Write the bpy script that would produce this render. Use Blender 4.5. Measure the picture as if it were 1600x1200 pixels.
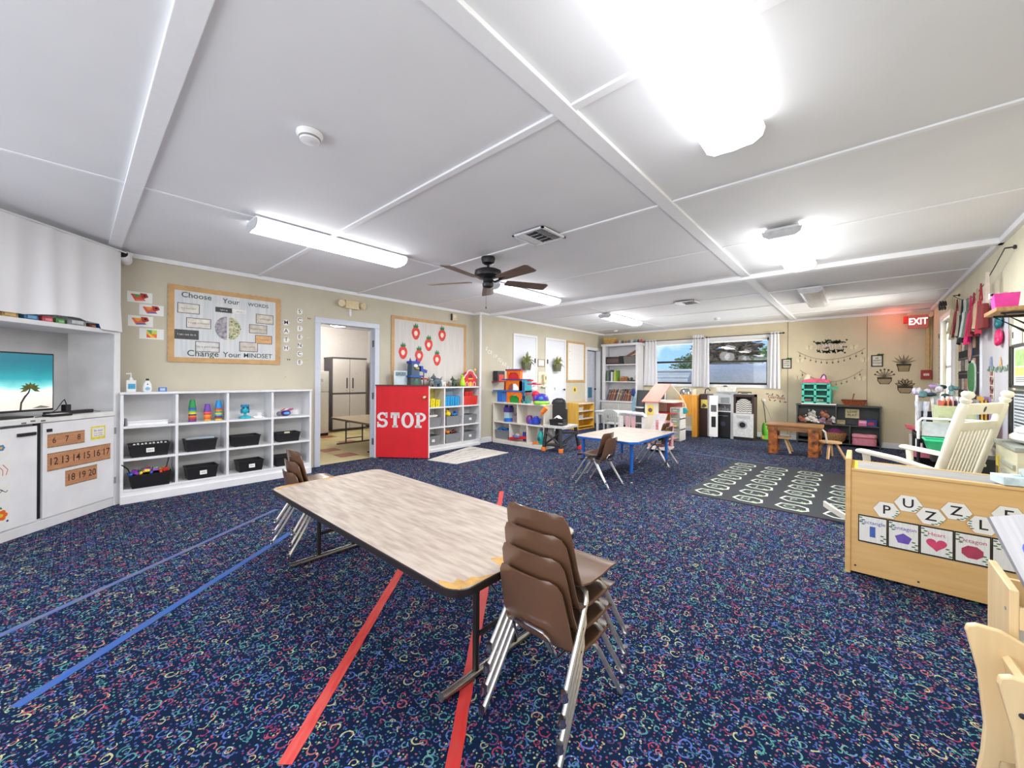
import bpy, math, random
from mathutils import Matrix, Vector
random.seed(7)
for o in list(bpy.data.objects): bpy.data.objects.remove(o, do_unlink=True)
S = bpy.context.scene
COL = S.collection
PI = math.pi
# ------------------------------------------------------------------ camera, world, lights, exposure
FPX, YAW, V0, ROLL, EYE = 611.0, 0.728, 591.25, 0.006, 1.231
_R = Vector((math.cos(YAW), math.sin(YAW), 0)); _F = Vector((-math.sin(YAW), math.cos(YAW), 0)); _Z = Vector((0, 0, 1))
CR = _R*math.cos(ROLL)+_Z*math.sin(ROLL); CU = _Z*math.cos(ROLL)-_R*math.sin(ROLL)
cam = bpy.data.cameras.new('camera'); cam.sensor_width = 36; cam.lens = FPX/1600*36
cam.shift_y = (V0-600)/1600; cam.clip_start = .02
camo = bpy.data.objects.new('camera', cam); COL.objects.link(camo)
m = Matrix((CR, CU, -_F)).transposed().to_4x4(); m.translation = (0, 0, EYE); camo.matrix_world = m
S.camera = camo
w = bpy.data.worlds.new('sky'); S.world = w; w.use_nodes = True
nt = w.node_tree; nt.nodes.clear()
wo = nt.nodes.new('ShaderNodeOutputWorld'); bg = nt.nodes.new('ShaderNodeBackground'); bg.inputs[1].default_value = .85
tc = nt.nodes.new('ShaderNodeTexCoord'); sp = nt.nodes.new('ShaderNodeSeparateXYZ'); rp = nt.nodes.new('ShaderNodeValToRGB')
rp.color_ramp.elements[0].position = .0; rp.color_ramp.elements[0].color = (.30, .52, .85, 1)
rp.color_ramp.elements[1].position = .45; rp.color_ramp.elements[1].color = (.10, .28, .75, 1)
no = nt.nodes.new('ShaderNodeTexNoise'); no.inputs['Scale'].default_value = 5; no.inputs['Detail'].default_value = 6
cr = nt.nodes.new('ShaderNodeValToRGB'); cr.color_ramp.elements[0].position = .5; cr.color_ramp.elements[1].position = .62
mx = nt.nodes.new('ShaderNodeMixRGB'); mx.inputs[2].default_value = (1, 1, 1, 1)
L = nt.links.new
L(tc.outputs['Generated'], sp.inputs[0]); L(sp.outputs[2], rp.inputs[0]); L(tc.outputs['Generated'], no.inputs['Vector'])
L(no.outputs['Fac'], cr.inputs[0]); L(cr.outputs[0], mx.inputs[0]); L(rp.outputs[0], mx.inputs[1]); L(mx.outputs[0], bg.inputs[0]); L(bg.outputs[0], wo.inputs[0])
sun = bpy.data.lights.new('sun', 'SUN'); sun.energy = 1.2; sun.angle = .02; sun.color = (1, .96, .9)
so = bpy.data.objects.new('sun', sun); COL.objects.link(so); so.rotation_euler = (math.radians(38), 0, math.radians(35))
LAMP = 3.0       # radiance of the fluorescent diffusers
vs = S.view_settings; vs.view_transform = 'Standard'; vs.look = 'None'; vs.gamma = 1; vs.use_curve_mapping = False; vs.exposure = .97

def area(name, loc, rot, sx, sy, e, col=(1, 1, 1)):
    a = bpy.data.lights.new(name, 'AREA'); a.shape = 'RECTANGLE'; a.size = sx; a.size_y = sy; a.energy = e; a.color = col
    o = bpy.data.objects.new(name, a); COL.objects.link(o); o.location = loc; o.rotation_euler = rot; return o
area('near_side_fill', (-2.4, -2.5, 1.25), (math.radians(90), 0, 0), 6.2, 2.2, 60, (1, .92, .83))  # added fill panel on the open side behind the camera, no glazing there
area('ceiling_fill', (-.5, -.7, 1.1), (math.radians(180), 0, 0), 1.2, 1.2, 4, (1, .97, .93))  # added unseen fill pointing up, brightens the near ceiling
area('daylight_left_window', (-3.4, 10.12, 1.62), (math.radians(-90), 0, 0), 1.0, 1.0, 12, (.95, .98, 1))
area('daylight_right_window', (-2.08, 10.12, 1.62), (math.radians(-90), 0, 0), 1.15, 1.0, 14, (.95, .98, 1))
area('daylight_side_window', (1.2, 8.24, 1.44), (math.radians(90), 0, math.radians(60)), .9, 1.3, 85, (1, .92, .80))
ORD = ['first', 'second', 'third', 'fourth', 'fifth', 'sixth', 'seventh', 'eighth', 'ninth', 'tenth', 'eleventh', 'twelfth']
# ------------------------------------------------------------------ measuring helpers (photo pixel -> point on a real surface)
def ray(u, v): return _F+CR*((u-800)/FPX)+CU*((V0-v)/FPX)
def hit(u, v, p, n):
    d = ray(u, v); o = Vector((0, 0, EYE)); p = Vector(p); n = Vector(n)
    return o+d*((p-o).dot(n)/d.dot(n))
def fz(u, v, z=0): return hit(u, v, (0, 0, z), (0, 0, 1))
class Fr:
    """upright frame: local x runs along the face, local -y looks out of it"""
    def __init__(s, x, y, rz): s.x, s.y, s.rz = x, y, rz; s.ex = Vector((math.cos(rz), math.sin(rz), 0)); s.ey = Vector((-math.sin(rz), math.cos(rz), 0))
    def at(s, u, v, d=0):
        o = Vector((s.x, s.y, 0)); h = hit(u, v, o-s.ey*d, s.ey); return (h-o).dot(s.ex), h.z
    def w(s, xl, yl, z=0): return Vector((s.x, s.y, z))+s.ex*xl+s.ey*yl

# ------------------------------------------------------------------ materials
def lin(c): return tuple((x/12.92 if x <= .04045 else ((x+.055)/1.055)**2.4) for x in [k/255 for k in c])+(1,)
_M = {}
def new_mat(name):
    mt = bpy.data.materials.new(name); mt.use_nodes = True; return mt, mt.node_tree, mt.node_tree.nodes['Principled BSDF']
def C(c, rough=.55, metal=0, noise=.08, scale=25, bump=0, trans=0, stretch=None, c2=None):
    key = (tuple(c), rough, metal, noise, scale, bump, trans, stretch, c2)
    if key in _M: return _M[key]
    mt, t, b = new_mat('paint_%d_%d_%d' % tuple(c)); l = t.links.new
    b.inputs['Roughness'].default_value = rough; b.inputs['Metallic'].default_value = metal
    if trans: b.inputs['Transmission Weight'].default_value = trans
    co = t.nodes.new('ShaderNodeTexCoord'); n = t.nodes.new('ShaderNodeTexNoise'); n.inputs['Scale'].default_value = scale; n.inputs['Detail'].default_value = 4
    src = co.outputs['Object']
    if stretch:
        mp = t.nodes.new('ShaderNodeMapping'); mp.inputs['Scale'].default_value = stretch; l(src, mp.inputs[0]); src = mp.outputs[0]
    l(src, n.inputs['Vector'])
    r = t.nodes.new('ShaderNodeValToRGB'); a = lin(c); d = lin(c2) if c2 else tuple(x*(1-noise*2) for x in a[:3])+(1,)
    r.color_ramp.elements[0].position = .3; r.color_ramp.elements[1].position = .7
    r.color_ramp.elements[0].color = d; r.color_ramp.elements[1].color = a if c2 else tuple(min(1, x*(1+noise)) for x in a[:3])+(1,)
    l(n.outputs['Fac'], r.inputs[0]); l(r.outputs[0], b.inputs['Base Color'])
    if bump:
        bp = t.nodes.new('ShaderNodeBump'); bp.inputs['Strength'].default_value = bump; bp.inputs['Distance'].default_value = .01
        l(n.outputs['Fac'], bp.inputs['Height']); l(bp.outputs[0], b.inputs['Normal'])
    _M[key] = mt; return mt
def wood(c, c2, axis=0, rough=.45, scale=3):
    st = [14, 14, 14]; st[axis] = 1.0
    return C(c, rough, 0, 0, scale, .05, 0, tuple(st), tuple(c2))
def emis(c, s, name='lamp'):
    key = ('e', tuple(c), s)
    if key in _M: return _M[key]
    mt, t, b = new_mat(name); b.inputs['Base Color'].default_value = lin(c); b.inputs['Emission Color'].default_value = lin(c); b.inputs['Emission Strength'].default_value = s
    _M[key] = mt; return mt
CHROME = C((200, 200, 205), .18, 1, .03)
WHITE = C((236, 236, 238), .45, 0, .03, 6)
WHITE2 = C((226, 226, 228), .5, 0, .05, 9)
TRIMW = C((232, 233, 236), .4, 0, .02)
BLACK = C((22, 22, 24), .4, 0, .05)
DARK = C((45, 45, 50), .5, 0, .08)
GREY = C((140, 142, 145), .5, 0, .05)
PAPER = C((238, 238, 234), .7, 0, .03, 12)
TAN = C((205, 163, 110), .6, 0, .08, 8, 0, 0, None)
GREEN = C((70, 120, 75), .6, 0, .2, 40)
LGREEN = C((120, 165, 95), .6, 0, .2, 40)
# ------------------------------------------------------------------ mesh building
_T = {}
def text_geo(s, size, bold=0.0):
    k = (s, size, bold)
    if k not in _T:
        cu = bpy.data.curves.new('t', 'FONT'); cu.body = s; cu.size = size; cu.align_x = 'CENTER'; cu.align_y = 'CENTER'; cu.offset = bold*size; cu.resolution_u = 3
        o = bpy.data.objects.new('t', cu); COL.objects.link(o); me = o.to_mesh()
        _T[k] = ([tuple(v.co) for v in me.vertices], [tuple(p.vertices) for p in me.polygons]); o.to_mesh_clear(); bpy.data.objects.remove(o); bpy.data.curves.remove(cu)
    return _T[k]
class MB:
    def __init__(s): s.v = []; s.f = []; s.m = []; s.mats = []
    def mi(s, mt):
        if mt is None: return 0
        if mt not in s.mats: s.mats.append(mt)
        return s.mats.index(mt)
    def add(s, v, f, mt=None):
        k = s.mi(mt); n = len(s.v); s.v += [tuple(p) for p in v]; s.f += [tuple(i+n for i in q) for q in f]; s.m += [k]*len(f); return s
    def box(s, x0, x1, y0, y1, z0, z1, mt=None, M=None):
        v = [(x, y, z) for z in (z0, z1) for y in (y0, y1) for x in (x0, x1)]
        if M: v = [M @ Vector(p) for p in v]
        return s.add(v, [(0, 2, 3, 1), (4, 5, 7, 6), (0, 1, 5, 4), (2, 6, 7, 3), (0, 4, 6, 2), (1, 3, 7, 5)], mt)
    def cb(s, c, d, mt=None, rz=0, rx=0, ry=0):
        M = Matrix.Translation(c) @ Matrix.Rotation(rz, 4, 'Z') @ Matrix.Rotation(ry, 4, 'Y') @ Matrix.Rotation(rx, 4, 'X')
        return s.box(-d[0]/2, d[0]/2, -d[1]/2, d[1]/2, -d[2]/2, d[2]/2, mt, M)
    def frust(s, c, b, t, h, mt=None):
        """box with different bottom (b) and top (t) sizes, standing on c"""
        v = [(c[0]+sx*q[0]/2, c[1]+sy*q[1]/2, z) for q, z in ((b, c[2]), (t, c[2]+h)) for sy in (-1, 1) for sx in (-1, 1)]
        return s.add(v, [(0, 2, 3, 1), (4, 5, 7, 6), (0, 1, 5, 4), (2, 6, 7, 3), (0, 4, 6, 2), (1, 3, 7, 5)], mt)
    def tub(s, c, b, t, h, th=.004, mt=None):
        """open container standing on c, bottom size b, top size t"""
        o = []
        for q, z in ((b, 0), (t, h), ((t[0]-2*th, t[1]-2*th), h), ((b[0]-2*th, b[1]-2*th), th)):
            o += [(c[0]+sx*q[0]/2, c[1]+sy*q[1]/2, c[2]+z) for sx, sy in ((-1, -1), (1, -1), (1, 1), (-1, 1))]
        f = [(3, 2, 1, 0), (12, 13, 14, 15)]
        for k in range(3): f += [(4*k+i, 4*k+(i+1) % 4, 4*k+4+(i+1) % 4, 4*k+4+i) for i in range(4)]
        return s.add(o, f, mt)
    def tube(s, pts, r, n=8, mt=None, closed=False, r2=None):
        pts = [Vector(p) for p in pts]; N = len(pts); V = []; Fc = []
        up = None
        for i, p in enumerate(pts):
            a = pts[(i-1) % N] if (i or closed) else p; b = pts[(i+1) % N] if (i < N-1 or closed) else p
            t = (b-a).normalized()
            if up is None: up = Vector((0, 0, 1)) if abs(t.z) < .9 else Vector((1, 0, 0))
            x = t.cross(up).normalized(); up = x.cross(t).normalized()
            rr = r if r2 is None else r+(r2-r)*i/(N-1)
            V += [p+(x*math.cos(2*PI*k/n)+up*math.sin(2*PI*k/n))*rr for k in range(n)]
        for i in range(N if closed else N-1):
            j = (i+1) % N
            Fc += [(i*n+k, i*n+(k+1) % n, j*n+(k+1) % n, j*n+k) for k in range(n)]
        if not closed: Fc += [tuple(reversed(range(n))), tuple(range((N-1)*n, N*n))]
        return s.add(V, Fc, mt)
    def lathe(s, prof, c=(0, 0, 0), n=16, mt=None, M=None):
        V = []; Fc = []
        for r, z in prof: V += [Vector((math.cos(2*PI*k/n)*max(r, 1e-5), math.sin(2*PI*k/n)*max(r, 1e-5), z)) for k in range(n)]
        for i in range(len(prof)-1): Fc += [(i*n+k, i*n+(k+1) % n, (i+1)*n+(k+1) % n, (i+1)*n+k) for k in range(n)]
        Fc += [tuple(reversed(range(n))), tuple(range((len(prof)-1)*n, len(prof)*n))]
        T = Matrix.Translation(c) @ (M or Matrix()); return s.add([T @ p for p in V], Fc, mt)
    def ell(s, c, r, n=12, mt=None, M=None):
        k = max(4, n//2); prof = [(math.sin(PI*i/k), -math.cos(PI*i/k)) for i in range(k+1)]
        return s.lathe(prof, c, n, mt, (M or Matrix()) @ Matrix.Diagonal((r[0], r[1], r[2], 1)))
    def prism(s, poly, a, b, ax='y', mt=None, M=None):
        """2D outline swept from a to b along an axis: y -> (x,z), z -> (x,y), x -> (y,z)"""
        g = {'y': lambda p, t: (p[0], t, p[1]), 'z': lambda p, t: (p[0], p[1], t), 'x': lambda p, t: (t, p[0], p[1])}[ax]
        n = len(poly); V = [g(p, a) for p in poly]+[g(p, b) for p in poly]
        if M: V = [M @ Vector(p) for p in V]
        return s.add(V, [tuple(range(n)), tuple(reversed(range(n, 2*n)))]+[(i, n+i, n+(i+1) % n, (i+1) % n) for i in range(n)], mt)
    def grid(s, P, mt=None, th=0):
        """P: rows of points; th gives thickness along the computed normal"""
        R_, Cn = len(P), len(P[0]); V = [Vector(p) for r in P for p in r]
        f = [(i*Cn+j, i*Cn+j+1, (i+1)*Cn+j+1, (i+1)*Cn+j) for i in range(R_-1) for j in range(Cn-1)]
        if not th: return s.add(V, f, mt)
        N = [Vector((0, 0, 0)) for _ in V]
        for q in f:
            nn = (V[q[1]]-V[q[0]]).cross(V[q[3]]-V[q[0]])
            for i in q: N[i] += nn
        W = [p+(k.normalized() if k.length else k)*th for p, k in zip(V, N)]; n = len(V)
        f2 = [tuple(reversed([i+n for i in q])) for q in f]
        bd = [j for j in range(Cn)]+[i*Cn+Cn-1 for i in range(1, R_)]+[(R_-1)*Cn+j for j in range(Cn-2, -1, -1)]+[i*Cn for i in range(R_-2, 0, -1)]
        f3 = [(bd[(k+1) % len(bd)], bd[k], bd[k]+n, bd[(k+1) % len(bd)]+n) for k in range(len(bd))]
        return s.add(V+W, [tuple(reversed(q)) for q in f2]+[tuple(reversed(q)) for q in f]+f3, mt)
    def text(s, t, c, size, mt=None, y=0, bold=0.0, rot=0, sx=1):
        """flat lettering facing -y at (x,z)=c"""
        V, f = text_geo(t, size, bold); ca, sa = math.cos(rot), math.sin(rot)
        return s.add([(c[0]+(a[0]*sx*ca-a[1]*sa), y, c[1]+(a[0]*sx*sa+a[1]*ca)) for a in V], f, mt)
    def flat(s, poly, y, mt=None, th=.0006): return s.prism(poly, y-th, y, 'y', mt)
    def build(s, name, mt=None, parent=None, label=None, cat=None, group=None, kind=None, loc=None, rz=0, smooth=False, bevel=0, subs=0):
        me = bpy.data.meshes.new(name); me.from_pydata(s.v, [], s.f)
        if s.mats:
            for q in s.mats: me.materials.append(q)
            if s.m and max(s.m) > 0: me.polygons.foreach_set('material_index', s.m)
        elif mt: me.materials.append(mt)
        if mt and s.mats and None: pass
        if smooth:
            me.polygons.foreach_set('use_smooth', [True]*len(me.polygons))
            me.set_sharp_from_angle(angle=math.radians(42))
        me.update()
        o = bpy.data.objects.new(name, me); COL.objects.link(o)
        if parent: o.parent = parent
        if loc is not None: o.location = loc
        if rz: o.rotation_euler[2] = rz
        for k, x in (('label', label), ('category', cat), ('group', group), ('kind', kind)):
            if x: o[k] = x
        if bevel:
            b = o.modifiers.new('bevel', 'BEVEL'); b.width = bevel; b.segments = 2; b.limit_method = 'ANGLE'; b.angle_limit = math.radians(50)
        return o
def thing(name, label, cat, loc=(0, 0, 0), rz=0, group=None, kind=None):
    o = bpy.data.objects.new(name, None); COL.objects.link(o); o.location = loc; o.rotation_euler = (0, 0, rz); o.empty_display_size = .1
    if label: o['label'] = label
    if cat: o['category'] = cat
    if group: o['group'] = group
    if kind: o['kind'] = kind
    return o
def dup(root, loc, rz=None, label=None, group=None):
    def cp(o, par):
        c = o.copy(); COL.objects.link(c); c.parent = par
        for ch in o.children: cp(ch, c)
        return c
    r = cp(root, None); r.location = loc
    if rz is not None: r.rotation_euler[2] = rz
    if label: r['label'] = label
    if group: r['group'] = group
    return r
def bx(x0, x1, y0, y1, z0, z1): return MB().box(x0, x1, y0, y1, z0, z1)
def circ(cx, cy, r, n=20, a0=0, rx=None): return [(cx+(rx or r)*math.cos(a0+2*PI*k/n), cy+r*math.sin(a0+2*PI*k/n)) for k in range(n)]
def rrect(x0, x1, y0, y1, r, n=5):
    o = []
    for cx, cy, a in ((x1-r, y1-r, 0), (x0+r, y1-r, PI/2), (x0+r, y0+r, PI), (x1-r, y0+r, 1.5*PI)):
        o += [(cx+r*math.cos(a+PI/2*k/n), cy+r*math.sin(a+PI/2*k/n)) for k in range(n+1)]
    return o
# ------------------------------------------------------------------ frames of the room
XL, XF, XR, YB, YJ, CH = -5.565, -5.37, .928, 9.88, 5.12, 2.481
WL = Fr(XL, 0, PI/2); WF = Fr(XF, 0, PI/2); WB = Fr(0, YB, 0); WR = Fr(XR, 0, -PI/2)
CF = Fr(-5.35, .29, math.radians(135)); YN = -2.6
# ------------------------------------------------------------------ carpet
def carpet():
    mt, t, b = new_mat('carpet'); l = t.links.new; N = t.nodes.new; b.inputs['Roughness'].default_value = .95; b.inputs['Specular IOR Level'].default_value = .1
    co = N('ShaderNodeTexCoord'); base = None
    def math_(op, a, c=None, d=None):
        n = N('ShaderNodeMath'); n.operation = op
        for i, x in enumerate((a, c, d)):
            if x is None: continue
            if isinstance(x, (int, float)): n.inputs[i].default_value = x
            else: l(x, n.inputs[i])
        return n.outputs[0]
    prev = N('ShaderNodeRGB'); prev.outputs[0].default_value = lin((15, 31, 60)); prev = prev.outputs[0]
    def pal(fac, cols):
        r = N('ShaderNodeValToRGB'); r.color_ramp.interpolation = 'CONSTANT'
        while len(r.color_ramp.elements) < len(cols): r.color_ramp.elements.new(.5)
        for i, c in enumerate(cols): r.color_ramp.elements[i].position = i/len(cols); r.color_ramp.elements[i].color = lin(c)
        l(fac, r.inputs[0]); return r.outputs[0]
    def mixc(f, a, c):
        m = N('ShaderNodeMixRGB'); l(f, m.inputs[0]); l(a, m.inputs[1]); l(c, m.inputs[2]); return m.outputs[0]
    cols = [(170, 62, 92), (84, 156, 150), (92, 118, 196), (200, 202, 150), (112, 66, 104), (70, 126, 130), (90, 112, 184), (190, 110, 110), (78, 98, 160), (112, 170, 160)]
    for sc, off, rad, wd, gate in ((16, 0, .30, .068, .7), (23, 3.7, .26, .066, .85)):
        mp = N('ShaderNodeMapping'); mp.inputs['Scale'].default_value = (sc, sc, sc); mp.inputs['Location'].default_value = (off, off*1.7, 0); l(co.outputs['Object'], mp.inputs[0])
        wn = N('ShaderNodeTexNoise'); wn.inputs['Scale'].default_value = 1.1; l(mp.outputs[0], wn.inputs['Vector'])
        ad = N('ShaderNodeMixRGB'); ad.blend_type = 'ADD'; ad.inputs[0].default_value = .35; l(mp.outputs[0], ad.inputs[1]); l(wn.outputs['Color'], ad.inputs[2])
        vo = N('ShaderNodeTexVoronoi'); vo.voronoi_dimensions = '2D'; vo.inputs['Scale'].default_value = 1; vo.inputs['Randomness'].default_value = .75; l(ad.outputs[0], vo.inputs['Vector'])
        sub = N('ShaderNodeVectorMath'); sub.operation = 'SUBTRACT'; l(ad.outputs[0], sub.inputs[0]); l(vo.outputs['Position'], sub.inputs[1])
        sx = N('ShaderNodeSeparateXYZ'); l(sub.outputs[0], sx.inputs[0]); sc_ = N('ShaderNodeSeparateXYZ'); l(vo.outputs['Color'], sc_.inputs[0])
        ang = math_('ARCTAN2', sx.outputs[1], sx.outputs[0]); fr = math_('FRACT', math_('ADD', math_('DIVIDE', ang, 2*PI), sc_.outputs[1]))
        dist = math_('SQRT', math_('ADD', math_('MULTIPLY', sx.outputs[0], sx.outputs[0]), math_('MULTIPLY', sx.outputs[1], sx.outputs[1])))
        # a spiral: radius grows with the angle
        rr = math_('ADD', rad*.45, math_('MULTIPLY', fr, rad*.75))
        ring = math_('LESS_THAN', math_('ABSOLUTE', math_('SUBTRACT', dist, rr)), wd*.62)
        g = math_('MULTIPLY', ring, math_('GREATER_THAN', fr, math_('MULTIPLY', sc_.outputs[2], gate)))
        g = math_('MULTIPLY', g, .74)
        prev = mixc(g, prev, pal(sc_.outputs[0], cols))
    for sc, off, rad in ((56, 1.3, .23), (80, 5.2, .24)):
        mp = N('ShaderNodeMapping'); mp.inputs['Scale'].default_value = (sc, sc, sc); mp.inputs['Location'].default_value = (off, off*2.1, 0); l(co.outputs['Object'], mp.inputs[0])
        vo = N('ShaderNodeTexVoronoi'); vo.voronoi_dimensions = '2D'; vo.inputs['Scale'].default_value = 1; l(mp.outputs[0], vo.inputs['Vector'])
        sc_ = N('ShaderNodeSeparateXYZ'); l(vo.outputs['Color'], sc_.inputs[0])
        g = math_('MULTIPLY', math_('LESS_THAN', vo.outputs['Distance'], rad), math_('MULTIPLY', math_('GREATER_THAN', sc_.outputs[1], .5), .6))
        prev = mixc(g, prev, pal(sc_.outputs[0], cols))
    l(prev, b.inputs['Base Color'])
    n = N('ShaderNodeTexNoise'); n.inputs['Scale'].default_value = 220; l(co.outputs['Object'], n.inputs['Vector'])
    bp = N('ShaderNodeBump'); bp.inputs['Strength'].default_value = .5; bp.inputs['Distance'].default_value = .004; l(n.outputs['Fac'], bp.inputs['Height']); l(bp.outputs[0], b.inputs['Normal'])
    return mt
def struct(mb, name, mt=None, parent=None, label=None, **k):
    return mb.build(name, mt, parent, label=label, kind='structure' if parent is None else None, **k)
struct(MB().box(XL-.06, XR+.4, YN, YB+.1, -.05, 0).box(-7.2, XL-.06, YN, .25, -.05, 0), 'floor', carpet(), label='navy blue carpet with small multicoloured swirls and flecks')
WALLM = C((202, 195, 176), .75, 0, .03, 3, .03)
WALLB = C((214, 202, 173), .75, 0, .03, 3, .03)
CEIL = C((234, 235, 238), .7, 0, .015, 2, .02)
BEAM = C((242, 243, 246), .6, 0, .01)
# left wall with the kitchen doorway
dy0, dy1, dz = 2.262, 3.075, 1.985
mb = MB().box(XL-.12, XL, .30, dy0, 0, CH).box(XL-.12, XL, dy1, YJ, 0, CH).box(XL-.12, XL, dy0, dy1, dz, CH)
struct(mb, 'wall_left', WALLM, label='beige left wall with the open kitchen doorway')
# jog and far left wall with an opening
mb = MB().box(XL-.12, XF, YJ, YJ+.12, 0, CH).box(XF-.12, XF, YJ+.12, 8.97, 0, CH).box(XF-.12, XF, 9.66, YB, 0, CH).box(XF-.12, XF, 8.97, 9.66, 2.0, CH)
struct(mb, 'wall_left_far', WALLM, label='beige far left wall beyond the corner jog')
# diagonal near wall behind the tall cabinet, right and near walls
mb = MB(); M_ = Matrix.Translation((CF.x, CF.y, 0)) @ Matrix.Rotation(CF.rz, 4, 'Z')
mb.box(-2.6, .42, .46, .58, 0, CH, None, M_); struct(mb, 'wall_corner', WALLM, label='wall cutting the corner behind the tall white cabinet')
# back wall with two windows; window holes
W1 = (-3.95, -2.88, 1.10, 2.14); W2 = (-2.71, -1.46, 1.10, 2.14)
mb = MB().box(XF-.3, XR+.4, YB, YB+.14, 0, W1[2]).box(XF-.3, XR+.4, YB, YB+.14, W1[3], CH)
mb.box(XF-.3, W1[0], YB, YB+.14, W1[2], W1[3]).box(W1[1], W2[0], YB, YB+.14, W1[2], W1[3]).box(W2[1], XR+.4, YB, YB+.14, W1[2], W1[3])
wb = struct(mb, 'wall_back', WALLB, label='beige back wall with two windows')
for x in (-1.13, .09): MB().box(x-.006, x+.006, YB-.004, YB, .1, 2.44).build('panel_joint', C((160, 146, 118), .8), wb)
# right wall with a narrow window
rw = (7.76, 8.72, .75, 2.13)
mb = MB().box(XR, XR+.12, YN, rw[0], 0, CH).box(XR, XR+.12, rw[1], YB, 0, CH).box(XR, XR+.12, rw[0], rw[1], 0, rw[2]).box(XR, XR+.12, rw[0], rw[1], rw[3], CH)
struct(mb, 'wall_right', C((226, 220, 194), .75, 0, .03, 3, .03), label='cream right wall with a narrow window near the far corner')
# ceiling: slab, panels, battens
ce = struct(MB().box(-7.2, XR+.4, YN, YB+.14, CH+.012, CH+.08), 'ceiling', CEIL, label='light grey panelled ceiling with white battens')
SX = [-7.15, -3.545, -1.03, XR+.35]; SY = [YN, -.99, .259, 1.517, 2.793, 4.08, 5.39, 6.59, 7.79, 8.95, YB+.13]
for i in range(3):
    for j in range(len(SY)-1): bx(SX[i]+.006, SX[i+1]-.006, SY[j]+.006, SY[j+1]-.006, CH, CH+.012).build('ceiling_panel', CEIL, ce)
tn = [0]
def trim(mb, label, mt=BEAM):
    tn[0] += 1; return struct(mb, 'trim_%d' % tn[0], mt, label=label, bevel=.003)
trim(bx(-1.075, -.985, YN, YB, CH-.022, CH), 'wide white ceiling batten running down the room over the tables')
trim(bx(-3.56, -3.53, YN, YB, CH-.008, CH), 'thin ceiling batten running behind the left row of lamps')
for j, y in enumerate(SY[1:-1]):
    wd = (.04, .045, .022, .017, .014, .045, .014, .016, .014)[j]; dp = (.02, .022, .014, .012, .008, .05, .01, .012, .008)[j]
    lb = ['hidden batten behind the photographer', 'wide cross batten nearest the photographer', 'cross batten over the front table', 'cross batten behind the ceiling fan', 'thin cross batten beyond the fan', 'deep white cross beam in the middle of the ceiling', 'thin cross batten just past the deep beam', 'cross batten through the far vent', 'last cross batten before the window wall'][j]
    trim(bx(XL if y < 5.1 else XF, XR, y-wd, y+wd, CH-dp, CH), lb)
trim(bx(-7.1, XL, .259-.04, .259+.04, CH-.022, CH), 'wide cross batten end above the curtained cabinet')
# crowns
trim(bx(XL, XL+.03, .3, YJ, CH-.045, CH), 'white crown strip along the left wall')
trim(bx(XL, XF, YJ-.03, YJ, CH-.045, CH).box(XF, XF+.03, YJ-.03, YB, CH-.045, CH).box(XF-.02, XF+.012, YJ-.012, YJ+.02, 0, CH), 'white crown and corner strip of the far left wall')
trim(bx(XF, XR, YB-.03, YB, CH-.045, CH), 'white crown strip along the back wall')
trim(bx(XR-.035, XR, YN, YB, CH-.05, CH), 'white crown strip along the right wall')
def base(mb, n, lab): struct(mb, 'baseboard_'+n, TRIMW, label=lab, bevel=.003)
base(bx(XF, XR, YB-.015, YB, 0, .1), 'back', 'white baseboard under the back wall')
base(bx(XL, XL+.015, dy1+.07, YJ, 0, .1).box(XL, XF+.015, YJ-.015, YJ, 0, .1).box(XF, XF+.015, YJ-.015, 8.9, 0, .1), 'left', 'white baseboard around the left wall corner')
base(bx(XR-.015, XR, YN, YB, 0, .1), 'right', 'white baseboard under the right wall')
# kitchen door casing
FR_ = C((208, 214, 228), .4, 0, .02)
mb = MB()
for y0, y1 in ((dy0-.075, dy0), (dy1, dy1+.075)): mb.box(XL-.14, XL+.018, y0+(.004 if y0 < dy0 else -.004), y1+(.004 if y0 < dy0 else -.004), 0, dz-.004)
mb.box(XL-.14, XL+.018, dy0-.071, dy1+.071, dz-.004, dz+.07)
mb.box(XL-.1, XL-.06, dy0+.004, dy0+.02, 0, dz-.004).box(XL-.1, XL-.06, dy1-.02, dy1-.004, 0, dz-.004)
d1 = struct(mb, 'door_1', FR_, label='pale grey casing of the kitchen doorway', bevel=.004)
for z in (.25, .95, 1.75): MB().box(XL-.058, XL-.02, dy1-.009, dy1-.004, z-.05, z+.05).tube([(XL-.015, dy1-.008, z-.05), (XL-.015, dy1-.008, z+.05)], .006).build('hinge', C((120, 120, 120), .3, .8), d1)
# half door reading STOP
RED = C((226, 22, 36), .6, 0, .04, 5)
e = Vector((.656, .497, 0)).normalized(); rz = math.atan2(e.y, e.x)
sd = thing('half_door', 'red half door lettered STOP standing open beside the kitchen doorway', 'door', (-5.545, 3.088, 0), rz)
MB().box(0, .825, 0, .035, .012, 1.105).build('door_leaf', RED, sd, bevel=.004)
MB().box(-.005, .83, -.012, .05, 1.105, 1.122).build('door_ledge', C((90, 55, 55), .5), sd, label='dark ledge along the top')
MB().box(-.006, 0, -.001, .036, .012, 1.105).box(.825, .833, -.001, .036, .012, 1.105).build('edge_strip', TRIMW, sd, label='white edge strips')
kn = MB().lathe([(.02, 0), (.02, .006), (.009, .01), (.009, .03), (.022, .04), (.026, .052), (.018, .062), (0, .064)], (.77, 0, .935), 14, None, Matrix.Rotation(PI/2, 4, 'X')).build('doorknob', C((190, 170, 130), .25, .9), sd, smooth=True)
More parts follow.
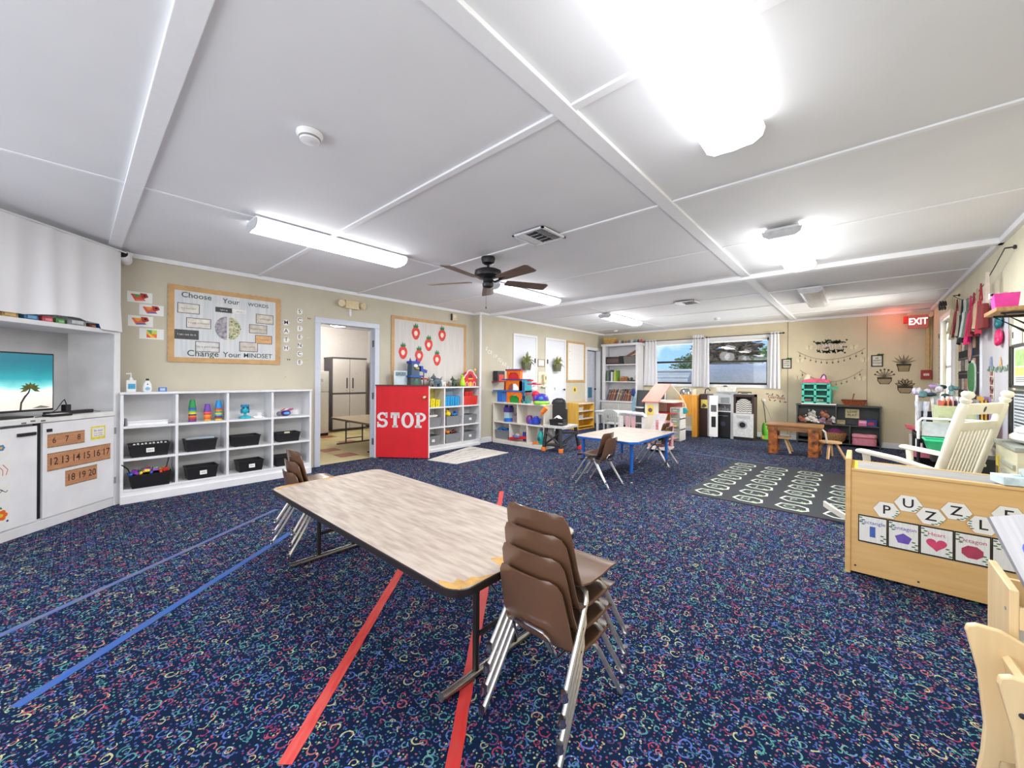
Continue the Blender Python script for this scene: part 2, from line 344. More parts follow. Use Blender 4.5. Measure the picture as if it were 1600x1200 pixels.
# slab serif letters
mb = MB(); y_ = -.0015
def ring(cx, cz, rx, rz_, tx, tz, a0=0, a1=360, n=28):
    P = []
    for k in range(n+1):
        a = math.radians(a0+(a1-a0)*k/n); P.append(((cx+rx*math.cos(a), y_, cz+rz_*math.sin(a)), (cx+(rx-tx)*math.cos(a), y_, cz+(rz_-tz)*math.sin(a))))
    for k in range(n): mb.add([P[k][0], P[k][1], P[k+1][1], P[k+1][0]], [(0, 1, 2, 3)])
def q(x0, x1, z0, z1): mb.add([(x0, y_, z0), (x1, y_, z0), (x1, y_, z1), (x0, y_, z1)], [(0, 1, 2, 3)])
zb, zt = .47, .70; H = zt-zb
# S
ring(.105, zt-.066, .082, .068, .045, .034, 20, 270); ring(.105, zb+.066, .085, .068, .047, .036, -160, 90); q(.155, .185, zt-.085, zt); q(.022, .05, zb, zb+.085)
# T
q(.235, .375, zt-.04, zt); q(.235, .262, zt-.085, zt); q(.348, .375, zt-.085, zt); q(.278, .332, zb, zt); q(.262, .348, zb, zb+.035)
# O
ring(.5, (zb+zt)/2, .098, .119, .052, .036)
# P
q(.638, .692, zb, zt); q(.615, .72, zb, zb+.035); q(.615, .70, zt-.035, zt); q(.68, .71, zt-.14, zt-.105); ring(.70, zt-.07, .085, .07, .042, .035, -90, 90)
mb.build('lettering', C((240, 236, 236), .5), sd, label='white slab letters STOP')
# ------------------------------------------------------------------ kitchen beyond the doorway
KX0 = -9.3
TB = C((222, 205, 150), .3, 0, .06, 4); TR = C((176, 92, 72), .3, 0, .08, 6); TK = C((205, 182, 122), .3, 0, .06, 5)
kf = struct(bx(KX0, XL-.06, .26, 5.05, -.05, -.004), 'floor_kitchen', C((170, 160, 130), .5), label='vinyl tile floor of the kitchen')
red_px = [(525, 701), (534, 714), (519, 682), (552, 690)]; reds = set()
T_ = .305
for u, v in red_px:
    p = fz(u, v); reds.add((int((p.x-KX0)//T_), int((p.y-.3)//T_)))
tm = MB().box(.001, T_-.001, .001, T_-.001, -.004, 0); t0 = {}
for i in range(12):
    for j in range(15):
        k = TR if (i, j) in reds else (TK if (i*3+j) % 7 == 0 else TB); x = KX0+i*T_; y = .3+j*T_
        if x+T_ > XL-.06: continue
        if k not in t0: o = tm.build('floor_tile', k, kf); t0[k] = o
        else: o = t0[k].copy(); COL.objects.link(o)
        o.location = (x, y, 0)
KW = C((226, 220, 216), .7, 0, .02)
struct(bx(KX0-.1, KX0, .26, 5.05, 0, CH), 'wall_kitchen_left', KW, label='pale far wall of the kitchen')
struct(bx(KX0-.1, XL-.12, 4.95, 5.05, 0, CH), 'wall_kitchen_back', KW, label='pale kitchen wall behind the folding table')
struct(bx(KX0-.1, XL-.12, .26, .34, 0, CH), 'wall_kitchen_near', KW, label='hidden near wall of the kitchen')
struct(bx(KX0-.1, XL-.12, .26, 5.05, 2.40, 2.46), 'ceiling_kitchen', C((205, 208, 215), .7), label='grey kitchen ceiling')
base(bx(KX0, KX0+.015, .34, 4.95, 0, .1).box(KX0, XL-.2, 4.935, 4.95, 0, .1), 'kitchen', 'dark baseboard of the kitchen')
bpy.data.objects['baseboard_kitchen'].data.materials[0] = DARK
# room beyond the far left opening
struct(bx(-7.0, -6.9, 8.0, 10.6, 0, CH).box(-7, XF-.12, 10.5, 10.6, 0, CH).box(-7, XF-.12, 8.0, 8.1, 0, CH), 'wall_side_room', C((190, 194, 205), .7), label='dim pale wall of the side room behind the white door')
struct(bx(-7.0, XF-.06, 8.0, 10.6, -.05, 0), 'floor_side_room', C((120, 115, 105), .6), label='grey floor of the side room')
struct(bx(-7.0, XF-.12, 8.0, 10.6, CH-.05, CH), 'ceiling_side_room', CEIL, label='ceiling of the side room')
mb = MB()
for y0, y1 in ((8.90, 8.974), (9.656, 9.73)): mb.box(XF-.13, XF+.015, y0, y1, 0, 1.996)
mb.box(XF-.13, XF+.015, 8.9, 9.73, 1.996, 2.07)
struct(mb, 'door_2', TRIMW, label='white casing of the doorway beside the bookcase', bevel=.004)
sdo = thing('side_door', 'white flush door swung open inside the side room doorway', 'door', (XF-.085, 8.98, 0), PI/2+.10)
bx(0, .66, -.02, .015, .01, 1.98).build('door_leaf', C((206, 210, 222), .45), sdo, bevel=.003)
MB().ell((.6, -.05, .95), (.026, .026, .026)).tube([(.6, 0, .95), (.6, -.05, .95)], .009).build('doorknob', DARK, sdo, smooth=True)
bx(.2, .45, -.024, -.02, .72, 1.0).build('blue_notice', C((60, 120, 150), .6), sdo)
# ------------------------------------------------------------------ windows of the back wall
def glass():
    mt, t, b = new_mat('window_glass'); N = t.nodes.new; l = t.links.new
    t.nodes.remove(b); out = [n for n in t.nodes if n.type == 'OUTPUT_MATERIAL'][0]
    tr = N('ShaderNodeBsdfTransparent'); gl = N('ShaderNodeBsdfGlossy'); gl.inputs['Roughness'].default_value = .02
    fr = N('ShaderNodeFresnel'); no = N('ShaderNodeTexNoise'); no.inputs['Scale'].default_value = 2; mxx = N('ShaderNodeMixShader'); tr.inputs[0].default_value = (.94, .96, .96, 1)
    l(fr.outputs[0], mxx.inputs[0]); l(tr.outputs[0], mxx.inputs[1]); l(gl.outputs[0], mxx.inputs[2]); l(mxx.outputs[0], out.inputs[0]); return mt
GL = glass()
def window(n, x0, x1, z0, z1, zm, lab):
    mb = MB(); f = .045
    mb.box(x0-.06, x1+.06, YB-.015, YB, z1, z1+.07).box(x0-.06, x1+.06, YB-.015, YB, z0-.05, z0).box(x0-.06, x0, YB-.015, YB, z0, z1).box(x1, x1+.06, YB-.015, YB, z0, z1)
    wd = struct(mb, 'window_%d' % n, TRIMW, label=lab, bevel=.003)
    mb = MB().box(x0, x1, YB+.03, YB+.09, z1-.05, z1).box(x0, x0+.04, YB+.03, YB+.09, z0, z1).box(x1-.04, x1, YB+.03, YB+.09, z0, z1).box(x0, x1, YB+.03, YB+.09, z0, z0+.02)
    mb.build('window_frame', TRIMW, wd, bevel=.002)
    bx(x0+.04, x1-.04, YB+.035, YB+.08, zm-.028, zm+.022).build('meeting_rail', BLACK, wd, label='black meeting rail')
    bx(x0+.04, x1-.04, YB+.035, YB+.08, z0+.02, z0+.065).box(x1-.052, x1-.04, YB+.035, YB+.07, z0+.02, zm).build('bottom_rail', BLACK, wd, label='black bottom rail')
    bx(x0+.04, x1-.04, YB+.06, YB+.066, zm+.02, z1-.05).build('pane', GL, wd); bx(x0+.04, x1-.04, YB+.048, YB+.054, z0+.05, zm-.02).build('pane', GL, wd)
window(1, *W1, 1.66, 'white window at the left of the back wall with open curtains')
window(2, *W2, 1.64, 'white window at the right of the back wall beside the framed quotes')
# right window (seen at a glancing angle)
mb = MB(); y0, y1, z0, z1 = rw
mb.box(XR-.03, XR, y0-.08, y0, z0-.06, z1+.07).box(XR-.03, XR, y1, y1+.08, z0-.06, z1+.07).box(XR-.03, XR, y0, y1, z1, z1+.07).box(XR-.04, XR, y0-.08, y1+.08, z0-.06, z0)
wd = struct(mb, 'window_3', TRIMW, label='narrow white window on the right wall near the far corner', bevel=.004)
bx(XR+.03, XR+.08, y0, y0+.04, z0, z1).box(XR+.03, XR+.08, y1-.04, y1, z0, z1).box(XR+.03, XR+.08, y0, y1, z1-.04, z1).box(XR+.03, XR+.08, y0, y1, z0, z0+.04).box(XR+.03, XR+.08, y0, y1, 1.42, 1.46).build('window_frame', TRIMW, wd)
bx(XR+.05, XR+.056, y0+.04, y1-.04, z0+.04, z1-.04).build('pane', GL, wd)
# ------------------------------------------------------------------ outside the back windows
struct(bx(-14, 10, YB+.14, 30, -.35, -.3), 'ground', C((150, 155, 120), .9, 0, .15, 3), label='sunlit grass and paving outside the windows')
tr_ = thing('trailer', 'white corrugated trailer parked outside the left window', 'trailer', (-6.1, 13.2, -.3))
mb = MB()
for k in range(11): mb.box(-1.6, 2.4, 0 if k % 2 else .015, 2, .55+k*.115, .55+(k+1)*.115-.008)
mb.build('side_wall', C((225, 230, 232), .4), tr_); bx(-1.65, 2.45, -.03, 2.03, 1.81, 1.87).build('roof', WHITE, tr_)
bx(-1.6, 2.4, .02, 1.98, .25, .55).build('skirt', C((130, 150, 150), .5), tr_)
for x in (-.6, 1.2): MB().lathe([(.26, -.08), (.28, -.05), (.28, .05), (.26, .08)], (x, .0, .28), 18, None, Matrix.Rotation(PI/2, 4, 'X')).build('wheel', BLACK, tr_, smooth=True)
dr = thing('propane_tank', 'large silver horizontal tank outside the right window', 'tank', (-2.35, 12.2, -.3))
R2 = .62
MB().lathe([(.0, -1.45), (.3, -1.42), (.52, -1.3), (R2, -1.1), (R2, 1.1), (.52, 1.3), (.3, 1.42), (0, 1.45)], (0, 0, 1.35), 32, None, Matrix.Rotation(PI/2, 4, 'Y')).build('shell', C((150, 153, 160), .4, .2), dr, smooth=True)
for x in (-.9, .9): bx(x-.06, x+.06, -.45, .45, 0, 1.0).build('cradle', GREY, dr)
BARK = C((120, 95, 70), .9, 0, .3, 8, .5)
LEAF = C((95, 125, 60), .7, 0, .3, 30)
def tree(x, y, h, r, trunk, label, n=420, seed=1, leafm=LEAF):
    rd = random.Random(seed); t = thing('tree', label, 'tree', (x, y, -.3)); 
    mb = MB().tube([(0, 0, 0), (.05, 0, h*.4), (0, .05, h*.8)], trunk, 9, r2=trunk*.5)
    for k in range(7):
        a = k*2.4; z = h*(.35+.06*k); mb.tube([(0, 0, z), (math.cos(a)*r*.4, math.sin(a)*r*.4, z+.35), (math.cos(a)*r*.75, math.sin(a)*r*.75, z+.8)], trunk*.3, 6, r2=trunk*.08)
    mb.build('trunk', BARK, t, smooth=True)
    mb = MB()
    for k in range(n):
        a = rd.uniform(0, 2*PI); ph = math.acos(rd.uniform(-1, 1)); q_ = r*rd.uniform(.55, 1.05)
        c = Vector((math.cos(a)*math.sin(ph)*q_, math.sin(a)*math.sin(ph)*q_, h*.75+math.cos(ph)*q_*.7)); s_ = rd.uniform(.05, .13)
        M2 = Matrix.Translation(c) @ Matrix.Rotation(rd.uniform(0, 6), 4, 'Z') @ Matrix.Rotation(rd.uniform(0, 6), 4, 'X')
        mb.add([M2 @ Vector(p) for p in ((-s_, 0, 0), (0, -s_*.5, .02), (s_, 0, 0), (0, s_*.5, .02))], [(0, 1, 2, 3)])
    f = mb.build('foliage', leafm, t); f['kind'] = 'stuff'
tree(-5.5, 18.5, 2.7, 1.0, .18, 'round green tree behind the trailer outside the left window', 1600, 3, C((120, 150, 85), .7, 0, .3, 30))
tree(-3.55, 15.2, 3.6, 1.05, .3, 'brown thicket of bare twigs and dry leaves outside the right window', 2600, 5, C((128, 104, 76), .8, 0, .4, 30))
tree(-2.9, 20.5, 3.2, .85, .2, 'bright green tree at the right edge of the right window', 1500, 8, C((130, 165, 80), .7, 0, .3, 30))
# curtains
def curtain(x0, x1, z0, z1, label, folds, y=YB-.07, amp=.018, mt=None, fr=None, group=None, seed=0, flare=0, ragged=0):
    rd = random.Random(seed); n = int((x1-x0)/.012)+4; ph = rd.uniform(0, 6); rows = 12; P = []
    for i in range(rows+1):
        t = i/rows; z = z1+(z0-z1)*t; row = []
        for j in range(n+1):
            s_ = j/n; cx = (x0+x1)/2; x = x0+(x1-x0)*s_; x = cx+(x-cx)*(1+flare*t)
            y2 = y+math.sin(s_*folds*2*PI+ph+.5*math.sin(s_*7))*amp*(.5+.5*t)+.5*amp*math.sin(s_*folds*4.3*PI+ph*2)*t
            row.append((x, y2, z+(ragged*math.sin(s_*5+seed)*t)))
        P.append(row)
    return MB().grid(P, None, .0016).build('curtain', mt or C((222, 222, 226), .8, 0, .03, 40), None, label=label, cat='curtain', group=group, smooth=True)
curtain(-4.16, -3.86, 1.07, 2.23, 'white curtain bunched at the left side of the left window', 4, seed=1, flare=.25)
curtain(-2.98, -2.74, 1.06, 2.28, 'white curtain bunched at the right side of the left window', 4, seed=2, flare=.2)
curtain(-2.74, -2.62, 1.05, 2.18, 'narrow white curtain at the left side of the right window', 2, y=YB-.1, seed=3, flare=.2)
curtain(-1.44, -1.27, 1.05, 2.24, 'white curtain at the far right end of the right window', 3, seed=4, flare=.25)
def rod(x0, x1, z, label):
    MB().tube([(x0, YB-.07, z), (x1, YB-.07, z)], .008, 8).ell((x0-.02, YB-.07, z), (.022, .018, .018)).ell((x1+.02, YB-.07, z), (.022, .018, .018)).box(x0+.03, x0+.04, YB-.07, YB, z-.01, z+.01).box(x1-.04, x1-.03, YB-.07, YB, z-.01, z+.01).build('curtain_rod', BLACK, None, label=label, cat='curtain rod', smooth=True)
rod(-4.3, -2.78, 2.2, 'black rod over the left window with ball ends'); rod(-2.66, -1.22, 2.21, 'black rod over the right window ending near the framed quote')
# ------------------------------------------------------------------ ceiling things
def tube_lamp(x, y0, y1, label, on=True, w_=.27, en=7):
    t = thing('ceiling_lamp', label, 'ceiling light', (x, (y0+y1)/2, CH-.02), 0, 'wraparound ceiling lamps'); L_ = (y1-y0)/2
    bx(-w_/2+.02, w_/2-.02, -L_, L_, -.025, .0).build('housing', TRIMW, t)
    pr = [(-w_/2, -.02), (-w_/2+.012, -.055), (-w_/2+.05, -.078), (0, -.086), (w_/2-.05, -.078), (w_/2-.012, -.055), (w_/2, -.02)]
    MB().prism(pr, -L_+.008, L_-.008, 'y').build('diffuser', emis((255, 255, 255), LAMP, 'lit_diffuser') if on else C((225, 226, 230), .3), t)
    pe = [(-w_/2-.002, -.018), (-w_/2+.01, -.058), (-w_/2+.05, -.082), (w_/2-.05, -.082), (w_/2-.01, -.058), (w_/2+.002, -.018)]
    if on:
        for q_ in (-.35, .35):
            pl = bpy.data.lights.new('lamp_light', 'POINT'); pl.energy = en*.22; pl.shadow_soft_size = .16; po = bpy.data.objects.new('lamp_light', pl); COL.objects.link(po); po.location = (x, (y0+y1)/2+q_, CH-.42)
    if on: area('lamp_downlight', (x, (y0+y1)/2, CH-.125), (0, 0, 0), w_-.02, y1-y0-.05, en*1.6)
    for y in (-L_-.004, L_-.008): MB().prism(pe, y, y+.012, 'y').build('end_cap', C((205, 206, 210), .4), t)
tube_lamp(-3.56, .92, 2.25, 'lit wraparound lamp near the kitchen doorway')
tube_lamp(-.48, .88, 2.20, 'lit wraparound lamp overhead, largest in view', en=6)
tube_lamp(-3.57, 3.62, 4.98, 'lit wraparound lamp behind the ceiling fan', en=11)
tube_lamp(-.48, 3.78, 5.10, 'lit wraparound lamp over the alphabet rug', en=20)
tube_lamp(-3.60, 6.65, 8.05, 'lit wraparound lamp farthest down the left row', en=15)
tube_lamp(-.50, 6.45, 7.80, 'unlit white wraparound lamp farthest down the right row', on=False)
tube_lamp(-3.56, -2.2, -.9, 'lit wraparound lamp behind the photographer, left row', en=5); tube_lamp(-.48, -2.2, -.9, 'lit wraparound lamp behind the photographer, right row', en=5)
kl = thing('round_ceiling_lamp', 'round lit lamp on the kitchen ceiling', 'ceiling light', (-8.4, 3.80, 2.40)); MB().lathe([(.19, 0), (.19, -.02)], (0, 0, 0), 24).build('housing', TRIMW, kl)
pl_ = bpy.data.lights.new('kitchen_lamp_light', 'POINT'); pl_.energy = 22; pl_.shadow_soft_size = .15; pl_.color = (1, .97, .92); po_ = bpy.data.objects.new('kitchen_lamp_light', pl_); COL.objects.link(po_); po_.location = (-8.2, 3.4, 2.05)
MB().lathe([(.18, -.02), (.17, -.05), (.12, -.075), (0, -.085)], (0, 0, 0), 24).build('diffuser', emis((255, 250, 240), 12, 'lit_dome'), kl, smooth=True)
def vent(x, y, sx, sy, label):
    t = thing('ceiling_vent', label, 'vent', (x, y, CH-.016))
    mb = MB().box(-sx/2, sx/2, -sy/2, -sy/2+.02, -.012, 0).box(-sx/2, sx/2, sy/2-.02, sy/2, -.012, 0).box(-sx/2, -sx/2+.02, -sy/2, sy/2, -.012, 0).box(sx/2-.02, sx/2, -sy/2, sy/2, -.012, 0)
    mb.build('frame', TRIMW, t); bx(-sx/2+.02, sx/2-.02, -sy/2+.02, sy/2-.02, -.002, 0).build('backing', DARK, t)
    n = 5; W_ = (sx-.04)/3
    for k in range(3):
        for j in range(n):
            if k == 1: MB().cb((0, -sy/2+.04+(sy-.08)*j/(n-1), -.007), (W_-.01, .018, .002), None, 0, .6).build('slat', TRIMW if k else GREY, t)
            else: MB().cb(((k-1)*W_+(-W_/2+.015+(W_-.03)*j/(n-1)), 0, -.007), (.012, sy-.05, .002), None, 0, 0, .6*(k-1)).build('slat', TRIMW, t)
vent(-2.085, 2.68, .33, .33, 'square white ceiling vent beside the fan'); vent(-2.09, 6.56, .32, .32, 'small ceiling vent beyond the deep beam')
def detector(x, y, label):
    t = thing('smoke_detector', label, 'smoke detector', (x, y, CH-.002)); MB().lathe([(.062, 0), (.062, -.012), (.05, -.026), (.045, -.04), (.03, -.046), (0, -.047)], (0, 0, 0), 22).build('body', WHITE, t, smooth=True)
    MB().lathe([(.0515, -.026), (.047, -.034)], (0, 0, 0), 22).build('slots', GREY, t); MB().ell((.03, 0, -.042), (.004, .004, .004), 8).build('indicator', C((180, 60, 60)), t)
detector(-2.11, .8, 'white round smoke detector on the near ceiling left of the big lamp'); detector(-2.18, 8.69, 'tiny white smoke detector on the far ceiling near the windows'); detector(-4.69, 9.24, 'small sensor on the ceiling above the bookcase')
# ceiling fan
fan = thing('ceiling_fan', 'black ceiling fan with five brown wooden blades', 'fan', (-2.85, 2.82, CH-.014))
FB = C((38, 38, 42), .35, .3)
MB().lathe([(.07, 0), (.072, -.02), (.06, -.06), (.035, -.075), (0, -.076)], n=20).build('canopy', FB, fan, smooth=True)
MB().tube([(0, 0, -.07), (0, 0, -.125)], .014, 10).build('downrod', FB, fan)
MB().lathe([(.02, -.118), (.1, -.125), (.135, -.14), (.14, -.175), (.135, -.195), (.1, -.215), (.05, -.225), (.05, -.26), (.058, -.27), (.055, -.3), (.035, -.315), (0, -.318)], n=26).build('motor_housing', FB, fan, smooth=True)
MB().tube([(.02, .02, -.31), (.025, .02, -.5)], .0015, 5).ell((.025, .02, -.51), (.006, .006, .014), 8).build('pull_chain', DARK, fan)
BL = wood((122, 96, 78), (88, 68, 54), 0)
tips = [(-3.5, 2.48), (-2.67, 2.15), (-2.12, 2.82), (-2.68, 3.46), (-3.42, 3.27)]
a0 = math.atan2(2.48-2.82, -3.5+2.85)
for k in range(5):
    a = a0+k*2*PI/5; M2 = Matrix.Rotation(a, 4, 'Z') @ Matrix.Translation((0, 0, -.245)) @ Matrix.Rotation(-.2, 4, 'X')
    mb = MB().prism([(.19, -.052), (.24, -.06), (.63, -.072), (.66, -.05), (.655, .06), (.62, .07), (.24, .055), (.19, .045)], -.004, .004, 'z', None, M2); b_ = mb.build('blade', BL, fan)
    MB().tube([(.05, 0, -.24), (.1, .0, -.265), (.15, 0, -.258), (.2, .0, -.252)], .009, 6).box(.17, .27, -.035, .035, -.252, -.246).build('bracket', FB, fan)
    o = fan.children[-1]; o.rotation_euler[2] = a
# ------------------------------------------------------------------ front table
def plank_top():
    mt, t, b = new_mat('whitewashed_plank_laminate'); N = t.nodes.new; l = t.links.new; b.inputs['Roughness'].default_value = .5
    co = N('ShaderNodeTexCoord'); br = N('ShaderNodeTexBrick'); br.inputs['Scale'].default_value = 1; br.inputs['Brick Width'].default_value = .34; br.inputs['Row Height'].default_value = .032; br.inputs['Mortar Size'].default_value = .0008
    br.offset = .37; br.inputs['Color1'].default_value = lin((196, 185, 175)); br.inputs['Color2'].default_value = lin((184, 172, 162)); br.inputs['Mortar'].default_value = lin((190, 176, 165)); l(co.outputs['Object'], br.inputs['Vector'])
    mp = N('ShaderNodeMapping'); mp.inputs['Scale'].default_value = (4, 24, 1); l(co.outputs['Object'], mp.inputs[0]); n = N('ShaderNodeTexNoise'); n.inputs['Scale'].default_value = 1.6; n.inputs['Detail'].default_value = 8; l(mp.outputs[0], n.inputs['Vector'])
    r = N('ShaderNodeValToRGB'); r.color_ramp.elements[0].position = .35; r.color_ramp.elements[0].color = lin((206, 194, 186)); r.color_ramp.elements[1].position = .62; r.color_ramp.elements[1].color = lin((255, 252, 248)); l(n.outputs['Fac'], r.inputs[0])
    m = N('ShaderNodeMixRGB'); m.blend_type = 'MULTIPLY'; m.inputs[0].default_value = .75; l(br.outputs[0], m.inputs[1]); l(r.outputs[0], m.inputs[2]); l(m.outputs[0], b.inputs['Base Color']); return mt
PLANK = plank_top()
TX0, TX1, TY0, TY1, TZ = -2.90, -1.01, .86, 1.64, .50
BLK = C((34, 28, 28), .4, 0, .05)
tb = thing('folding_table', 'low folding table with whitewashed plank top and black edge, nearest the photographer', 'table', ((TX0+TX1)/2, (TY0+TY1)/2, 0))
hx, hy = (TX1-TX0)/2, (TY1-TY0)/2
MB().prism(rrect(-hx+.004, hx-.004, -hy+.004, hy-.004, .075, 8), TZ-.018, TZ, 'z').build('tabletop', PLANK, tb)
o = rrect(-hx, hx, -hy, hy, .08, 8); i_ = rrect(-hx+.004, hx-.004, -hy+.004, hy-.004, .075, 8); n = len(o)
mb = MB(); mb.add([(x, y, TZ-.028) for x, y in o]+[(x, y, TZ-.002) for x, y in o]+[(x, y, TZ+.001) for x, y in i_]+[(x, y, TZ-.028) for x, y in i_], [(a+k, a+(k+1) % n, a+n+(k+1) % n, a+n+k) for a in (0, n, 2*n) for k in range(n)])
mb.build('edge_band', BLK, tb, label='black rubber edge band')
PEEL = C((200, 156, 86), .6, 0, .15, 20)
for P_ in ([(hx-.06, -hy+.008), (hx-.02, -hy+.03), (hx-.008, -hy+.1), (hx-.005, -hy+.2), (hx-.035, -hy+.13), (hx-.055, -hy+.12), (hx-.05, -hy+.08), (hx-.085, -hy+.075), (hx-.07, -hy+.045), (hx-.13, -hy+.02), (hx-.10, -hy+.008)], [(hx-.006, -hy+.24), (hx-.006, -hy+.42), (hx-.05, -hy+.37), (hx-.15, -hy+.40), (hx-.08, -hy+.31), (hx-.11, -hy+.27)], [(-hx+.01, -hy+.08), (-hx+.05, -hy+.03), (-hx+.09, -hy+.02), (-hx+.05, -hy+.07), (-hx+.04, -hy+.16), (-hx+.008, -hy+.24)], [(-hx+.006, -hy+.3), (-hx+.05, -hy+.36), (-hx+.03, -hy+.4), (-hx+.006, -hy+.45)], [(hx-.5, hy-.006), (hx-.1, hy-.006), (hx-.2, hy-.02), (hx-.4, hy-.016)]):
    MB().prism(P_, TZ, TZ+.0008, 'z').build('worn_patch', PEEL, tb, label='worn yellow patch where the laminate peeled')
for sx in (-1, 1):
    x = sx*(hx-.17)
    lf = MB()
    for y in (-.12, .12): lf.tube([(x, y-.02, TZ-.03), (x, y-.02, .03)], .014, 8)
    lf.tube([(x, -.14, .17), (x, .1, .17)], .010, 8).tube([(x, -.14, TZ-.06), (x, .1, TZ-.06)], .009, 6)
    lf.tube([(x, -.02, .30), (x-sx*.34, -.02, TZ-.03)], .007, 6)
    lf.build('folding_leg', BLK, tb, smooth=True)
    MB().tube([(x, -.32, .022), (x, -.3, .018), (x, .22, .018), (x, .24, .022)], .017, 10).build('foot_bar', C((170, 165, 160), .25, .9, .1, 40), tb, label='chrome foot bar', smooth=True)
# ------------------------------------------------------------------ stacking chairs
SHELL = C((104, 76, 58), .26, 0, .05, 5)
STEEL = C((214, 210, 204), .3, .75, .06, 60)
def shell_mb():
    prof = [(-.172, .272), (-.165, .289), (-.14, .298), (-.09, .296), (-.02, .290), (.05, .288), (.095, .296), (.122, .322), (.138, .365), (.152, .42), (.167, .48), (.178, .525), (.186, .552), (.189, .560)]
    hw = [.135, .152, .162, .166, .166, .162, .156, .152, .150, .148, .144, .138, .122, .095]
    P = []
    for (y, z), w_ in zip(prof, hw):
        row = []
        for k in range(9):
            s_ = (k-4)/4; curve = s_*s_
            if z < .31: row.append((w_*s_, y, z+.012*curve*(1 if y > -.12 else .3)))
            else: row.append((w_*s_, y-.022*curve, z))
        P.append(row)
    return MB().grid(P, None, .0065)
def make_chair(label, group, seatm=SHELL):
    t = thing('stacking_chair', label, 'chair', (0, 0, 0), 0, group)
    o = shell_mb().build('seat_shell', seatm, t, smooth=True)
    for sx in (-1, 1):
        for sy in (-1, 1):
            lg = MB().tube([(sx*.04, sy*.035, .274), (sx*.12, sy*.04, .274), (sx*.143, sy*.05, .266), (sx*.152, sy*.062, .245), (sx*.16, sy*.14, .12), (sx*.167, sy*.212, .012)], .0095, 8).build('leg', STEEL, t, smooth=True)
            MB().lathe([(.006, 0), (.013, .001), (.014, .005), (.011, .012), (.0115, .03)], (sx*.168, sy*.218, 0), 12).build('glide', CHROME, lg, smooth=True)
    MB().tube([(-.085, .02, .268), (-.088, .11, .272), (-.085, .132, .32), (-.078, .148, .355), (-.06, .154, .37), (.06, .154, .37), (.078, .148, .355), (.085, .132, .32), (.088, .11, .272), (.085, .02, .268)], .0055, 8).build('back_brace', CHROME, t, smooth=True)
    return t
ch0 = make_chair('brown shell chair at the bottom of the near stack beside the table end', 'brown chairs of the near stack')
def stack(x, y, rz, labels, group, dz=.072, first=None, off=.012):
    f = Vector((math.sin(rz), -math.cos(rz), 0))
    for k, lb in enumerate(labels):
        p = Vector((x, y, 0))+f*(off*k)+Vector((0, 0, dz*k))
        if k == 0 and first: first.location = p; first.rotation_euler[2] = rz; first['label'] = lb; first['group'] = group
        else: dup(ch0, p, rz, lb, group)
stack(-.86, 1.215, PI, ['brown chair at the very bottom of the near stack of four', 'brown chair second from the bottom of the near stack of four', 'brown chair third from the bottom of the near stack of four', 'topmost brown chair of the near stack of four, seat fully visible'], 'brown chairs of the near stack', first=ch0)
stack(-3.055, 1.19, PI, ['lowest brown chair of the stack behind the left end of the front table', 'middle brown chair of the stack behind the left end of the front table', 'top brown chair of the stack behind the left end of the front table'], 'brown chairs behind the front table', dz=.075)
stack(-2.28, 4.11, -PI/2, ['lower brown chair of the pair at the near side of the blue-legged table', 'upper brown chair of the pair at the near side of the blue-legged table'], 'brown chairs at the blue-legged table', dz=.052, off=.045)
stack(-2.2, 5.70, -PI/2, ['lower dark chair of the pair at the far side of the blue-legged table', 'upper dark chair of the pair at the far side of the blue-legged table'], 'brown chairs at the blue-legged table', dz=.052, off=.045)
# ------------------------------------------------------------------ blue-legged table
BLUE = C((18, 98, 190), .4, 0, .05)
bt = thing('activity_table', 'white plank-topped children table with blue legs and blue edge', 'table', (-2.35, 4.96, 0), 0)
P8 = [(-.42, -.56), (-.36, -.64), (.34, -.66), (.42, -.58), (.42, .58), (.35, .66), (-.35, .66), (-.42, .58)]
MB().prism(P8, .478, .5, 'z').build('tabletop', PLANK, bt, bevel=.004)
P9 = [(x*1.012, y*1.008) for x, y in P8]; MB().prism(P9, .47, .494, 'z').build('edge_band', BLUE, bt, label='blue edge band')
for x, y in ((-.33, -.55), (.33, -.56), (.33, .55), (-.33, .54)):
    lg = MB().tube([(x, y, .47), (x, y, .12)], .02, 12).build('leg', BLUE, bt, smooth=True)
    MB().tube([(x, y, .13), (x, y, .01)], .011, 8).lathe([(.016, 0), (.018, .006), (.01, .014)], (x, y, 0), 12).build('leg_insert', CHROME, lg, label='chrome leg insert')
# ------------------------------------------------------------------ floor tapes and rugs
def tape(p0, p1, w_, mt, label, gaps=(), tex=None):
    d = (Vector(p1)-Vector(p0)); L_ = d.length; rz = math.atan2(d.y, d.x); mb = MB(); n = 40
    rd = random.Random(int(L_*100)); segs = []; s_ = 0
    for g0, g1 in list(gaps)+[(L_, L_)]: segs.append((s_, g0)); s_ = g1
    for a, b_ in segs:
        if b_-a < .01: continue
        k = max(2, int((b_-a)/.06)); up = []; dn = []
        for i in range(k+1):
            x = a+(b_-a)*i/k; up.append((x, w_/2+rd.uniform(-.002, .002))); dn.append((x, -w_/2+rd.uniform(-.002, .002)))
        for i in range(k): mb.add([(dn[i][0], dn[i][1], .002), (dn[i+1][0], dn[i+1][1], .002), (up[i+1][0], up[i+1][1], .002), (up[i][0], up[i][1], .002), (dn[i][0], dn[i][1], 0), (dn[i+1][0], dn[i+1][1], 0), (up[i+1][0], up[i+1][1], 0), (up[i][0], up[i][1], 0)], [(0, 1, 2, 3), (0, 4, 5, 1), (3, 2, 6, 7)])
    mb.build('floor_tape', mt, None, label=label, cat='tape', loc=(p0[0], p0[1], .0005), rz=rz)
def tapem(c, c2): return C(c, .55, 0, 0, 9, .05, 0, (1, 6, 1), c2)
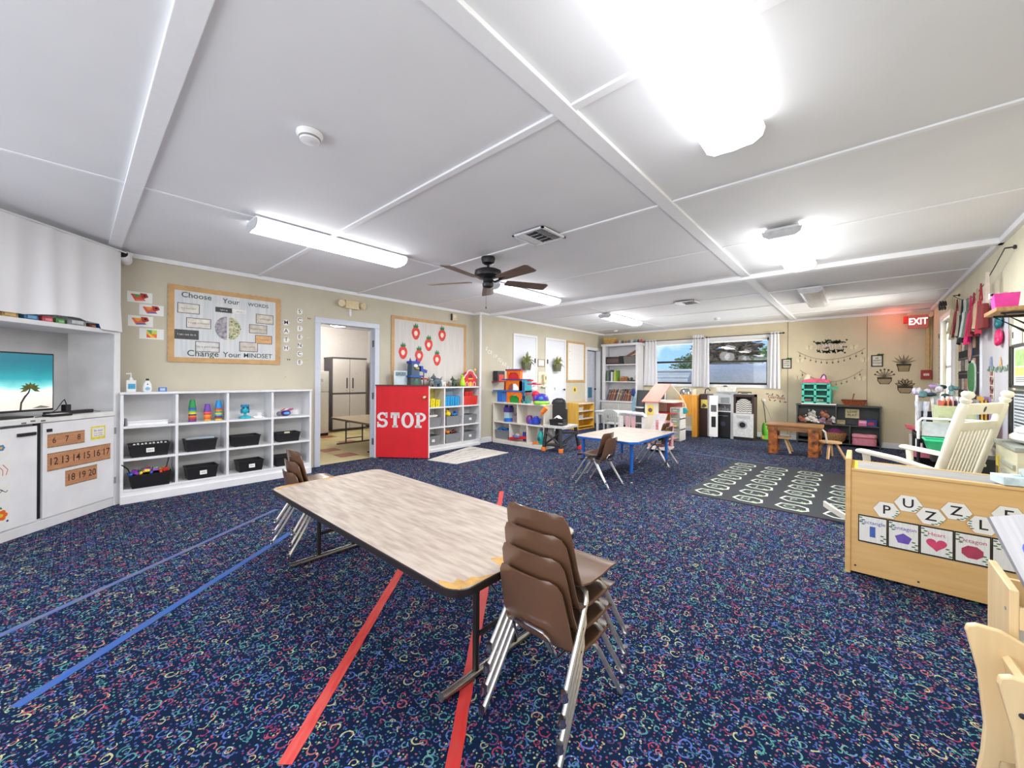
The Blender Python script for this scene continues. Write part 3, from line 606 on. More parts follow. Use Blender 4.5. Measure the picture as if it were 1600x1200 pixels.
a = fz(22, 1106); b_ = fz(455, 832); tape((a.x, a.y), (b_.x, b_.y), .045, tapem((22, 88, 176), (70, 92, 140)), 'blue floor tape nearest the photographer, ending under the left chairs')
a = fz(-60, 1021); b_ = fz(432, 796); tape((a.x, a.y), (b_.x, b_.y), .038, tapem((48, 84, 160), (112, 112, 118)), 'worn blue floor tape nearer the white shelves')
a = fz(452, 1184); b_ = fz(626, 892); a = a-(b_-a)*.02; tape((a.x, a.y), (b_.x+(b_.x-a.x)*.9, b_.y+(b_.y-a.y)*.9), .047, tapem((206, 42, 44), (214, 90, 80)), 'red floor tape left of the pair running under the front table')
a = fz(705, 1195); b_ = fz(745, 925); e2 = fz(784, 768); a = a-(b_-a)*.2; tape((a.x, a.y), (e2.x, e2.y), .047, tapem((212, 34, 36), (190, 72, 66)), 'red floor tape passing under the table beside the chair stack')
def marble():
    mt, t, b = new_mat('marble_print'); N = t.nodes.new; l = t.links.new; b.inputs['Roughness'].default_value = .3
    co = N('ShaderNodeTexCoord'); n1 = N('ShaderNodeTexNoise'); n1.inputs['Scale'].default_value = 3; n1.inputs['Detail'].default_value = 7; l(co.outputs['Object'], n1.inputs['Vector'])
    wv = N('ShaderNodeTexWave'); wv.inputs['Scale'].default_value = 2.2; wv.inputs['Distortion'].default_value = 14; wv.inputs['Detail'].default_value = 4; l(co.outputs['Object'], wv.inputs['Vector'])
    r = N('ShaderNodeValToRGB'); r.color_ramp.elements[0].position = .0; r.color_ramp.elements[0].color = lin((190, 172, 158)); r.color_ramp.elements[1].position = .25; r.color_ramp.elements[1].color = lin((226, 222, 214)); l(wv.outputs[0], r.inputs[0]); l(r.outputs[0], b.inputs['Base Color']); return mt
pm = [fz(668, 719), fz(713, 725.5), fz(795, 707.5), fz(735, 697.5)]
MB().prism([(p.x, p.y) for p in pm], .001, .004, 'z').build('marble_mat', marble(), None, label='marble patterned vinyl mat on the carpet beside the red half door', cat='mat')
rug = thing('alphabet_rug', 'dark grey alphabet rug with rows of white hexagon letter tiles', 'rug', (-.61, 5.55, 0))
RX, RY = .86, 1.13
MB().prism(rrect(-.80, RX, -RY, RY, .02), 0, .008, 'z').build('rug_base', C((52, 54, 58), .9, 0, .08, 60, .1), rug)
GW = C((205, 215, 200), .8); GG = C((140, 155, 140), .8, 0, .2, 60); GL2 = C((150, 175, 125), .8, 0, .3, 60)
n_ = 0
for cx in range(4):
    for ry in range(7):
        if n_ >= 26: break
        x = -.62+cx*.37; y = -.94+ry*.302; mb = MB()
        hexo = [(-.135, -.03), (-.06, -.10), (.09, -.11), (.14, -.05), (.125, .06), (.05, .105), (-.1, .095)]
        hexi = [(px*.84, py*.78) for px, py in hexo]; k = len(hexo)
        mb.add([(x+px, y+py, .0087) for px, py in hexo+hexi], [(j, (j+1) % k, k+(j+1) % k, k+j) for j in range(k)], GW)
        V, f = text_geo(chr(65+n_), .13, .015); mb.add([(x+a_[0]-.02, y+a_[1], .0089) for a_ in V], f, GG)
        for j in range(3): mb.prism([(x+.04+.02*j, y-.085), (x+.06+.02*j, y-.03-.01*j), (x+.075+.02*j, y-.08)], .0085, .0092, 'z', GL2)
        mb.build('letter_tile', None, rug); n_ += 1
a = fz(1062, 705); b_ = fz(1216, 727.5); tape((a.x, a.y), (b_.x, b_.y), .03, tapem((60, 96, 160), (40, 60, 100)), 'faded blue floor tape running behind the alphabet rug')
# ------------------------------------------------------------------ puzzle shelf with grey sunken top
BIRCH = wood((226, 188, 128), (214, 172, 110), 0, .4, 2)
PZ = thing('puzzle_shelf', 'birch wood shelf with grey top tray, seen from its flat side lettered PUZZLE', 'shelf', (-.07, 3.32, 0))
bx(0, .028, -.015, .38, 0, .735).build('end_panel', BIRCH, PZ, bevel=.006)
bx(.955, .983, -.015, .38, 0, .735).build('end_panel', BIRCH, PZ, bevel=.006)
bx(.028, .955, .0, .02, .015, .655).build('back_panel', BIRCH, PZ)
bx(.028, .955, -.008, .026, .655, .672).build('rim', BIRCH, PZ, bevel=.003)
bx(.028, .955, .02, .37, .06, .08).build('shelf', BIRCH, PZ); bx(.028, .955, .02, .37, .36, .38).build('shelf', BIRCH, PZ)
bx(.028, .955, .35, .37, .60, .668).build('rim', BIRCH, PZ, bevel=.003)
bx(.028, .955, .026, .35, .645, .663).build('tray_top', C((150, 150, 150), .6, 0, .06, 12), PZ, label='grey tray top')
bx(.03, .06, .028, .35, .663, .666).build('yellow_stop', C((240, 205, 40), .5), PZ)
for x, z in ((.05, .055), (.33, .045), (.78, .045)): MB().lathe([(.006, 0), (.006, -.002), (0, -.002)], (x, -.0005, z), 8, None, Matrix.Rotation(PI/2, 4, 'X')).build('screw', DARK, PZ)
PF = Fr(-.07, 3.32, 0)
def hexcard(fr, u, v, r, ch, label, group, sq=.8, parent=None, rot=0, size=None, leaf=True, cc=PAPER, lc=BLACK, cat='letter card', y=-.003):
    xl, z = fr.at(u, v); w_ = fr.w(xl, y); t = thing('letter_card', label, cat, (w_.x, w_.y, z), fr.rz, group)
    P = [(math.cos(math.radians(a_))*r, math.sin(math.radians(a_))*r*sq*1.15) for a_ in (0, 60, 120, 180, 240, 300)]
    MB().flat([(x*1.06, z_*1.06) for x, z_ in P], .001, TAN).flat(P, 0, cc).build('card', None, t)
    if ch: MB().text(ch, (0, 0), size or r*1.25, None, -.0012, .01).build('letter', lc, t)
    if leaf:
        mb = MB()
        for k in range(4): a_ = math.radians(150+k*18+rot); mb.ell((math.cos(a_)*r*.8, -.001, math.sin(a_)*r*.72), (r*.13, .0008, r*.05), 6)
        mb.build('leaf_print', GREEN, t)
    return t
for ch, u, v, lb in (('P', 1385, 797, 'hexagon card lettered P, first of the row on the puzzle shelf'), ('U', 1419, 787, 'hexagon card lettered U on the puzzle shelf'), ('Z', 1454, 807, 'left hexagon card lettered Z on the puzzle shelf'), ('Z', 1494, 799, 'right hexagon card lettered Z on the puzzle shelf'), ('L', 1536, 821, 'hexagon card lettered L on the puzzle shelf'), ('E', 1576, 806, 'hexagon card lettered E half hidden behind the clipboard')):
    hexcard(PF, u, v, .060, ch, lb, 'hexagon letters on the puzzle shelf', rot=ord(ch)*37 % 200, sq=.78, size=.075)
def shapecard(x, ch, col, kind, label):
    t = thing('shape_card', label, 'card', (-.07+x, 3.3165, .30), 0, 'shape cards on the puzzle shelf'); W_ = .134
    MB().flat([(-W_/2, -.085), (W_/2, -.085), (W_/2, .085), (-W_/2, .085)], 0, BLACK).flat([(-W_/2+.005, -.077), (W_/2-.005, -.077), (W_/2-.005, .077), (-W_/2+.005, .077)], -.0007, C((232, 232, 228), .7, 0, .05, 30, 0, 0, (8, 1, .3))).build('card', None, t)
    MB().text(ch, (0, .043), .03, None, -.0022).build('word', C(col, .6), t)
    c_ = C(col, .6, 0, .1); mb = MB()
    if kind == 'rect': P = [(-.013, -.045), (.013, -.045), (.013, .02), (-.013, .02)]
    elif kind == 'pent': P = [(math.cos(math.radians(90+72*k))*.038, math.sin(math.radians(90+72*k))*.033-.018) for k in range(5)]
    elif kind == 'oct': P = [(math.cos(math.radians(22.5+45*k))*.043, math.sin(math.radians(22.5+45*k))*.037-.018) for k in range(8)]
    else: P = [(.0026*16*math.sin(a_)**3, .0025*(13*math.cos(a_)-5*math.cos(2*a_)-2*math.cos(3*a_)-math.cos(4*a_))-.014) for a_ in [2*PI*k/28 for k in range(28)]]
    if kind != 'none': mb.flat(P, -.0015).build('shape_print', c_, t)
    mb = MB()
    for sx, sz in ((-1, 1), (1, -1)):
        for k in range(4): mb.ell((sx*(.055-.012*(k % 2)), -.002, sz*(.068-.013*k)), (.009, .0005, .004), 6)
    mb.build('leaf_print', GREEN, t)
for k, (ch, col, kd) in enumerate((('Rectangle', (70, 100, 180), 'rect'), ('Pentagon', (110, 85, 180), 'pent'), ('Heart', (214, 72, 110), 'heart'), ('Octagon', (176, 62, 90), 'oct'), ('Circle', (90, 150, 110), 'none'))):
    shapecard(.028+.035+.067+k*.1355, ch, col, kd, 'card reading %s with its shape on the puzzle shelf' % ch if k < 4 else 'leaf-edged card mostly hidden at the right end of the shape cards')
# tissue box on the tray
tx = fz(1590, 752, .70); t = thing('tissue_box', 'pale blue and white tissue box on the puzzle shelf top', 'tissue box', (tx.x+.045, 3.40, .6755), .25)
MB().box(-.115, .115, -.06, .06, 0, .045).build('carton', C((205, 230, 240), .5, 0, .1, 30), t, bevel=.003)
bx(-.02, .115, -.0615, -.0605, .004, .04).build('teal_print', C((60, 180, 200), .5), t); MB().prism(circ(0, 0, .02, 16, 0, .06), .0452, .0458, 'z').build('opening', C((120, 180, 200), .6), t)
mb = MB(); mb.grid([[(-.03+.01*j, -.01+.02*math.sin(j*1.3+i), .045+.02*i+.006*math.sin(j*2)) for j in range(7)] for i in range(3)], None, .001); mb.build('tissue', PAPER, t, smooth=True)
# ------------------------------------------------------------------ rocking chair
CREAM = C((232, 228, 212), .4, 0, .03, 10)
rk = thing('rocking_chair', 'cream wooden rocking chair with slatted back behind the puzzle shelf', 'rocking chair', (.343, 4.45, 0), -2.052)
def post(x, name='back_post'):
    A = Vector((x, .155, .30)); B = Vector((x, .372, 1.145)); d = (B-A).normalized(); rot = Vector((0, 0, 1)).rotation_difference(d).to_matrix().to_4x4(); L_ = (B-A).length
    pr = [(.016, -.12), (.024, 0), (.027, .2), (.026, .4), (.03, .55), (.029, L_-.12), (.026, L_-.08), (.02, L_-.07), (.03, L_-.055), (.031, L_-.04), (.021, L_-.032), (.033, L_-.015), (.034, L_), (.024, L_+.015), (0, L_+.02)]
    return MB().lathe(pr, A, 14, None, rot).build(name, CREAM, rk, smooth=True)
post(-.275); post(.275)
def bk(x0, x1, s0, s1, th, name, mt=CREAM, off=0):
    A = Vector((0, .155, .30)); B = Vector((0, .372, 1.145)); L_ = (B-A).length; a_ = math.atan2(.217, .845)
    M2 = Matrix.Translation(A) @ Matrix.Rotation(-a_, 4, 'X'); return MB().box(x0, x1, -th/2+off, th/2+off, s0, s1, None, M2).build(name, mt, rk, bevel=.004)
bk(-.26, .26, .72, .80, .022, 'top_rail'); bk(-.26, .26, .60, .665, .022, 'cross_rail'); bk(-.26, .26, .12, .17, .022, 'bottom_rail')
for k in range(9): bk(-.2+.05*k-.012, -.2+.05*k+.012, .16, .61, .012, 'slat')
A_ = math.atan2(.217, .845); M2 = Matrix.Translation((0, .155, .30)) @ Matrix.Rotation(-A_, 4, 'X')
MB().ell((0, 0, 0), (.016, .003, .022), 14, None, M2 @ Matrix.Translation((0, .012, .76))).build('emblem', C((70, 55, 40), .4), rk, label='small dark oval plaque')
for x in (-.305, .305):
    MB().prism([(-.24, .645), (-.25, .66), (-.235, .675), (.0, .652), (.25, .60), (.25, .575), (0, .62)], x-.035, x+.035, 'x').build('armrest', CREAM, rk, bevel=.008)
    MB().tube([(x*.97, -.17, .40), (x, -.19, .67)], .02, 10, r2=.026).build('arm_support', CREAM, rk, smooth=True)
    MB().tube([(x*.93, -.25, .42), (x*.93, -.24, .06)], .022, 10, r2=.018).build('front_leg', CREAM, rk, smooth=True)
    MB().tube([(x*.9, .155, .32), (x*.93, .10, .06)], .022, 10, r2=.018).build('rear_leg', CREAM, rk, smooth=True)
    c0, R0 = 1.15, 1.15; mb = MB(); P = []
    for k in range(13):
        a_ = math.radians(-24+48*k/12-2); P.append((math.sin(a_)*R0, c0-math.cos(a_)*R0))
    Q = [(y, z+.045) for y, z in P]; mb.prism(P+Q[::-1], x*.93-.014, x*.93+.014, 'x').build('rocker', CREAM, rk)
    MB().tube([(x*.93, -.24, .2), (x*.92, .08, .2)], .011, 8).build('stretcher', CREAM, rk, smooth=True)
MB().prism([(-.27, .40), (-.28, .42), (-.26, .437), (.0, .415), (.16, .40), (.16, .375), (0, .39)], -.26, .26, 'x').build('seat', CREAM, rk, bevel=.006)
MB().tube([(-.26, -.24, .25), (.26, -.24, .25)], .011, 8).build('stretcher', CREAM, rk, smooth=True)
# ------------------------------------------------------------------ book rack and wooden chair at the lower right
PALE = wood((230, 205, 160), (220, 190, 142), 2, .45, 2)
br_ = thing('book_rack', 'pale birch book display rack at the right edge of the photograph', 'book rack', (.305, 1.70, 0))
bx(0, .018, 0, .24, 0, .665).build('side_panel', PALE, br_, bevel=.003); bx(.60, .618, 0, .24, 0, .665).build('side_panel', PALE, br_, bevel=.003)
for z in (.1, .34): MB().add([(.018, .02, z), (.6, .02, z), (.6, .22, z+.16), (.018, .22, z+.16), (.018, .02, z+.012), (.6, .02, z+.012), (.6, .212, z+.17), (.018, .212, z+.17)], [(0, 3, 2, 1), (4, 5, 6, 7), (0, 1, 5, 4), (2, 3, 7, 6), (0, 4, 7, 3), (1, 2, 6, 5)]).build('sloped_shelf', PALE, br_)
bx(.018, .6, .225, .24, .02, .62).build('back_panel', PALE, br_); bx(.018, .6, .0, .015, .06, .14).box(.018, .6, .0, .015, .30, .38).box(.018, .6, .0, .015, .56, .62).build('lip', PALE, br_, bevel=.002)
for x in (.019,):
    for z in (.60, .50, .18): MB().lathe([(.005, 0), (.005, .0015), (0, .0015)], (-.0005, .03, z), 8, None, Matrix.Rotation(-PI/2, 4, 'Y')).build('screw', GREY, br_)
t = thing('display_clipboard', 'grey wood-grain clipboard with blue rounded panel leaning on the book rack', 'clipboard', (.372, 1.80, .60), 0)
M3 = Matrix.Rotation(-.25, 4, 'X') @ Matrix.Rotation(.3, 4, 'Y')
t.rotation_euler = (-.30, -.38, -.15)
MB().box(0, .32, 0, .006, 0, .24).build('board', C((205, 205, 208), .5, 0, 0, 6, 0, 0, (14, 1, .5), (186, 186, 192)), t)
MB().flat(rrect(.03, .30, .02, .17, .03), -.001).build('blue_panel', C((90, 105, 215), .5), t); MB().flat(rrect(.055, .30, .035, .15, .02), -.002).build('photo_card', PAPER, t); MB().flat(rrect(.11, .28, .06, .12, .01), -.003).build('photo_print', C((120, 60, 90), .5, 0, .3, 20), t)
MB().box(-.006, 0, -.001, .007, 0, .24).build('edge', C((120, 120, 125), .5), t)
bks = thing('picture_book', 'picture book with grey cover in the lower shelf of the book rack', 'book', (.34, 1.72, .36)); bks.rotation_euler = (-.5, 0, 0)
MB().box(0, .2, 0, .012, 0, .2).build('cover', C((210, 212, 215), .5), bks); MB().flat([(.02, .02), (.18, .02), (.18, .18), (.02, .18)], -.001).build('cover_print', C((90, 95, 90), .5, 0, .3, 30), bks)
# wooden chair facing away
wc = thing('wooden_chair', 'pale plywood children chair at the bottom right corner', 'chair', (.262, 1.53, 0), PI/2+.07)
# side panel outline in (y_local forward = -y): chair faces +x
def side(x, th=.018):
    P = [(.055, .0), (.085, .0), (.055, .22), (.05, .30), (.062, .44), (.085, .545), (.082, .56), (.065, .568), (.02, .565), (-.02, .545), (-.04, .50), (-.06, .36), (-.10, .31), (-.30, .30), (-.32, .28), (-.31, .0), (-.27, .0), (-.25, .24), (-.10, .25), (.02, .22)]
    P = [(a_-.05, b2) for a_, b2 in P]
    return MB().prism(P, x-th/2, x+th/2, 'x')
for x in (-.12, .12):
    side(x).build('side_panel', PALE, wc, bevel=.004)
    s_ = -1 if x < 0 else 1
    for z, y in ((.49, .0), (.42, -.02)): MB().lathe([(.006, 0), (.006, .002), (0, .003)], (x+s_*.0095, y, z), 10, None, Matrix.Rotation(s_*PI/2, 4, 'Y')).build('bolt', DARK, wc)
MB().prism([(-.075, .38), (-.05, .50), (-.04, .51), (-.028, .50), (-.05, .38)], -.111, .111, 'x').build('backrest', PALE, wc, bevel=.002)
bx(-.111, .111, -.35, -.08, .268, .284).build('seat', PALE, wc, bevel=.003); bx(-.111, .111, -.34, -.325, .06, .1).build('stretcher', PALE, wc)
# ------------------------------------------------------------------ tall white corner cabinet
W_, D_ = 1.75, .45
CP = CF.w(0, 0)
cb = thing('corner_cabinet', 'tall built-in white cabinet across the near left corner with curtained top', 'cabinet', (CP.x, CP.y, 0), CF.rz)
SCUFF = C((228, 228, 230), .45, 0, .05, 5)
bx(-.03, 0, .0, D_, 0, 2.43).build('side_panel', SCUFF, cb); bx(-.055, -.0, -.018, .0, 0, 2.43).build('face_stile', WHITE, cb, bevel=.003)
bx(-W_, -.03, D_-.02, D_, .05, 2.43).build('back_panel', C((200, 200, 202), .6, 0, .06, 4), cb)
bx(-W_, 0, -.012, .0, 0, .07).build('kick_board', SCUFF, cb, bevel=.002); bx(-W_, -.055, -.006, D_-.02, .07, .09).build('bottom_shelf', SCUFF, cb)
bx(-W_, -.055, -.03, D_-.02, .855, .895).build('countertop', C((232, 232, 230), .4, 0, .05, 7), cb, bevel=.004)
for x, z in ((-.66, .865), (-.73, .87), (-.79, .86)): bx(x-.02, x+.012, -.0312, -.03, z, z+.012).build('chip', C((120, 110, 100), .7), cb)
bx(-W_, -.055, -.015, D_-.02, 1.63, 1.668).build('upper_shelf', SCUFF, cb, bevel=.003)
bx(-W_, -.055, .0, .02, 2.39, 2.43).build('top_rail', SCUFF, cb); bx(-.69, -.655, .002, .02, .09, .855).build('door_gap', BLACK, cb, label='dark gap between the two lower doors')
dR = bx(-.655, -.06, -.02, -.001, .085, .85).build('cabinet_door', WHITE, cb, bevel=.002)
for z in (.24, .71): bx(-.062, -.045, -.0235, -.018, z-.03, z+.03).tube([(-.06, -.023, z-.03), (-.06, -.023, z+.03)], .004, 6).build('hinge', GREY, dR)
bx(-.63, -.595, -.028, -.02, .775, .80).build('latch', BLACK, dR)
dL = bx(-1.30, -.695, -.02, -.001, .085, .835).build('cabinet_door', WHITE, cb, bevel=.002)
MB().box(-.83, -.71, -.034, -.02, .765, .79).build('latch', BLACK, dL, bevel=.003)
bx(-.05, 0, -.02, -.018, .0, .02).build('trim_piece', WHITE, cb)
# curtain on the cabinet
rd = random.Random(4); P = []; rows = 16; n = 150
for i in range(rows+1):
    t_ = i/rows; row = []
    for j in range(n+1):
        s_ = j/n; xl = -1.9+(1.9-.045)*s_+.035*t_*max(0, (s_-.8))*5
        zb = 1.70+.03*max(0, math.sin(s_*9.5+.6))-.045*(s_ > .9); z = 2.425+(zb-2.425)*t_
        y = -.035+(math.sin(s_*44+1.5*math.sin(s_*9))*.017+math.sin(s_*21+2)*.02*t_)*(.35+.65*t_)
        row.append((xl, y, z))
    P.append(row)
MB().grid(P, None, .0015).build('curtain', C((232, 232, 235), .85, 0, .008, 6), None, label='white gathered curtain across the top of the tall corner cabinet', cat='curtain', loc=(CP.x, CP.y, 0), rz=CF.rz, smooth=True)
MB().tube([(-1.9, -.045, 2.43), (.02, -.045, 2.43)], .008, 8).build('curtain_rod', TRIMW, None, label='thin white curtain rod above the corner cabinet', cat='curtain rod', loc=(CP.x, CP.y, 0), rz=CF.rz)
def on(fr, xl, yl, z): p = fr.w(xl, yl, z); return (p.x, p.y, p.z)
# things on the upper shelf peeping under the curtain
for k, (x, w_, h, c, lb, nm) in enumerate(((-.93, .09, .10, (150, 115, 80), 'brown rounded box', 'craft_box'), (-.84, .11, .07, (196, 160, 96), 'tan craft tray', 'craft_tray'), (-.70, .1, .06, (60, 120, 160), 'blue paper pad', 'paper_pad'), (-.585, .08, .05, (210, 90, 110), 'pink and white sticker box', 'sticker_box'), (-.49, .07, .045, (90, 150, 80), 'green crayon tin', 'crayon_tin'), (-.36, .16, .075, (140, 146, 148), 'grey folded bag', 'folded_bag'), (-.22, .06, .04, (120, 60, 50), 'dark red tape roll box', 'tape_box'), (-.125, .09, .045, (30, 110, 180), 'bright blue flat box', 'flat_box'))):
    t = thing(nm, lb+' on the upper shelf under the corner curtain', 'box', on(CF, x, .07, 1.668), CF.rz)
    MB().frust((0, 0, 0), (w_, .1), (w_*.92, .09), h).build('body', C(c, .6, 0, .15, 30), t, bevel=.003); bx(-w_*.3, w_*.3, -.0535, -.05, h*.2, h*.6).build('label_patch', C(tuple(min(255, q_+60) for q_ in c), .6), t)
# monitor
def scr():
    mt, t, b = new_mat('beach_screen'); N = t.nodes.new; l = t.links.new; b.inputs['Roughness'].default_value = .3
    co = N('ShaderNodeTexCoord'); sp_ = N('ShaderNodeSeparateXYZ'); l(co.outputs['Object'], sp_.inputs[0])
    n_ = N('ShaderNodeTexNoise'); n_.inputs['Scale'].default_value = 6; n_.inputs['Detail'].default_value = 6; l(co.outputs['Object'], n_.inputs['Vector'])
    ad = N('ShaderNodeMath'); ad.operation = 'MULTIPLY_ADD'; ad.inputs[1].default_value = .09; l(n_.outputs['Fac'], ad.inputs[0]); l(sp_.outputs[2], ad.inputs[2])
    mr = N('ShaderNodeMapRange'); mr.inputs[1].default_value = .09; mr.inputs[2].default_value = .49; l(ad.outputs[0], mr.inputs[0])
    r = N('ShaderNodeValToRGB'); E_ = r.color_ramp.elements; E_[0].position = 0; E_[0].color = lin((214, 204, 196)); E_[1].position = 1; E_[1].color = lin((8, 104, 122))
    for p_, c_ in ((.30, (226, 216, 208)), (.36, (244, 246, 246)), (.42, (214, 236, 236)), (.5, (120, 206, 204)), (.66, (30, 150, 160)), (.85, (6, 120, 132))): e_ = E_.new(p_); e_.color = lin(c_)
    l(mr.outputs[0], r.inputs[0]); l(r.outputs[0], b.inputs['Base Color']); l(r.outputs[0], b.inputs['Emission Color']); b.inputs['Emission Strength'].default_value = .35; return mt
MX, MZ = CF.at(84, 563, -.14), 0
mx0 = -.50; 
mo = thing('monitor', 'black-framed monitor showing a beach on the corner cabinet counter', 'monitor', on(CF, CF.at(84, 645, -.12)[0], .12, .895), CF.rz+.0)
bx(-.86, 0, 0, .03, .045, .52).build('casing', BLACK, mo, bevel=.004)
bx(-.85, -.012, -.002, 0, .062, .508).build('screen', scr(), mo, label='screen with turquoise sea and sand')
mb = MB()
P = [(-.245, .06), (-.24, .12), (-.215, .17), (-.19, .20), (-.178, .235), (-.17, .235), (-.18, .195), (-.205, .16), (-.228, .115), (-.232, .06)]
mb.flat(P, -.002, C((62, 50, 40), .7))
for k in range(9):
    a_ = math.radians(-20+k*27.5); L2 = .075; c = (-.173, .235); tip = (c[0]+math.cos(a_)*L2, c[1]+math.sin(a_)*L2*.8-.012); nx, nz = -math.sin(a_)*.012, math.cos(a_)*.012
    mb.flat([c, ((c[0]+tip[0])/2+nx, (c[1]+tip[1])/2+nz), tip, ((c[0]+tip[0])/2-nx, (c[1]+tip[1])/2-nz)], -.0022, C((110, 118, 48), .7, 0, .2, 40))
mb.flat([(-.16, .07), (-.1, .09), (-.03, .075), (-.06, .068)], -.002, C((140, 136, 124), .7))
mb.build('palm_picture', None, mo, label='palm tree picture')
mb = MB().prism([(-.60, -.06), (-.2, -.06), (-.22, .12), (-.58, .12)], 0, .012, 'z').box(-.43, -.37, .015, .035, .01, .06); mb.build('stand', BLACK, mo, bevel=.003)
hb = thing('streaming_box', 'small flat black box with white top in front of the monitor foot', 'media box', on(CF, -.53, .0, .896), CF.rz); bx(-.08, .08, -.04, .04, 0, .02).build('body', BLACK, hb, bevel=.004); bx(-.06, .06, -.03, .03, .02, .0215).build('top_plate', WHITE, hb)
ps = thing('power_strip', 'black power strip with plug behind the monitor corner', 'power strip', on(CF, -.33, .10, .896), CF.rz); bx(-.19, .17, -.03, .03, 0, .03).build('body', BLACK, ps, bevel=.004)
bx(-.06, -.02, -.025, .02, .03, .085).build('plug', BLACK, ps, bevel=.003); MB().tube([(-.04, -.005, .085), (-.06, -.01, .13), (-.1, -.03, .11), (-.17, -.06, .05), (-.28, -.09, .008), (-.36, -.1, .004)], .0035, 6).build('cord', BLACK, ps, smooth=True)
MB().tube([(.17, 0, .015), (.2, -.02, .008), (.23, -.03, .004)], .003, 6).build('cord', BLACK, ps, smooth=True)
# cards on the cabinet doors
CORK = C((206, 150, 108), .8, 0, .15, 8, 0, 0, (1, 1, 9), (176, 118, 82)); INK = C((58, 40, 34), .7)
def strip(x0, x1, z0, z1, nums, label, tilt=0):
    t = thing('number_strip', label, 'number strip', on(CF, (x0+x1)/2, -.021, (z0+z1)/2), CF.rz, 'wood-grain number strips on the cabinet door'); t.rotation_euler = (0, tilt, CF.rz)
    w2, h2 = (x1-x0)/2, (z1-z0)/2; n = len(nums)
    MB().box(-w2, w2, -.0015, 0, -h2, h2).build('card', CORK, t); MB().box(-w2, w2, -.002, -.0012, h2-.008, h2).box(-w2, w2, -.002, -.0012, -h2, -h2+.008).build('border', C((150, 130, 96), .7, 0, .3, 60), t)
    for k, s_ in enumerate(nums): MB().text(s_, (-w2+(k+.5)*2*w2/n, 0), min(.085, h2*1.25), None, -.0022, .008, 0, .85).build('number', INK, t)
strip(-.625, -.335, .645, .755, ['6', '7', '8'], 'uppermost wood-grain strip, 6 7 8, on the right cabinet door')
strip(-.625, -.10, .455, .60, ['12', '13', '14', '15', '16', '17'], 'long middle wood-grain strip, 12 to 17, on the right cabinet door')
strip(-.49, -.225, .30, .43, ['18', '19', '20'], 'lowest wood-grain strip, 18 19 20, on the right cabinet door')
t = thing('yellow_notice', 'yellow-bordered notice at the top corner of the right cabinet door', 'notice', on(CF, -.215, -.021, .715), CF.rz)
bx(-.065, .065, -.001, 0, -.06, .06).build('card', C((236, 218, 80), .6), t); bx(-.052, .052, -.0016, -.001, -.035, .045).build('white_field', PAPER, t)
mb = MB(); mb.text('Be kind', (0, .02), .026, C((90, 60, 130), .6), -.002).text('WE SHARE', (0, -.005), .016, C((200, 90, 60), .6), -.002).text('AND LISTEN', (0, -.024), .014, BLACK, -.002); mb.build('print', None, t)
ccol = [(90, 140, 190), (220, 130, 110), (70, 70, 80), (240, 110, 30)]
for k in range(4):
    z = .70-.165*k; t = thing('picture_card', ('card with a small blue flower', 'card with pale pink strokes', 'card with a black scribble', 'card with an orange flower')[k]+' on the left cabinet door', 'picture card', on(CF, -.945, -.021, z), CF.rz, 'picture cards on the left cabinet door')
    bx(-.075, .075, -.001, 0, -.07, .07).build('card', PAPER, t); c_ = C(ccol[k], .6, 0, .1, 20); mb = MB()
    if k in (0, 3):
        r_ = .035 if k == 3 else .02
        for j in range(6): a_ = j*PI/3; mb.prism(circ(.02+math.cos(a_)*r_*.7, math.sin(a_)*r_*.7, r_*.5, 8), -.0018, -.001, 'y', c_)
        mb.prism(circ(.02, 0, r_*.4, 8), -.0022, -.0018, 'y', C((240, 200, 60)))
        if k == 3: mb.prism(circ(.06, -.05, .008, 8), -.0018, -.001, 'y', C((40, 70, 150))); mb.prism([(.005, .05), (.03, .045), (.02, .065)], -.0018, -.001, 'y', GREEN)
    elif k == 1:
        for j in range(3): mb.tube([(-.03+.03*j, -.0015, .04), (.0+.03*j, -.0015, 0), (.01+.02*j, -.0015, -.04)], .0025, 5, c_)
    else: mb.tube([(0, -.0015, -.01), (.03, -.0015, .02), (.01, -.0015, .03), (.05, -.0015, .0), (.06, -.0015, .01)], .0025, 5, c_)
    mb.build('drawing', None, t)
# ------------------------------------------------------------------ long white cubby shelf
XC = -5.27
def cubby(y0, y1, x_front, x_back, zs, ys, label, kick=.1, th=.022, topo=.012, name='cubby_shelf', mt=WHITE):
    """local x along the face from the left end"""
    t = thing(name, label, 'shelf', (x_front, y0, 0), PI/2); L_ = y1-y0; D = x_front-x_back-.002
    bx(-.004, L_+.004, -topo, D, zs[-1]-th, zs[-1]).build('top_board', mt, t, bevel=.002)
    for z in zs[:-1]: bx(th, L_-th, 0, D-.008, z-th, z).build('shelf_board', mt, t, bevel=.0015)
    bx(0, th, 0, D-.0, 0, zs[-1]-th).build('side_board', mt, t); bx(L_-th, L_, 0, D, 0, zs[-1]-th).build('side_board', mt, t)
    for y in ys: bx(y-y0-th/2, y-y0+th/2, .001, D-.008, zs[0], zs[-1]-th).build('divider', mt, t)
    bx(th, L_-th, D-.008, D, zs[0], zs[-1]-th).build('back_board', mt, t)
    if kick: bx(th, L_-th, .004, .02, 0, zs[0]-th).build('kick_board', mt, t); bx(0, L_, -.012, .004, 0, zs[0]-.06).build('base_strip', mt, t, bevel=.002)
    return t
cubby(.30, 2.04, XC, XL, [.135, .43, .745, 1.075], [.715, 1.15, 1.595], 'long white cubby shelf of twelve compartments under the left wall posters')
c1 = Fr(XC, 0, PI/2)   # local x = world y
BIN = C((30, 30, 33), .45, 0, .06, 20)
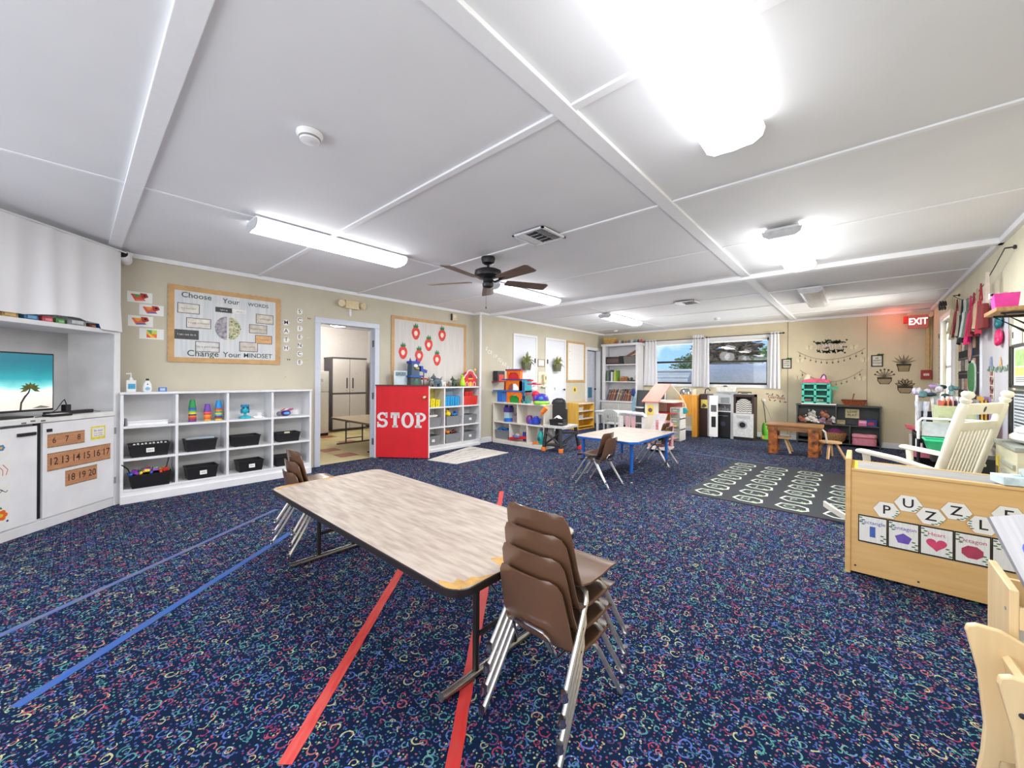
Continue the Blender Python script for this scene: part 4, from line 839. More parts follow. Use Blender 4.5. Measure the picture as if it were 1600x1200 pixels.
def bin_(y, z, w_, label, group, h=.125, d=.2, mt=BIN, tag=None, tilt=0, fr=c1, off=.02, name='storage_bin'):
    t = thing(name, label, 'bin', on(fr, y, off+d/2, z), fr.rz+tilt, group)
    MB().tub((0, 0, 0), (w_*.88, d*.86), (w_, d), h, .004).build('tub', mt, t)
    o_ = [(-w_/2-.004, -d/2-.004), (w_/2+.004, -d/2-.004), (w_/2+.004, d/2+.004), (-w_/2-.004, d/2+.004)]; i_ = [(-w_/2+.005, -d/2+.005), (w_/2-.005, -d/2+.005), (w_/2-.005, d/2-.005), (-w_/2+.005, d/2-.005)]
    MB().add([(x, y_, h+.001) for x, y_ in o_]+[(x, y_, h+.001) for x, y_ in i_]+[(x, y_, h-.01) for x, y_ in o_], [(k, (k+1) % 4, 4+(k+1) % 4, 4+k) for k in range(4)]+[(8+k, 8+(k+1) % 4, (k+1) % 4, k) for k in range(4)]).build('rim', mt, t)
    if tag:
        s_, tx_ = tag; lb = MB().cb((s_*w_, -d/2*.955-.004, h*.52), (.06, .001, .042), None, 0, -.11).build('label_card', PAPER, t); MB().text(tx_, (s_*w_, h*.52), .013, None, -d/2*.955-.0065, .01).build('label_print', INK, lb)
    return t
g1 = 'black bins in the long cubby shelf'
b11 = bin_(.515, .43, .30, 'black bin of small white-capped bottles, middle row left', g1, tag=(.0, 'PAINTS'))
bin_(.925, .43, .27, 'black bin of papers, middle row second from left', g1)
bin_(1.34, .43, .27, 'empty black bin in the middle row, third from left', g1, .12)
bin_(1.79, .43, .25, 'black bin with a scrap of tape, middle row right', g1, .11)
bin_(.52, .135, .31, 'black bin heaped with colourful plastic blocks, bottom left', g1, .13, off=-.02)
bin_(.93, .135, .27, 'black bin with a white tag in the bottom row, second from left', g1, .13, tag=(.02, 'LACES'), off=.0)
bin_(1.38, .135, .25, 'black bin with a white tag in the bottom row, third from left', g1, .125, tag=(.02, 'BEADS'), off=.0)
bin_(1.78, .135, .28, 'black bin half hidden behind the stacked chairs, bottom right', g1, .12)
rd = random.Random(3)
pal = [(240, 120, 30), (60, 180, 70), (250, 210, 50), (40, 90, 200), (150, 70, 190), (230, 60, 50), (150, 220, 60)]
for k in range(46):
    a_, b2 = k % 12, k//12; y = .385+a_*.0245+rd.uniform(-.006, .006); x = .012+b2*.042; z = .135+.125+rd.uniform(0, .012)+.035*(1-abs(a_-5.5)/6)*(k % 3)*.7
    mb = MB(); c_ = pal[(a_//2+b2*2+k % 2) % 7] if a_ > 1 else pal[3+k % 2]
    if k % 3 == 0: mb.lathe([(.008, 0), (.018, .003), (.018, .02), (.008, .023)], (0, 0, 0), 8, None, Matrix.Rotation(rd.uniform(0, 2), 4, 'X'))
    elif k % 3 == 1: mb.cb((0, 0, .01), (.042, .03, .024), None, rd.uniform(0, 3), rd.uniform(-.5, .5)).cb((0, 0, .02), (.012, .012, .01))
    else: mb.tube([(.0, 0, 0), (.018, 0, .018), (0, 0, .036), (-.018, 0, .018)], .007, 6, None, True)
    place = ('front', 'middle', 'back', 'crest')[k//12]+(' left', ' left of centre', ' right of centre', ' right')[a_//3]
    mb.build('toy_block', C(c_, .35), None, label='%s %s block heaped %s in the bottom left bin' % (dict(zip(pal, ('orange', 'green', 'yellow', 'blue', 'purple', 'red', 'lime')))[c_], ('round', 'studded', 'ring')[k % 3], place), cat='toy block', group='plastic blocks heaped in the bottom left bin', loc=on(c1, y, x, z))
for k in range(9):
    t = thing('paint_bottle', 'white-capped paint bottle, %s from the left in the middle row left bin' % ORD[k], 'bottle', on(c1, .40+k*.029, .045+.03*(k % 2), .44), c1.rz, 'paint bottles in the middle row left bin')
    MB().lathe([(.012, 0), (.013, .004), (.013, .09), (.007, .1), (.007, .105)], n=10).build('bottle_body', C([(40, 120, 190), (220, 190, 60), (60, 150, 90), (230, 230, 225)][k % 4], .4), t, smooth=True); MB().lathe([(.009, .104), (.009, .122), (.006, .125), (0, .126)], n=10).build('cap', PAPER, t, smooth=True)
for k in range(3):
    t = MB().box(-.12+.01*k, .12, -.07, .07, 0, .0015); t.build('paper_sheet', C([(214, 226, 236), (226, 232, 236), (200, 216, 226)][k], .7), None, label=('lowest', 'middle', 'topmost')[k]+' pale sheet of paper on the second bin of the middle row', cat='paper', group='papers on the second bin', loc=on(c1, .92, .12+.005*k, .558+.004*k), rz=c1.rz+.1*k)
MB().box(-.03, .03, -.003, .003, 0, .018).build('tape_scrap', C((230, 222, 190), .6), None, label='cream tape scrap on the rim of the middle row right bin', cat='tape', loc=on(c1, 1.76, .018, .538), rz=c1.rz)
for k, (y, yy) in enumerate(((.33, .38), (.66, .62))):
    MB().tube([(y, .03, .42) if k else (y-.02, .0, .38), ((y+yy)/2, .02, .33), (yy, .01, .255)], .006, 8).build('strap', BLACK, None, label=('black strap hanging into the bottom left compartment from the left', 'short black strap hanging at the right of the bottom left compartment')[k], cat='strap', loc=on(c1, 0, 0, 0), rz=c1.rz, smooth=True)
# laminator tray, cups, toys on the top row
t = thing('document_tray', 'long white metal tray lying in the top left compartment', 'tray', on(c1, .50, .1, .745), c1.rz)
bx(-.15, .15, -.06, .06, 0, .03).build('tray_body', WHITE, t, bevel=.003); bx(-.15, .15, -.065, -.055, .03, .045).build('tray_rim', TRIMW, t); bx(-.165, -.15, -.07, .05, 0, .07).build('end_clip', GREY, t, bevel=.003)
for x in (.15,): MB().tube([(x, -.05, .02), (x+.03, -.05, .03), (x+.03, .05, .03), (x, .05, .02)], .003, 6).build('wire_handle', CHROME, t)
cups = [('left', .855, [(110, 60, 170), (150, 70, 60), (210, 60, 60), (240, 130, 40), (90, 60, 120), (240, 220, 60), (150, 200, 60), (40, 150, 170), (60, 90, 190), (30, 150, 80)]),
        ('middle', .985, [(200, 190, 60), (230, 90, 50), (240, 120, 70), (240, 180, 50), (220, 60, 60), (240, 110, 90), (120, 70, 180)]),
        ('right', 1.085, [(240, 210, 60), (150, 80, 60), (110, 60, 130), (60, 190, 210), (240, 220, 70), (40, 170, 150), (240, 150, 40), (220, 90, 60), (30, 150, 220)])]
cn = {(150, 80, 60): 'brown', (110, 60, 170): 'purple', (150, 70, 60): 'brown-red', (210, 60, 60): 'red', (240, 130, 40): 'orange', (90, 60, 120): 'dark violet', (240, 220, 60): 'yellow', (150, 200, 60): 'lime', (40, 150, 170): 'teal', (60, 90, 190): 'blue', (30, 150, 80): 'tall green', (200, 190, 60): 'mustard', (230, 90, 50): 'red-orange', (240, 120, 70): 'coral', (240, 180, 50): 'amber', (220, 60, 60): 'red', (240, 110, 90): 'salmon', (120, 70, 180): 'tall violet', (240, 210, 60): 'yellow', (110, 60, 130): 'plum', (60, 190, 210): 'light blue', (240, 220, 70): 'lemon', (40, 170, 150): 'sea green', (240, 150, 40): 'orange', (220, 90, 60): 'brick red', (30, 150, 220): 'tall sky blue'}
for nm, y, cl in cups:
    for k, c_ in enumerate(cl):
        top = k == len(cl)-1; h = .085
        MB().lathe([(.036, 0), (.036, .006), (.0335, .007), (.024, h-.01), (.022, h), (0, h)], n=16).build('stacking_cup', C(c_, .35, 0, .03), None, label='%s cup, %s in the %s cup tower' % (cn[c_], 'topmost' if top else '%s from the bottom' % ORD[k], nm), cat='cup', group='stacking cup towers', loc=on(c1, y, .10, .746+k*.0165), smooth=True)
t = thing('toy_owl', 'turquoise plastic toy on a round disc foot in the top row', 'toy', on(c1, 1.34, .11, .746), c1.rz); TQ = C((40, 180, 200), .35)
MB().lathe([(.06, 0), (.062, .004), (.06, .022), (.03, .03), (.014, .034), (.012, .06)], n=18).build('disc_foot', TQ, t, smooth=True)
MB().ell((0, 0, .095), (.036, .03, .045)).build('body', TQ, t, smooth=True); bx(-.04, .04, -.02, .02, .125, .16).build('head_block', C((24, 130, 170), .4), t, bevel=.006)
for s_ in (-1, 1): MB().ell((s_*.022, -.022, .125), (.014, .008, .014)).build('eye', C((20, 80, 120), .4), t, smooth=True); MB().ell((s_*.036, 0, .085), (.01, .02, .03)).build('wing', C((24, 130, 170), .4), t, smooth=True)
t = thing('wire_bookend', 'thin silver rest lying beside the turquoise toy', 'rest', on(c1, 1.47, .1, .746), c1.rz); MB().tube([(-.04, -.03, .004), (.05, -.03, .004), (.05, .03, .008), (-.04, .03, .008)], .003, 6, None, True).build('frame', CHROME, t); MB().box(-.0, .045, .03, .033, 0, .06).build('plate', WHITE, t)
t = thing('striped_shoe_toy', 'purple and blue toy racer with striped fins in the top right compartment', 'toy', on(c1, 1.77, .11, .746), c1.rz)
MB().ell((0, -.01, .035), (.06, .05, .035)).build('body', C((70, 40, 130), .3), t, smooth=True); MB().ell((0, -.05, .035), (.035, .015, .018)).build('nose_print', C((90, 170, 230), .3), t, smooth=True)
for k in range(3): MB().cb((-.03+.035*k, .0, .075), (.055, .012, .012), None, 0, 0, -.5).build('fin', C([(200, 60, 60), (240, 240, 240), (200, 60, 60)][k], .4), t, bevel=.002)
MB().ell((-.07, 0, .03), (.03, .035, .03)).build('tail', C((120, 125, 140), .5), t, smooth=True); MB().tube([(.03, 0, .06), (.09, 0, .085)], .01, 8).build('tube', C((160, 60, 140), .4), t)
t = thing('grip_block', 'small white sheet stand at the right of the top right compartment', 'stand', on(c1, 1.9, .15, .746), c1.rz); MB().prism([(-.04, 0), (.04, 0), (.03, .07), (-.03, .07)], 0, .004, 'y').build('panel', WHITE, t)
MB().box(-.04, .04, 0, .03, 0, .004).build('foot', WHITE, t)
# bottles on top
def pump(y, label):
    t = thing('pump_bottle', label, 'bottle', on(c1, y, .12, 1.075), c1.rz)
    MB().prism(rrect(-.037, .037, -.022, .022, .012), 0, .115, 'z').build('bottle_body', C((226, 228, 224), .25, 0, .02, 8), t, smooth=True); bx(-.022, .03, -.0235, -.022, .03, .08).build('label_print', C((70, 160, 205), .5), t)
    MB().lathe([(.02, .115), (.016, .125), (.013, .128), (.013, .14), (.005, .142), (.005, .175)], n=14).tube([(0, 0, .175), (0, 0, .182), (-.035, 0, .178)], .006, 8).build('pump_head', WHITE, t, smooth=True)
pump(.38, 'clear hand sanitizer pump bottle on top of the long cubby shelf')
t = thing('lotion_bottle', 'white lotion bottle with black cap on top of the long cubby shelf', 'bottle', on(c1, .50, .12, 1.075), c1.rz)
MB().lathe([(.026, 0), (.034, .005), (.036, .03), (.032, .07), (.018, .105), (.012, .112)], n=18, M=Matrix.Diagonal((1, .6, 1, 1))).build('bottle_body', WHITE, t, smooth=True); MB().lathe([(.012, .112), (.012, .132), (0, .132)], n=12).build('cap', BLACK, t)
MB().prism(circ(0, .03, .018, 14), -.0222, -.0215).build('label_print', C((130, 190, 220), .5), t); MB().prism(circ(0, .075, .006, 8), -.021, -.0195).build('logo_print', INK, t)
t = thing('small_blue_box', 'small blue card box beside the lotion bottle', 'box', on(c1, .615, .12, 1.075), c1.rz); bx(-.032, .032, -.02, .02, 0, .042).build('carton', C((70, 120, 200), .5), t, bevel=.002); bx(-.022, .018, -.0206, -.02, .008, .034).build('label_print', C((190, 205, 235), .5), t)
# ------------------------------------------------------------------ on the left wall
def wl(y, z, d=0.0): return (XL+d, y, z)
sc_ = [(.46, 2.02, 'yellow-green and red shape card, top left of four'), (.535, 1.885, 'red and blue shape card, second from the top'), (.465, 1.765, 'orange and blue shape card, third from the top'), (.545, 1.645, 'rainbow square card, lowest of four')]
for k, (y, z, lb) in enumerate(((.455, 2.045, 'white card with a red and green shape, uppermost beside the first board'), (.545, 1.925, 'white card with a red and blue shape, second from the top'), (.462, 1.80, 'white card with an orange and blue shape, third from the top'), (.547, 1.675, 'white card with a rainbow square, lowest beside the first board'))):
    t = thing('shape_poster', lb, 'card', wl(y, z, .0005), PI/2, 'four shape cards on the left wall')
    bx(-.095, .095, -.001, 0, -.055, .055).build('card', PAPER, t); mb = MB()
    if k < 3:
        mb.flat([(-.07, .03), (.0, .03), (.045, -.03), (-.035, -.04)], -.0013, C([(222, 80, 60), (226, 90, 60), (232, 110, 60)][k], .6)).flat([(-.05, .028), (.01, .03), (-.01, .0), (-.03, -.002)], -.002, C([(90, 160, 90), (240, 150, 70), (250, 170, 60)][k], .6)).flat([(-.03, -.02), (.03, -.02), (.045, -.032), (-.03, -.036)], -.002, C([(230, 120, 90), (80, 100, 180), (70, 90, 190)][k], .6))
        mb.flat([(.0, .045), (.05, .045), (.065, .01), (.03, -.01), (.012, .0)], -.0026, C((168, 52, 44), .6)).prism(circ(.035, .022, .008, 8), -.0032, -.0026, 'y', PAPER)
    else:
        for j, (x0, z0, c_) in enumerate(((-.04, 0, (70, 170, 120)), (0, 0, (200, 210, 80)), (-.04, -.04, (230, 90, 60)), (0, -.04, (240, 120, 70)))): mb.flat([(x0, z0), (x0+.04, z0), (x0+.04, z0+.04), (x0, z0+.04)], -.0013, C(c_, .6))
        mb.flat([(-.04, .04), (-.01, 0), (.03, -.04), (.0, -.04), (-.04, 0)], -.002, C((240, 200, 60), .6))
    mb.build('shape_print', None, t)
def board(fr, u0, v0_, u1, v1_, label, border=.05, mt=None, wav=True):
    (xa, za), (xb, zb) = fr.at(u0, v0_), fr.at(u1, v1_); cx, cz = (xa+xb)/2, (za+zb)/2; hx, hz = abs(xb-xa)/2, abs(za-zb)/2
    p = fr.w(cx, -.001, cz); t = thing('bulletin_board', label, 'bulletin board', p, fr.rz)
    MB().box(-hx+.01, hx-.01, -.012, 0, -hz+.01, hz-.01).build('backing', mt or C((226, 226, 226), .7, 0, 0, 4, 0, 0, (9, 1, .4), (200, 206, 212)), t)
    for s_ in (-1, 1):
        for (ax, L_, off) in (('h', hx, hz), ('v', hz, hx)):
            P = []; n = int(2*L_/.03)
            for k in range(n+1): P.append((-L_+2*L_*k/n, .006 if k % 2 else -.002))
            poly = [(a_, b2) for a_, b2 in P]+[(L_, -border), (-L_, -border)]
            if ax == 'h': q_ = [(a_, s_*(off-.004+b2)) for a_, b2 in poly]
            else: q_ = [(s_*(off-.004+b2), a_) for a_, b2 in poly]
            MB().prism(q_, -.016-.0006*(ax == 'v'), -.0125, 'y').build('border_strip', TAN, t)
    return t, hx, hz
bb, hx, hz = board(WL, 262, 443, 437, 570, 'large bulletin board reading CHANGE YOUR MINDSET with tan scalloped border')
ink = C((74, 92, 80), .6, 0, .2, 30)
for s_, x, z, sz in (('Choose', -.3, hz-.1, .085), ('Your', .02, hz-.115, .08), ('WORDS', .3, hz-.12, .06), ('Change', -.24, -hz+.1, .095), ('Your', .03, -hz+.1, .085), ('MINDSET', .30, -hz+.1, .075)): MB().text(s_, (x, z), sz, None, -.0135, .01).build('heading_word', ink, bb)
cards = [(-.37, .175, .19, .105, (222, 218, 210), 'border', 'a'), (-.05, .20, .17, .06, (60, 60, 60), None, 'd'), (-.28, .02, .22, .105, (226, 220, 210), 'border', 'a'), (-.385, -.115, .22, .11, (70, 72, 72), None, 'd'), (-.20, -.24, .22, .11, (220, 218, 216), 'border', 'a'), (.10, .2, .15, .05, (238, 236, 232), None, 'w'), (.37, .14, .19, .11, (216, 206, 190), 'border', 'l'), (.30, .01, .19, .10, (206, 198, 184), 'border', 'l'), (.36, -.115, .18, .10, (222, 172, 120), 'border', 'l'), (.2, -.215, .19, .11, (210, 200, 190), 'border', 'l')]
texts = ['It is too hard', 'I give up', 'I made a mistake', 'I can not do it', 'This is good enough', 'not yet', 'I will try again', 'Mistakes help me', 'I keep going', 'I can improve']
for k, (x, z, w_, h, c_, bd, kd) in enumerate(cards):
    w_, h = w_*.95, h*.95; mb = MB()
    if bd: mb.flat([(x-w_/2-.006, z-h/2-.006), (x+w_/2+.006, z-h/2-.006), (x+w_/2+.006, z+h/2+.006), (x-w_/2-.006, z+h/2+.006)], -.0125, DARK)
    mb.flat([(x-w_/2, z-h/2), (x+w_/2, z-h/2), (x+w_/2, z+h/2), (x-w_/2, z+h/2)], -.0132, C(c_, .5, 0, .1, 25)); mb.text(texts[k], (x, z), min(.032, w_/7.5), C((235, 235, 235)) if kd == 'd' else C((90, 84, 80), .6), -.0142); mb.build('phrase_card', None, bb)
MB().prism([(x, z) for x, z in [( -.02+.115*math.cos(a_)*(1 if math.cos(a_) < 0 else 0), .0+.135*math.sin(a_)-.01) for a_ in [PI/2+PI*k/14 for k in range(15)]]], -.0135, -.0125, 'y').build('brain_half', C((170, 164, 172), .6, 0, .3, 40), bb, label='grey half of the brain picture')
MB().prism([(.0+.115*math.cos(a_), .135*math.sin(a_)-.01) for a_ in [-PI/2+PI*k/14 for k in range(15)]], -.0135, -.0125, 'y').build('brain_half', C((206, 204, 166), .6, 0, .3, 40), bb, label='flowery pale green half of the brain picture')
rd = random.Random(9); mb = MB()
for k in range(26):
    a_ = -PI/2+PI*rd.random(); r_ = rd.uniform(.6, 1.02); mb.prism(circ(.0+.115*math.cos(a_)*r_, .135*math.sin(a_)*r_-.01, .008, 6), -.0142, -.0135, 'y', (GREEN, LGREEN, C((214, 170, 150)))[k % 3])
mb.build('flower_print', None, bb)
for k in range(5): bx(-hx+.12+k*.22, -hx+.123+k*.22, -.0124, -.012, -hz+.06, hz-.06).build('plank_line', C((196, 202, 206), .7), bb)
# letter columns
def col_letters(s_, u, v0_, v1_, nm):
    n = len(s_)
    for k, ch in enumerate(s_):
        v = v0_+(v1_-v0_)*k/(n-1); y, z = WL.at(u, v); t = hexcard(WL, u, v, .045, ch, 'hexagon letter %s, %s from the top in the word %s beside the doorway' % (ch, ORD[k], s_), 'hexagon letters of the word '+s_, size=.07, y=-.0015)
col_letters('MATH', 447, 504, 544, 'MATH'); col_letters('SCIENCE', 468, 487, 566, 'SCIENCE')
for u, v, c_, lb in ((483, 498, (160, 80, 70), 'tiny red butterfly sticker right of the word SCIENCE'), (482, 528, (206, 214, 200), 'tiny pale butterfly sticker right of the word SCIENCE, middle'), (480, 545, (190, 205, 180), 'tiny pale green sticker right of the word SCIENCE, lower'), (479, 563, (214, 196, 90), 'tiny yellow butterfly sticker near the bottom of the word SCIENCE'), (451, 562, (60, 90, 90), 'tiny dark sticker below the word MATH'), (446, 589, (80, 80, 90), 'dark dot on the wall below the word MATH')):
    y, z = WL.at(u, v); t = thing('butterfly_sticker', lb, 'sticker', wl(y, z, .001), PI/2, 'tiny stickers beside the doorway'); r_ = .018 if v < 585 else .006
    for s_ in (-1, 1): MB().prism([(0, 0), (s_*r_, r_*.9), (s_*r_*1.1, r_*.1), (s_*r_*.7, -r_*.6)], -.0015, -.0008, 'y').build('wing', C(c_, .6), t)
# security camera, emergency light, alarm box
def seccam(p, rz, label, s_=1):
    t = thing('security_camera', label, 'camera', p, rz); MB().lathe([(.035*s_, 0), (.035*s_, -.015*s_), (.028*s_, -.022*s_)], n=16).build('mount', WHITE, t, smooth=True)
    M2 = Matrix.Rotation(math.radians(70), 4, 'X'); MB().lathe([(.0, -.035*s_), (.03*s_, -.033*s_), (.036*s_, -.01*s_), (.036*s_, .04*s_), (.03*s_, .05*s_), (0, .051*s_)], (0, -.03*s_, -.045*s_), 18, None, M2).build('body', WHITE, t, smooth=True)
    MB().lathe([(.025*s_, 0), (.025*s_, .004*s_), (.012*s_, .006*s_), (0, .006*s_)], (0, -.03*s_, -.045*s_), 16, None, M2 @ Matrix.Translation((0, 0, .051*s_))).build('lens', BLACK, t, smooth=True)
    return t
p = hit(197, 395, (XL+.09, 0, 0), (1, 0, 0)); seccam((p.x, p.y, 2.46), math.radians(75), 'white dome camera under the ceiling at the end of the left wall', 1.5)
y, z = WL.at(548, 477); IV = C((226, 208, 168), .4, 0, .04)
t = thing('emergency_light', 'cream twin-head emergency light above the kitchen doorway', 'emergency light', wl(y, z, .001), PI/2)
bx(-.1, .1, -.06, 0, -.06, .06).build('housing', IV, t, bevel=.006)
for s_ in (-1, 1): MB().lathe([(.03, 0), (.045, .02), (.05, .05), (.045, .056), (0, .056)], (s_*.14, -.03, .0), 16, None, Matrix.Rotation(s_*.5, 4, 'Z') @ Matrix.Rotation(PI/2, 4, 'X')).build('lamp_head', IV, t, smooth=True); MB().box(s_*.1-.02, s_*.1+.02, -.04, -.01, -.015, .015).build('arm', IV, t)
bx(-.025, .0, -.02, 0, -.16, -.06).build('conduit_stub', TRIMW, t)
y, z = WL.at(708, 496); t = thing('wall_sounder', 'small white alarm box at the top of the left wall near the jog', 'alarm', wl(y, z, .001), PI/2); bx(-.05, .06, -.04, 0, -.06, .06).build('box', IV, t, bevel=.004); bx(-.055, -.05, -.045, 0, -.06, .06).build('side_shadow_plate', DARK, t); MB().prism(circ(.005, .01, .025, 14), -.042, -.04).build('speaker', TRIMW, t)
# strawberry board
sb, hx, hz = board(WL, 611, 492, 727, 604, 'bulletin board with six paper strawberries behind the half door', .05, C((216, 212, 208), .7, 0, 0, 4, 0, 0, (9, 1, .4), (204, 200, 196)))
bcx = WL.at(611, 492)[0]+hx; bcz = WL.at(611, 492)[1]-hz
SR = C((224, 62, 56), .6, 0, .15, 25)
for k, (u, v) in enumerate(((649, 521), (690, 524), (669, 539), (629, 551), (654, 556), (682, 562))):
    y, z = WL.at(u, v); t = thing('paper_strawberry', ('red paper ring strawberry, upper left of the six', 'red paper ring strawberry, upper right of the six', 'pink-red paper strawberry in the centre of the six', 'red paper strawberry at the far left, behind the toy tower', 'red paper strawberry second from left in the lower row', 'red paper strawberry at the lower right of the six')[k], 'paper craft', wl(y, z, .0145), PI/2, 'paper strawberries on the second board')
    r_ = .092; n = 20; O_ = [(math.cos(a_)*r_*(.9-.12*(math.sin(a_) < -.3)), math.sin(a_)*r_*1.15) for a_ in [2*PI*j/n for j in range(n)]]; I_ = [(a_*.45, b2*.42) for a_, b2 in O_]
    mb = MB(); mb.add([(a_, -.002, b2) for a_, b2 in O_+I_]+[(a_, 0, b2) for a_, b2 in O_], [(j, n+j, n+(j+1) % n, (j+1) % n) for j in range(n)]+[(j, (j+1) % n, 2*n+(j+1) % n, 2*n+j) for j in range(n)]); mb.build('ring', SR, t); MB().flat(I_, -.0005).build('centre', C((240, 226, 214), .7), t)
    MB().prism([(-.04, .09), (-.05, .14), (-.025, .12), (-.01, .175), (.01, .125), (.035, .165), (.035, .12), (.055, .13), (.035, .09)], -.004, -.002).build('leaf', C((62, 120, 70), .7, 0, .2), t)
# ------------------------------------------------------------------ second cubby shelf behind the half door
cubby(3.40, 5.03, XC, XL, [.105, .41, .745, 1.08], [3.78, 4.20, 4.615], 'white cubby shelf with colour-backed top row behind the half door', kick=.1)
for y0, y1, c_, nm in ((3.80, 4.185, (246, 232, 130), 'yellow'), (4.215, 4.60, (214, 234, 246), 'pale blue'), (4.63, 5.0, (246, 170, 160), 'pink')):
    bx(y0, y1, -.004, 0, .75, 1.05).build('colour_backing', C(c_, .7), None, label='%s paper backing inside the top row of the second cubby shelf' % nm, cat='paper', loc=(XL+.012, 0, 0), rz=PI/2)
def pbox(y, z, w_, h, c_, label, group, d=.16, off=.03, fr=c1):
    t = thing('plastic_caddy', label, 'bin', on(fr, y, off+d/2, z), fr.rz, group); MB().tub((0, 0, 0), (w_*.9, d*.9), (w_, d), h, .003).build('tub', C(c_, .4), t)
    bx(-w_/2-.003, w_/2+.003, -d/2-.003, -d/2+.002, h-.012, h).build('rim', C(c_, .4), t); MB().box(-.003, .003, -d/2-.002, -d/2*.9, .01, h-.014).build('rib', C(tuple(int(q_*.85) for q_ in c_), .4), t)
for k in range(3): pbox(3.88+.1*k, .746+(.0), .085, .14-.02*(k == 2), (240, 226, 30), ('yellow caddy at the left', 'yellow caddy in the middle', 'yellow caddy at the right')[k]+' of the yellow compartment', 'yellow caddies')
for k in range(3): pbox(4.29+.105*k, .746, .095, .17, (40, 160, 220), ('blue caddy at the left', 'blue caddy in the middle', 'blue caddy at the right')[k]+' of the blue compartment', 'blue caddies')
for k in range(4): pbox(4.69+.085*k, .746, .08, .16, (232, 66, 56), 'red caddy %s of the red compartment' % ('first from the left', 'second from the left', 'third from the left', 'fourth from the left')[k], 'red caddies')
for k in range(2): pbox(4.73+.1*k, .906, .09, .08, (214, 44, 48), 'small red caddy stacked on the red row, %s one' % ('left', 'right')[k], 'red caddies')
GB = C((134, 138, 142), .5, 0, .04)
g2 = 'grey bins in the second cubby shelf'
def gbin(y, z, w_, label, tag=None): return bin_(y, z, w_, label, g2, .16, .24, GB, tag, 0, c1, .015)
gbin(3.99, .41, .30, 'grey bin with white and dark toys, middle row left'); gbin(4.41, .41, .32, 'grey bin with a yellow toy on top, middle row centre'); gbin(4.80, .41, .3, 'grey bin with a white tag, middle row right', (.0, 'T'))
gbin(3.98, .105, .28, 'white-tagged grey bin in the bottom row left', (.0, 'B')); gbin(4.40, .105, .32, 'grey bin with orange and dark toys, bottom row centre'); gbin(4.80, .105, .3, 'grey bin with a tag, bottom row right', (.0, 'C'))
def toy(name, label, cat, p, rz, parts, group=None):
    t = thing(name, label, cat, p, rz, group)
    for nm, f, c_ in parts: f(MB()).build(nm, c_ if not isinstance(c_, tuple) else C(c_, .4), t, smooth=True)
    return t
toy('rubber_duck', 'yellow duck toy with dark hair on the centre middle grey bin', 'toy', on(c1, 4.35, .1, .56), c1.rz, [('body', lambda m: m.ell((0, 0, .04), (.055, .045, .045)), (245, 215, 30)), ('head', lambda m: m.ell((-.02, 0, .095), (.032, .03, .032)), (245, 215, 30)), ('beak', lambda m: m.ell((-.05, -.01, .092), (.018, .012, .008)), (240, 130, 30)), ('tuft', lambda m: m.ell((0, 0, .125), (.03, .025, .016)), (60, 30, 30))])
toy('blue_truck', 'blue toy truck on the right of the centre middle grey bin', 'toy', on(c1, 4.48, .1, .565), c1.rz, [('body', lambda m: m.box(-.06, .06, -.03, .03, .01, .045), (60, 130, 200)), ('cab', lambda m: m.box(.02, .06, -.03, .03, .045, .075), (40, 100, 180)), ('wheel', lambda m: m.ell((-.035, -.032, .012), (.014, .006, .014)), (30, 30, 30)), ('wheel', lambda m: m.ell((.035, -.032, .012), (.014, .006, .014)), (30, 30, 30))])
toy('orange_lion', 'orange toy animal on the bottom centre grey bin', 'toy', on(c1, 4.34, .1, .255), c1.rz, [('body', lambda m: m.ell((0, 0, .035), (.05, .035, .035)), (240, 150, 40)), ('head', lambda m: m.ell((-.05, -.01, .06), (.03, .03, .03)), (236, 120, 30)), ('ear', lambda m: m.ell((-.06, 0, .09), (.01, .006, .012)), (220, 100, 30))])
toy('maroon_shoe', 'dark red toy shoe on the bottom centre grey bin', 'toy', on(c1, 4.47, .1, .255), c1.rz, [('sole', lambda m: m.cb((0, 0, .01), (.12, .05, .012), None, .2), (60, 30, 30)), ('upper', lambda m: m.ell((.01, 0, .035), (.05, .028, .028)), (120, 40, 50)), ('toe', lambda m: m.ell((-.04, 0, .025), (.03, .025, .018)), (150, 60, 70))])
toy('toy_boat', 'white toy boat with dark deck on the middle left grey bin', 'toy', on(c1, 4.0, .12, .572), c1.rz, [('hull', lambda m: m.prism([(-.12, .035), (.12, .035), (.09, 0), (-.09, 0)], -.04, .04), (236, 236, 232)), ('deck', lambda m: m.ell((-.03, 0, .05), (.03, .025, .02)), (60, 40, 40)), ('mast', lambda m: m.tube([(.03, 0, .03), (.03, 0, .14)], .004), (120, 120, 120))])
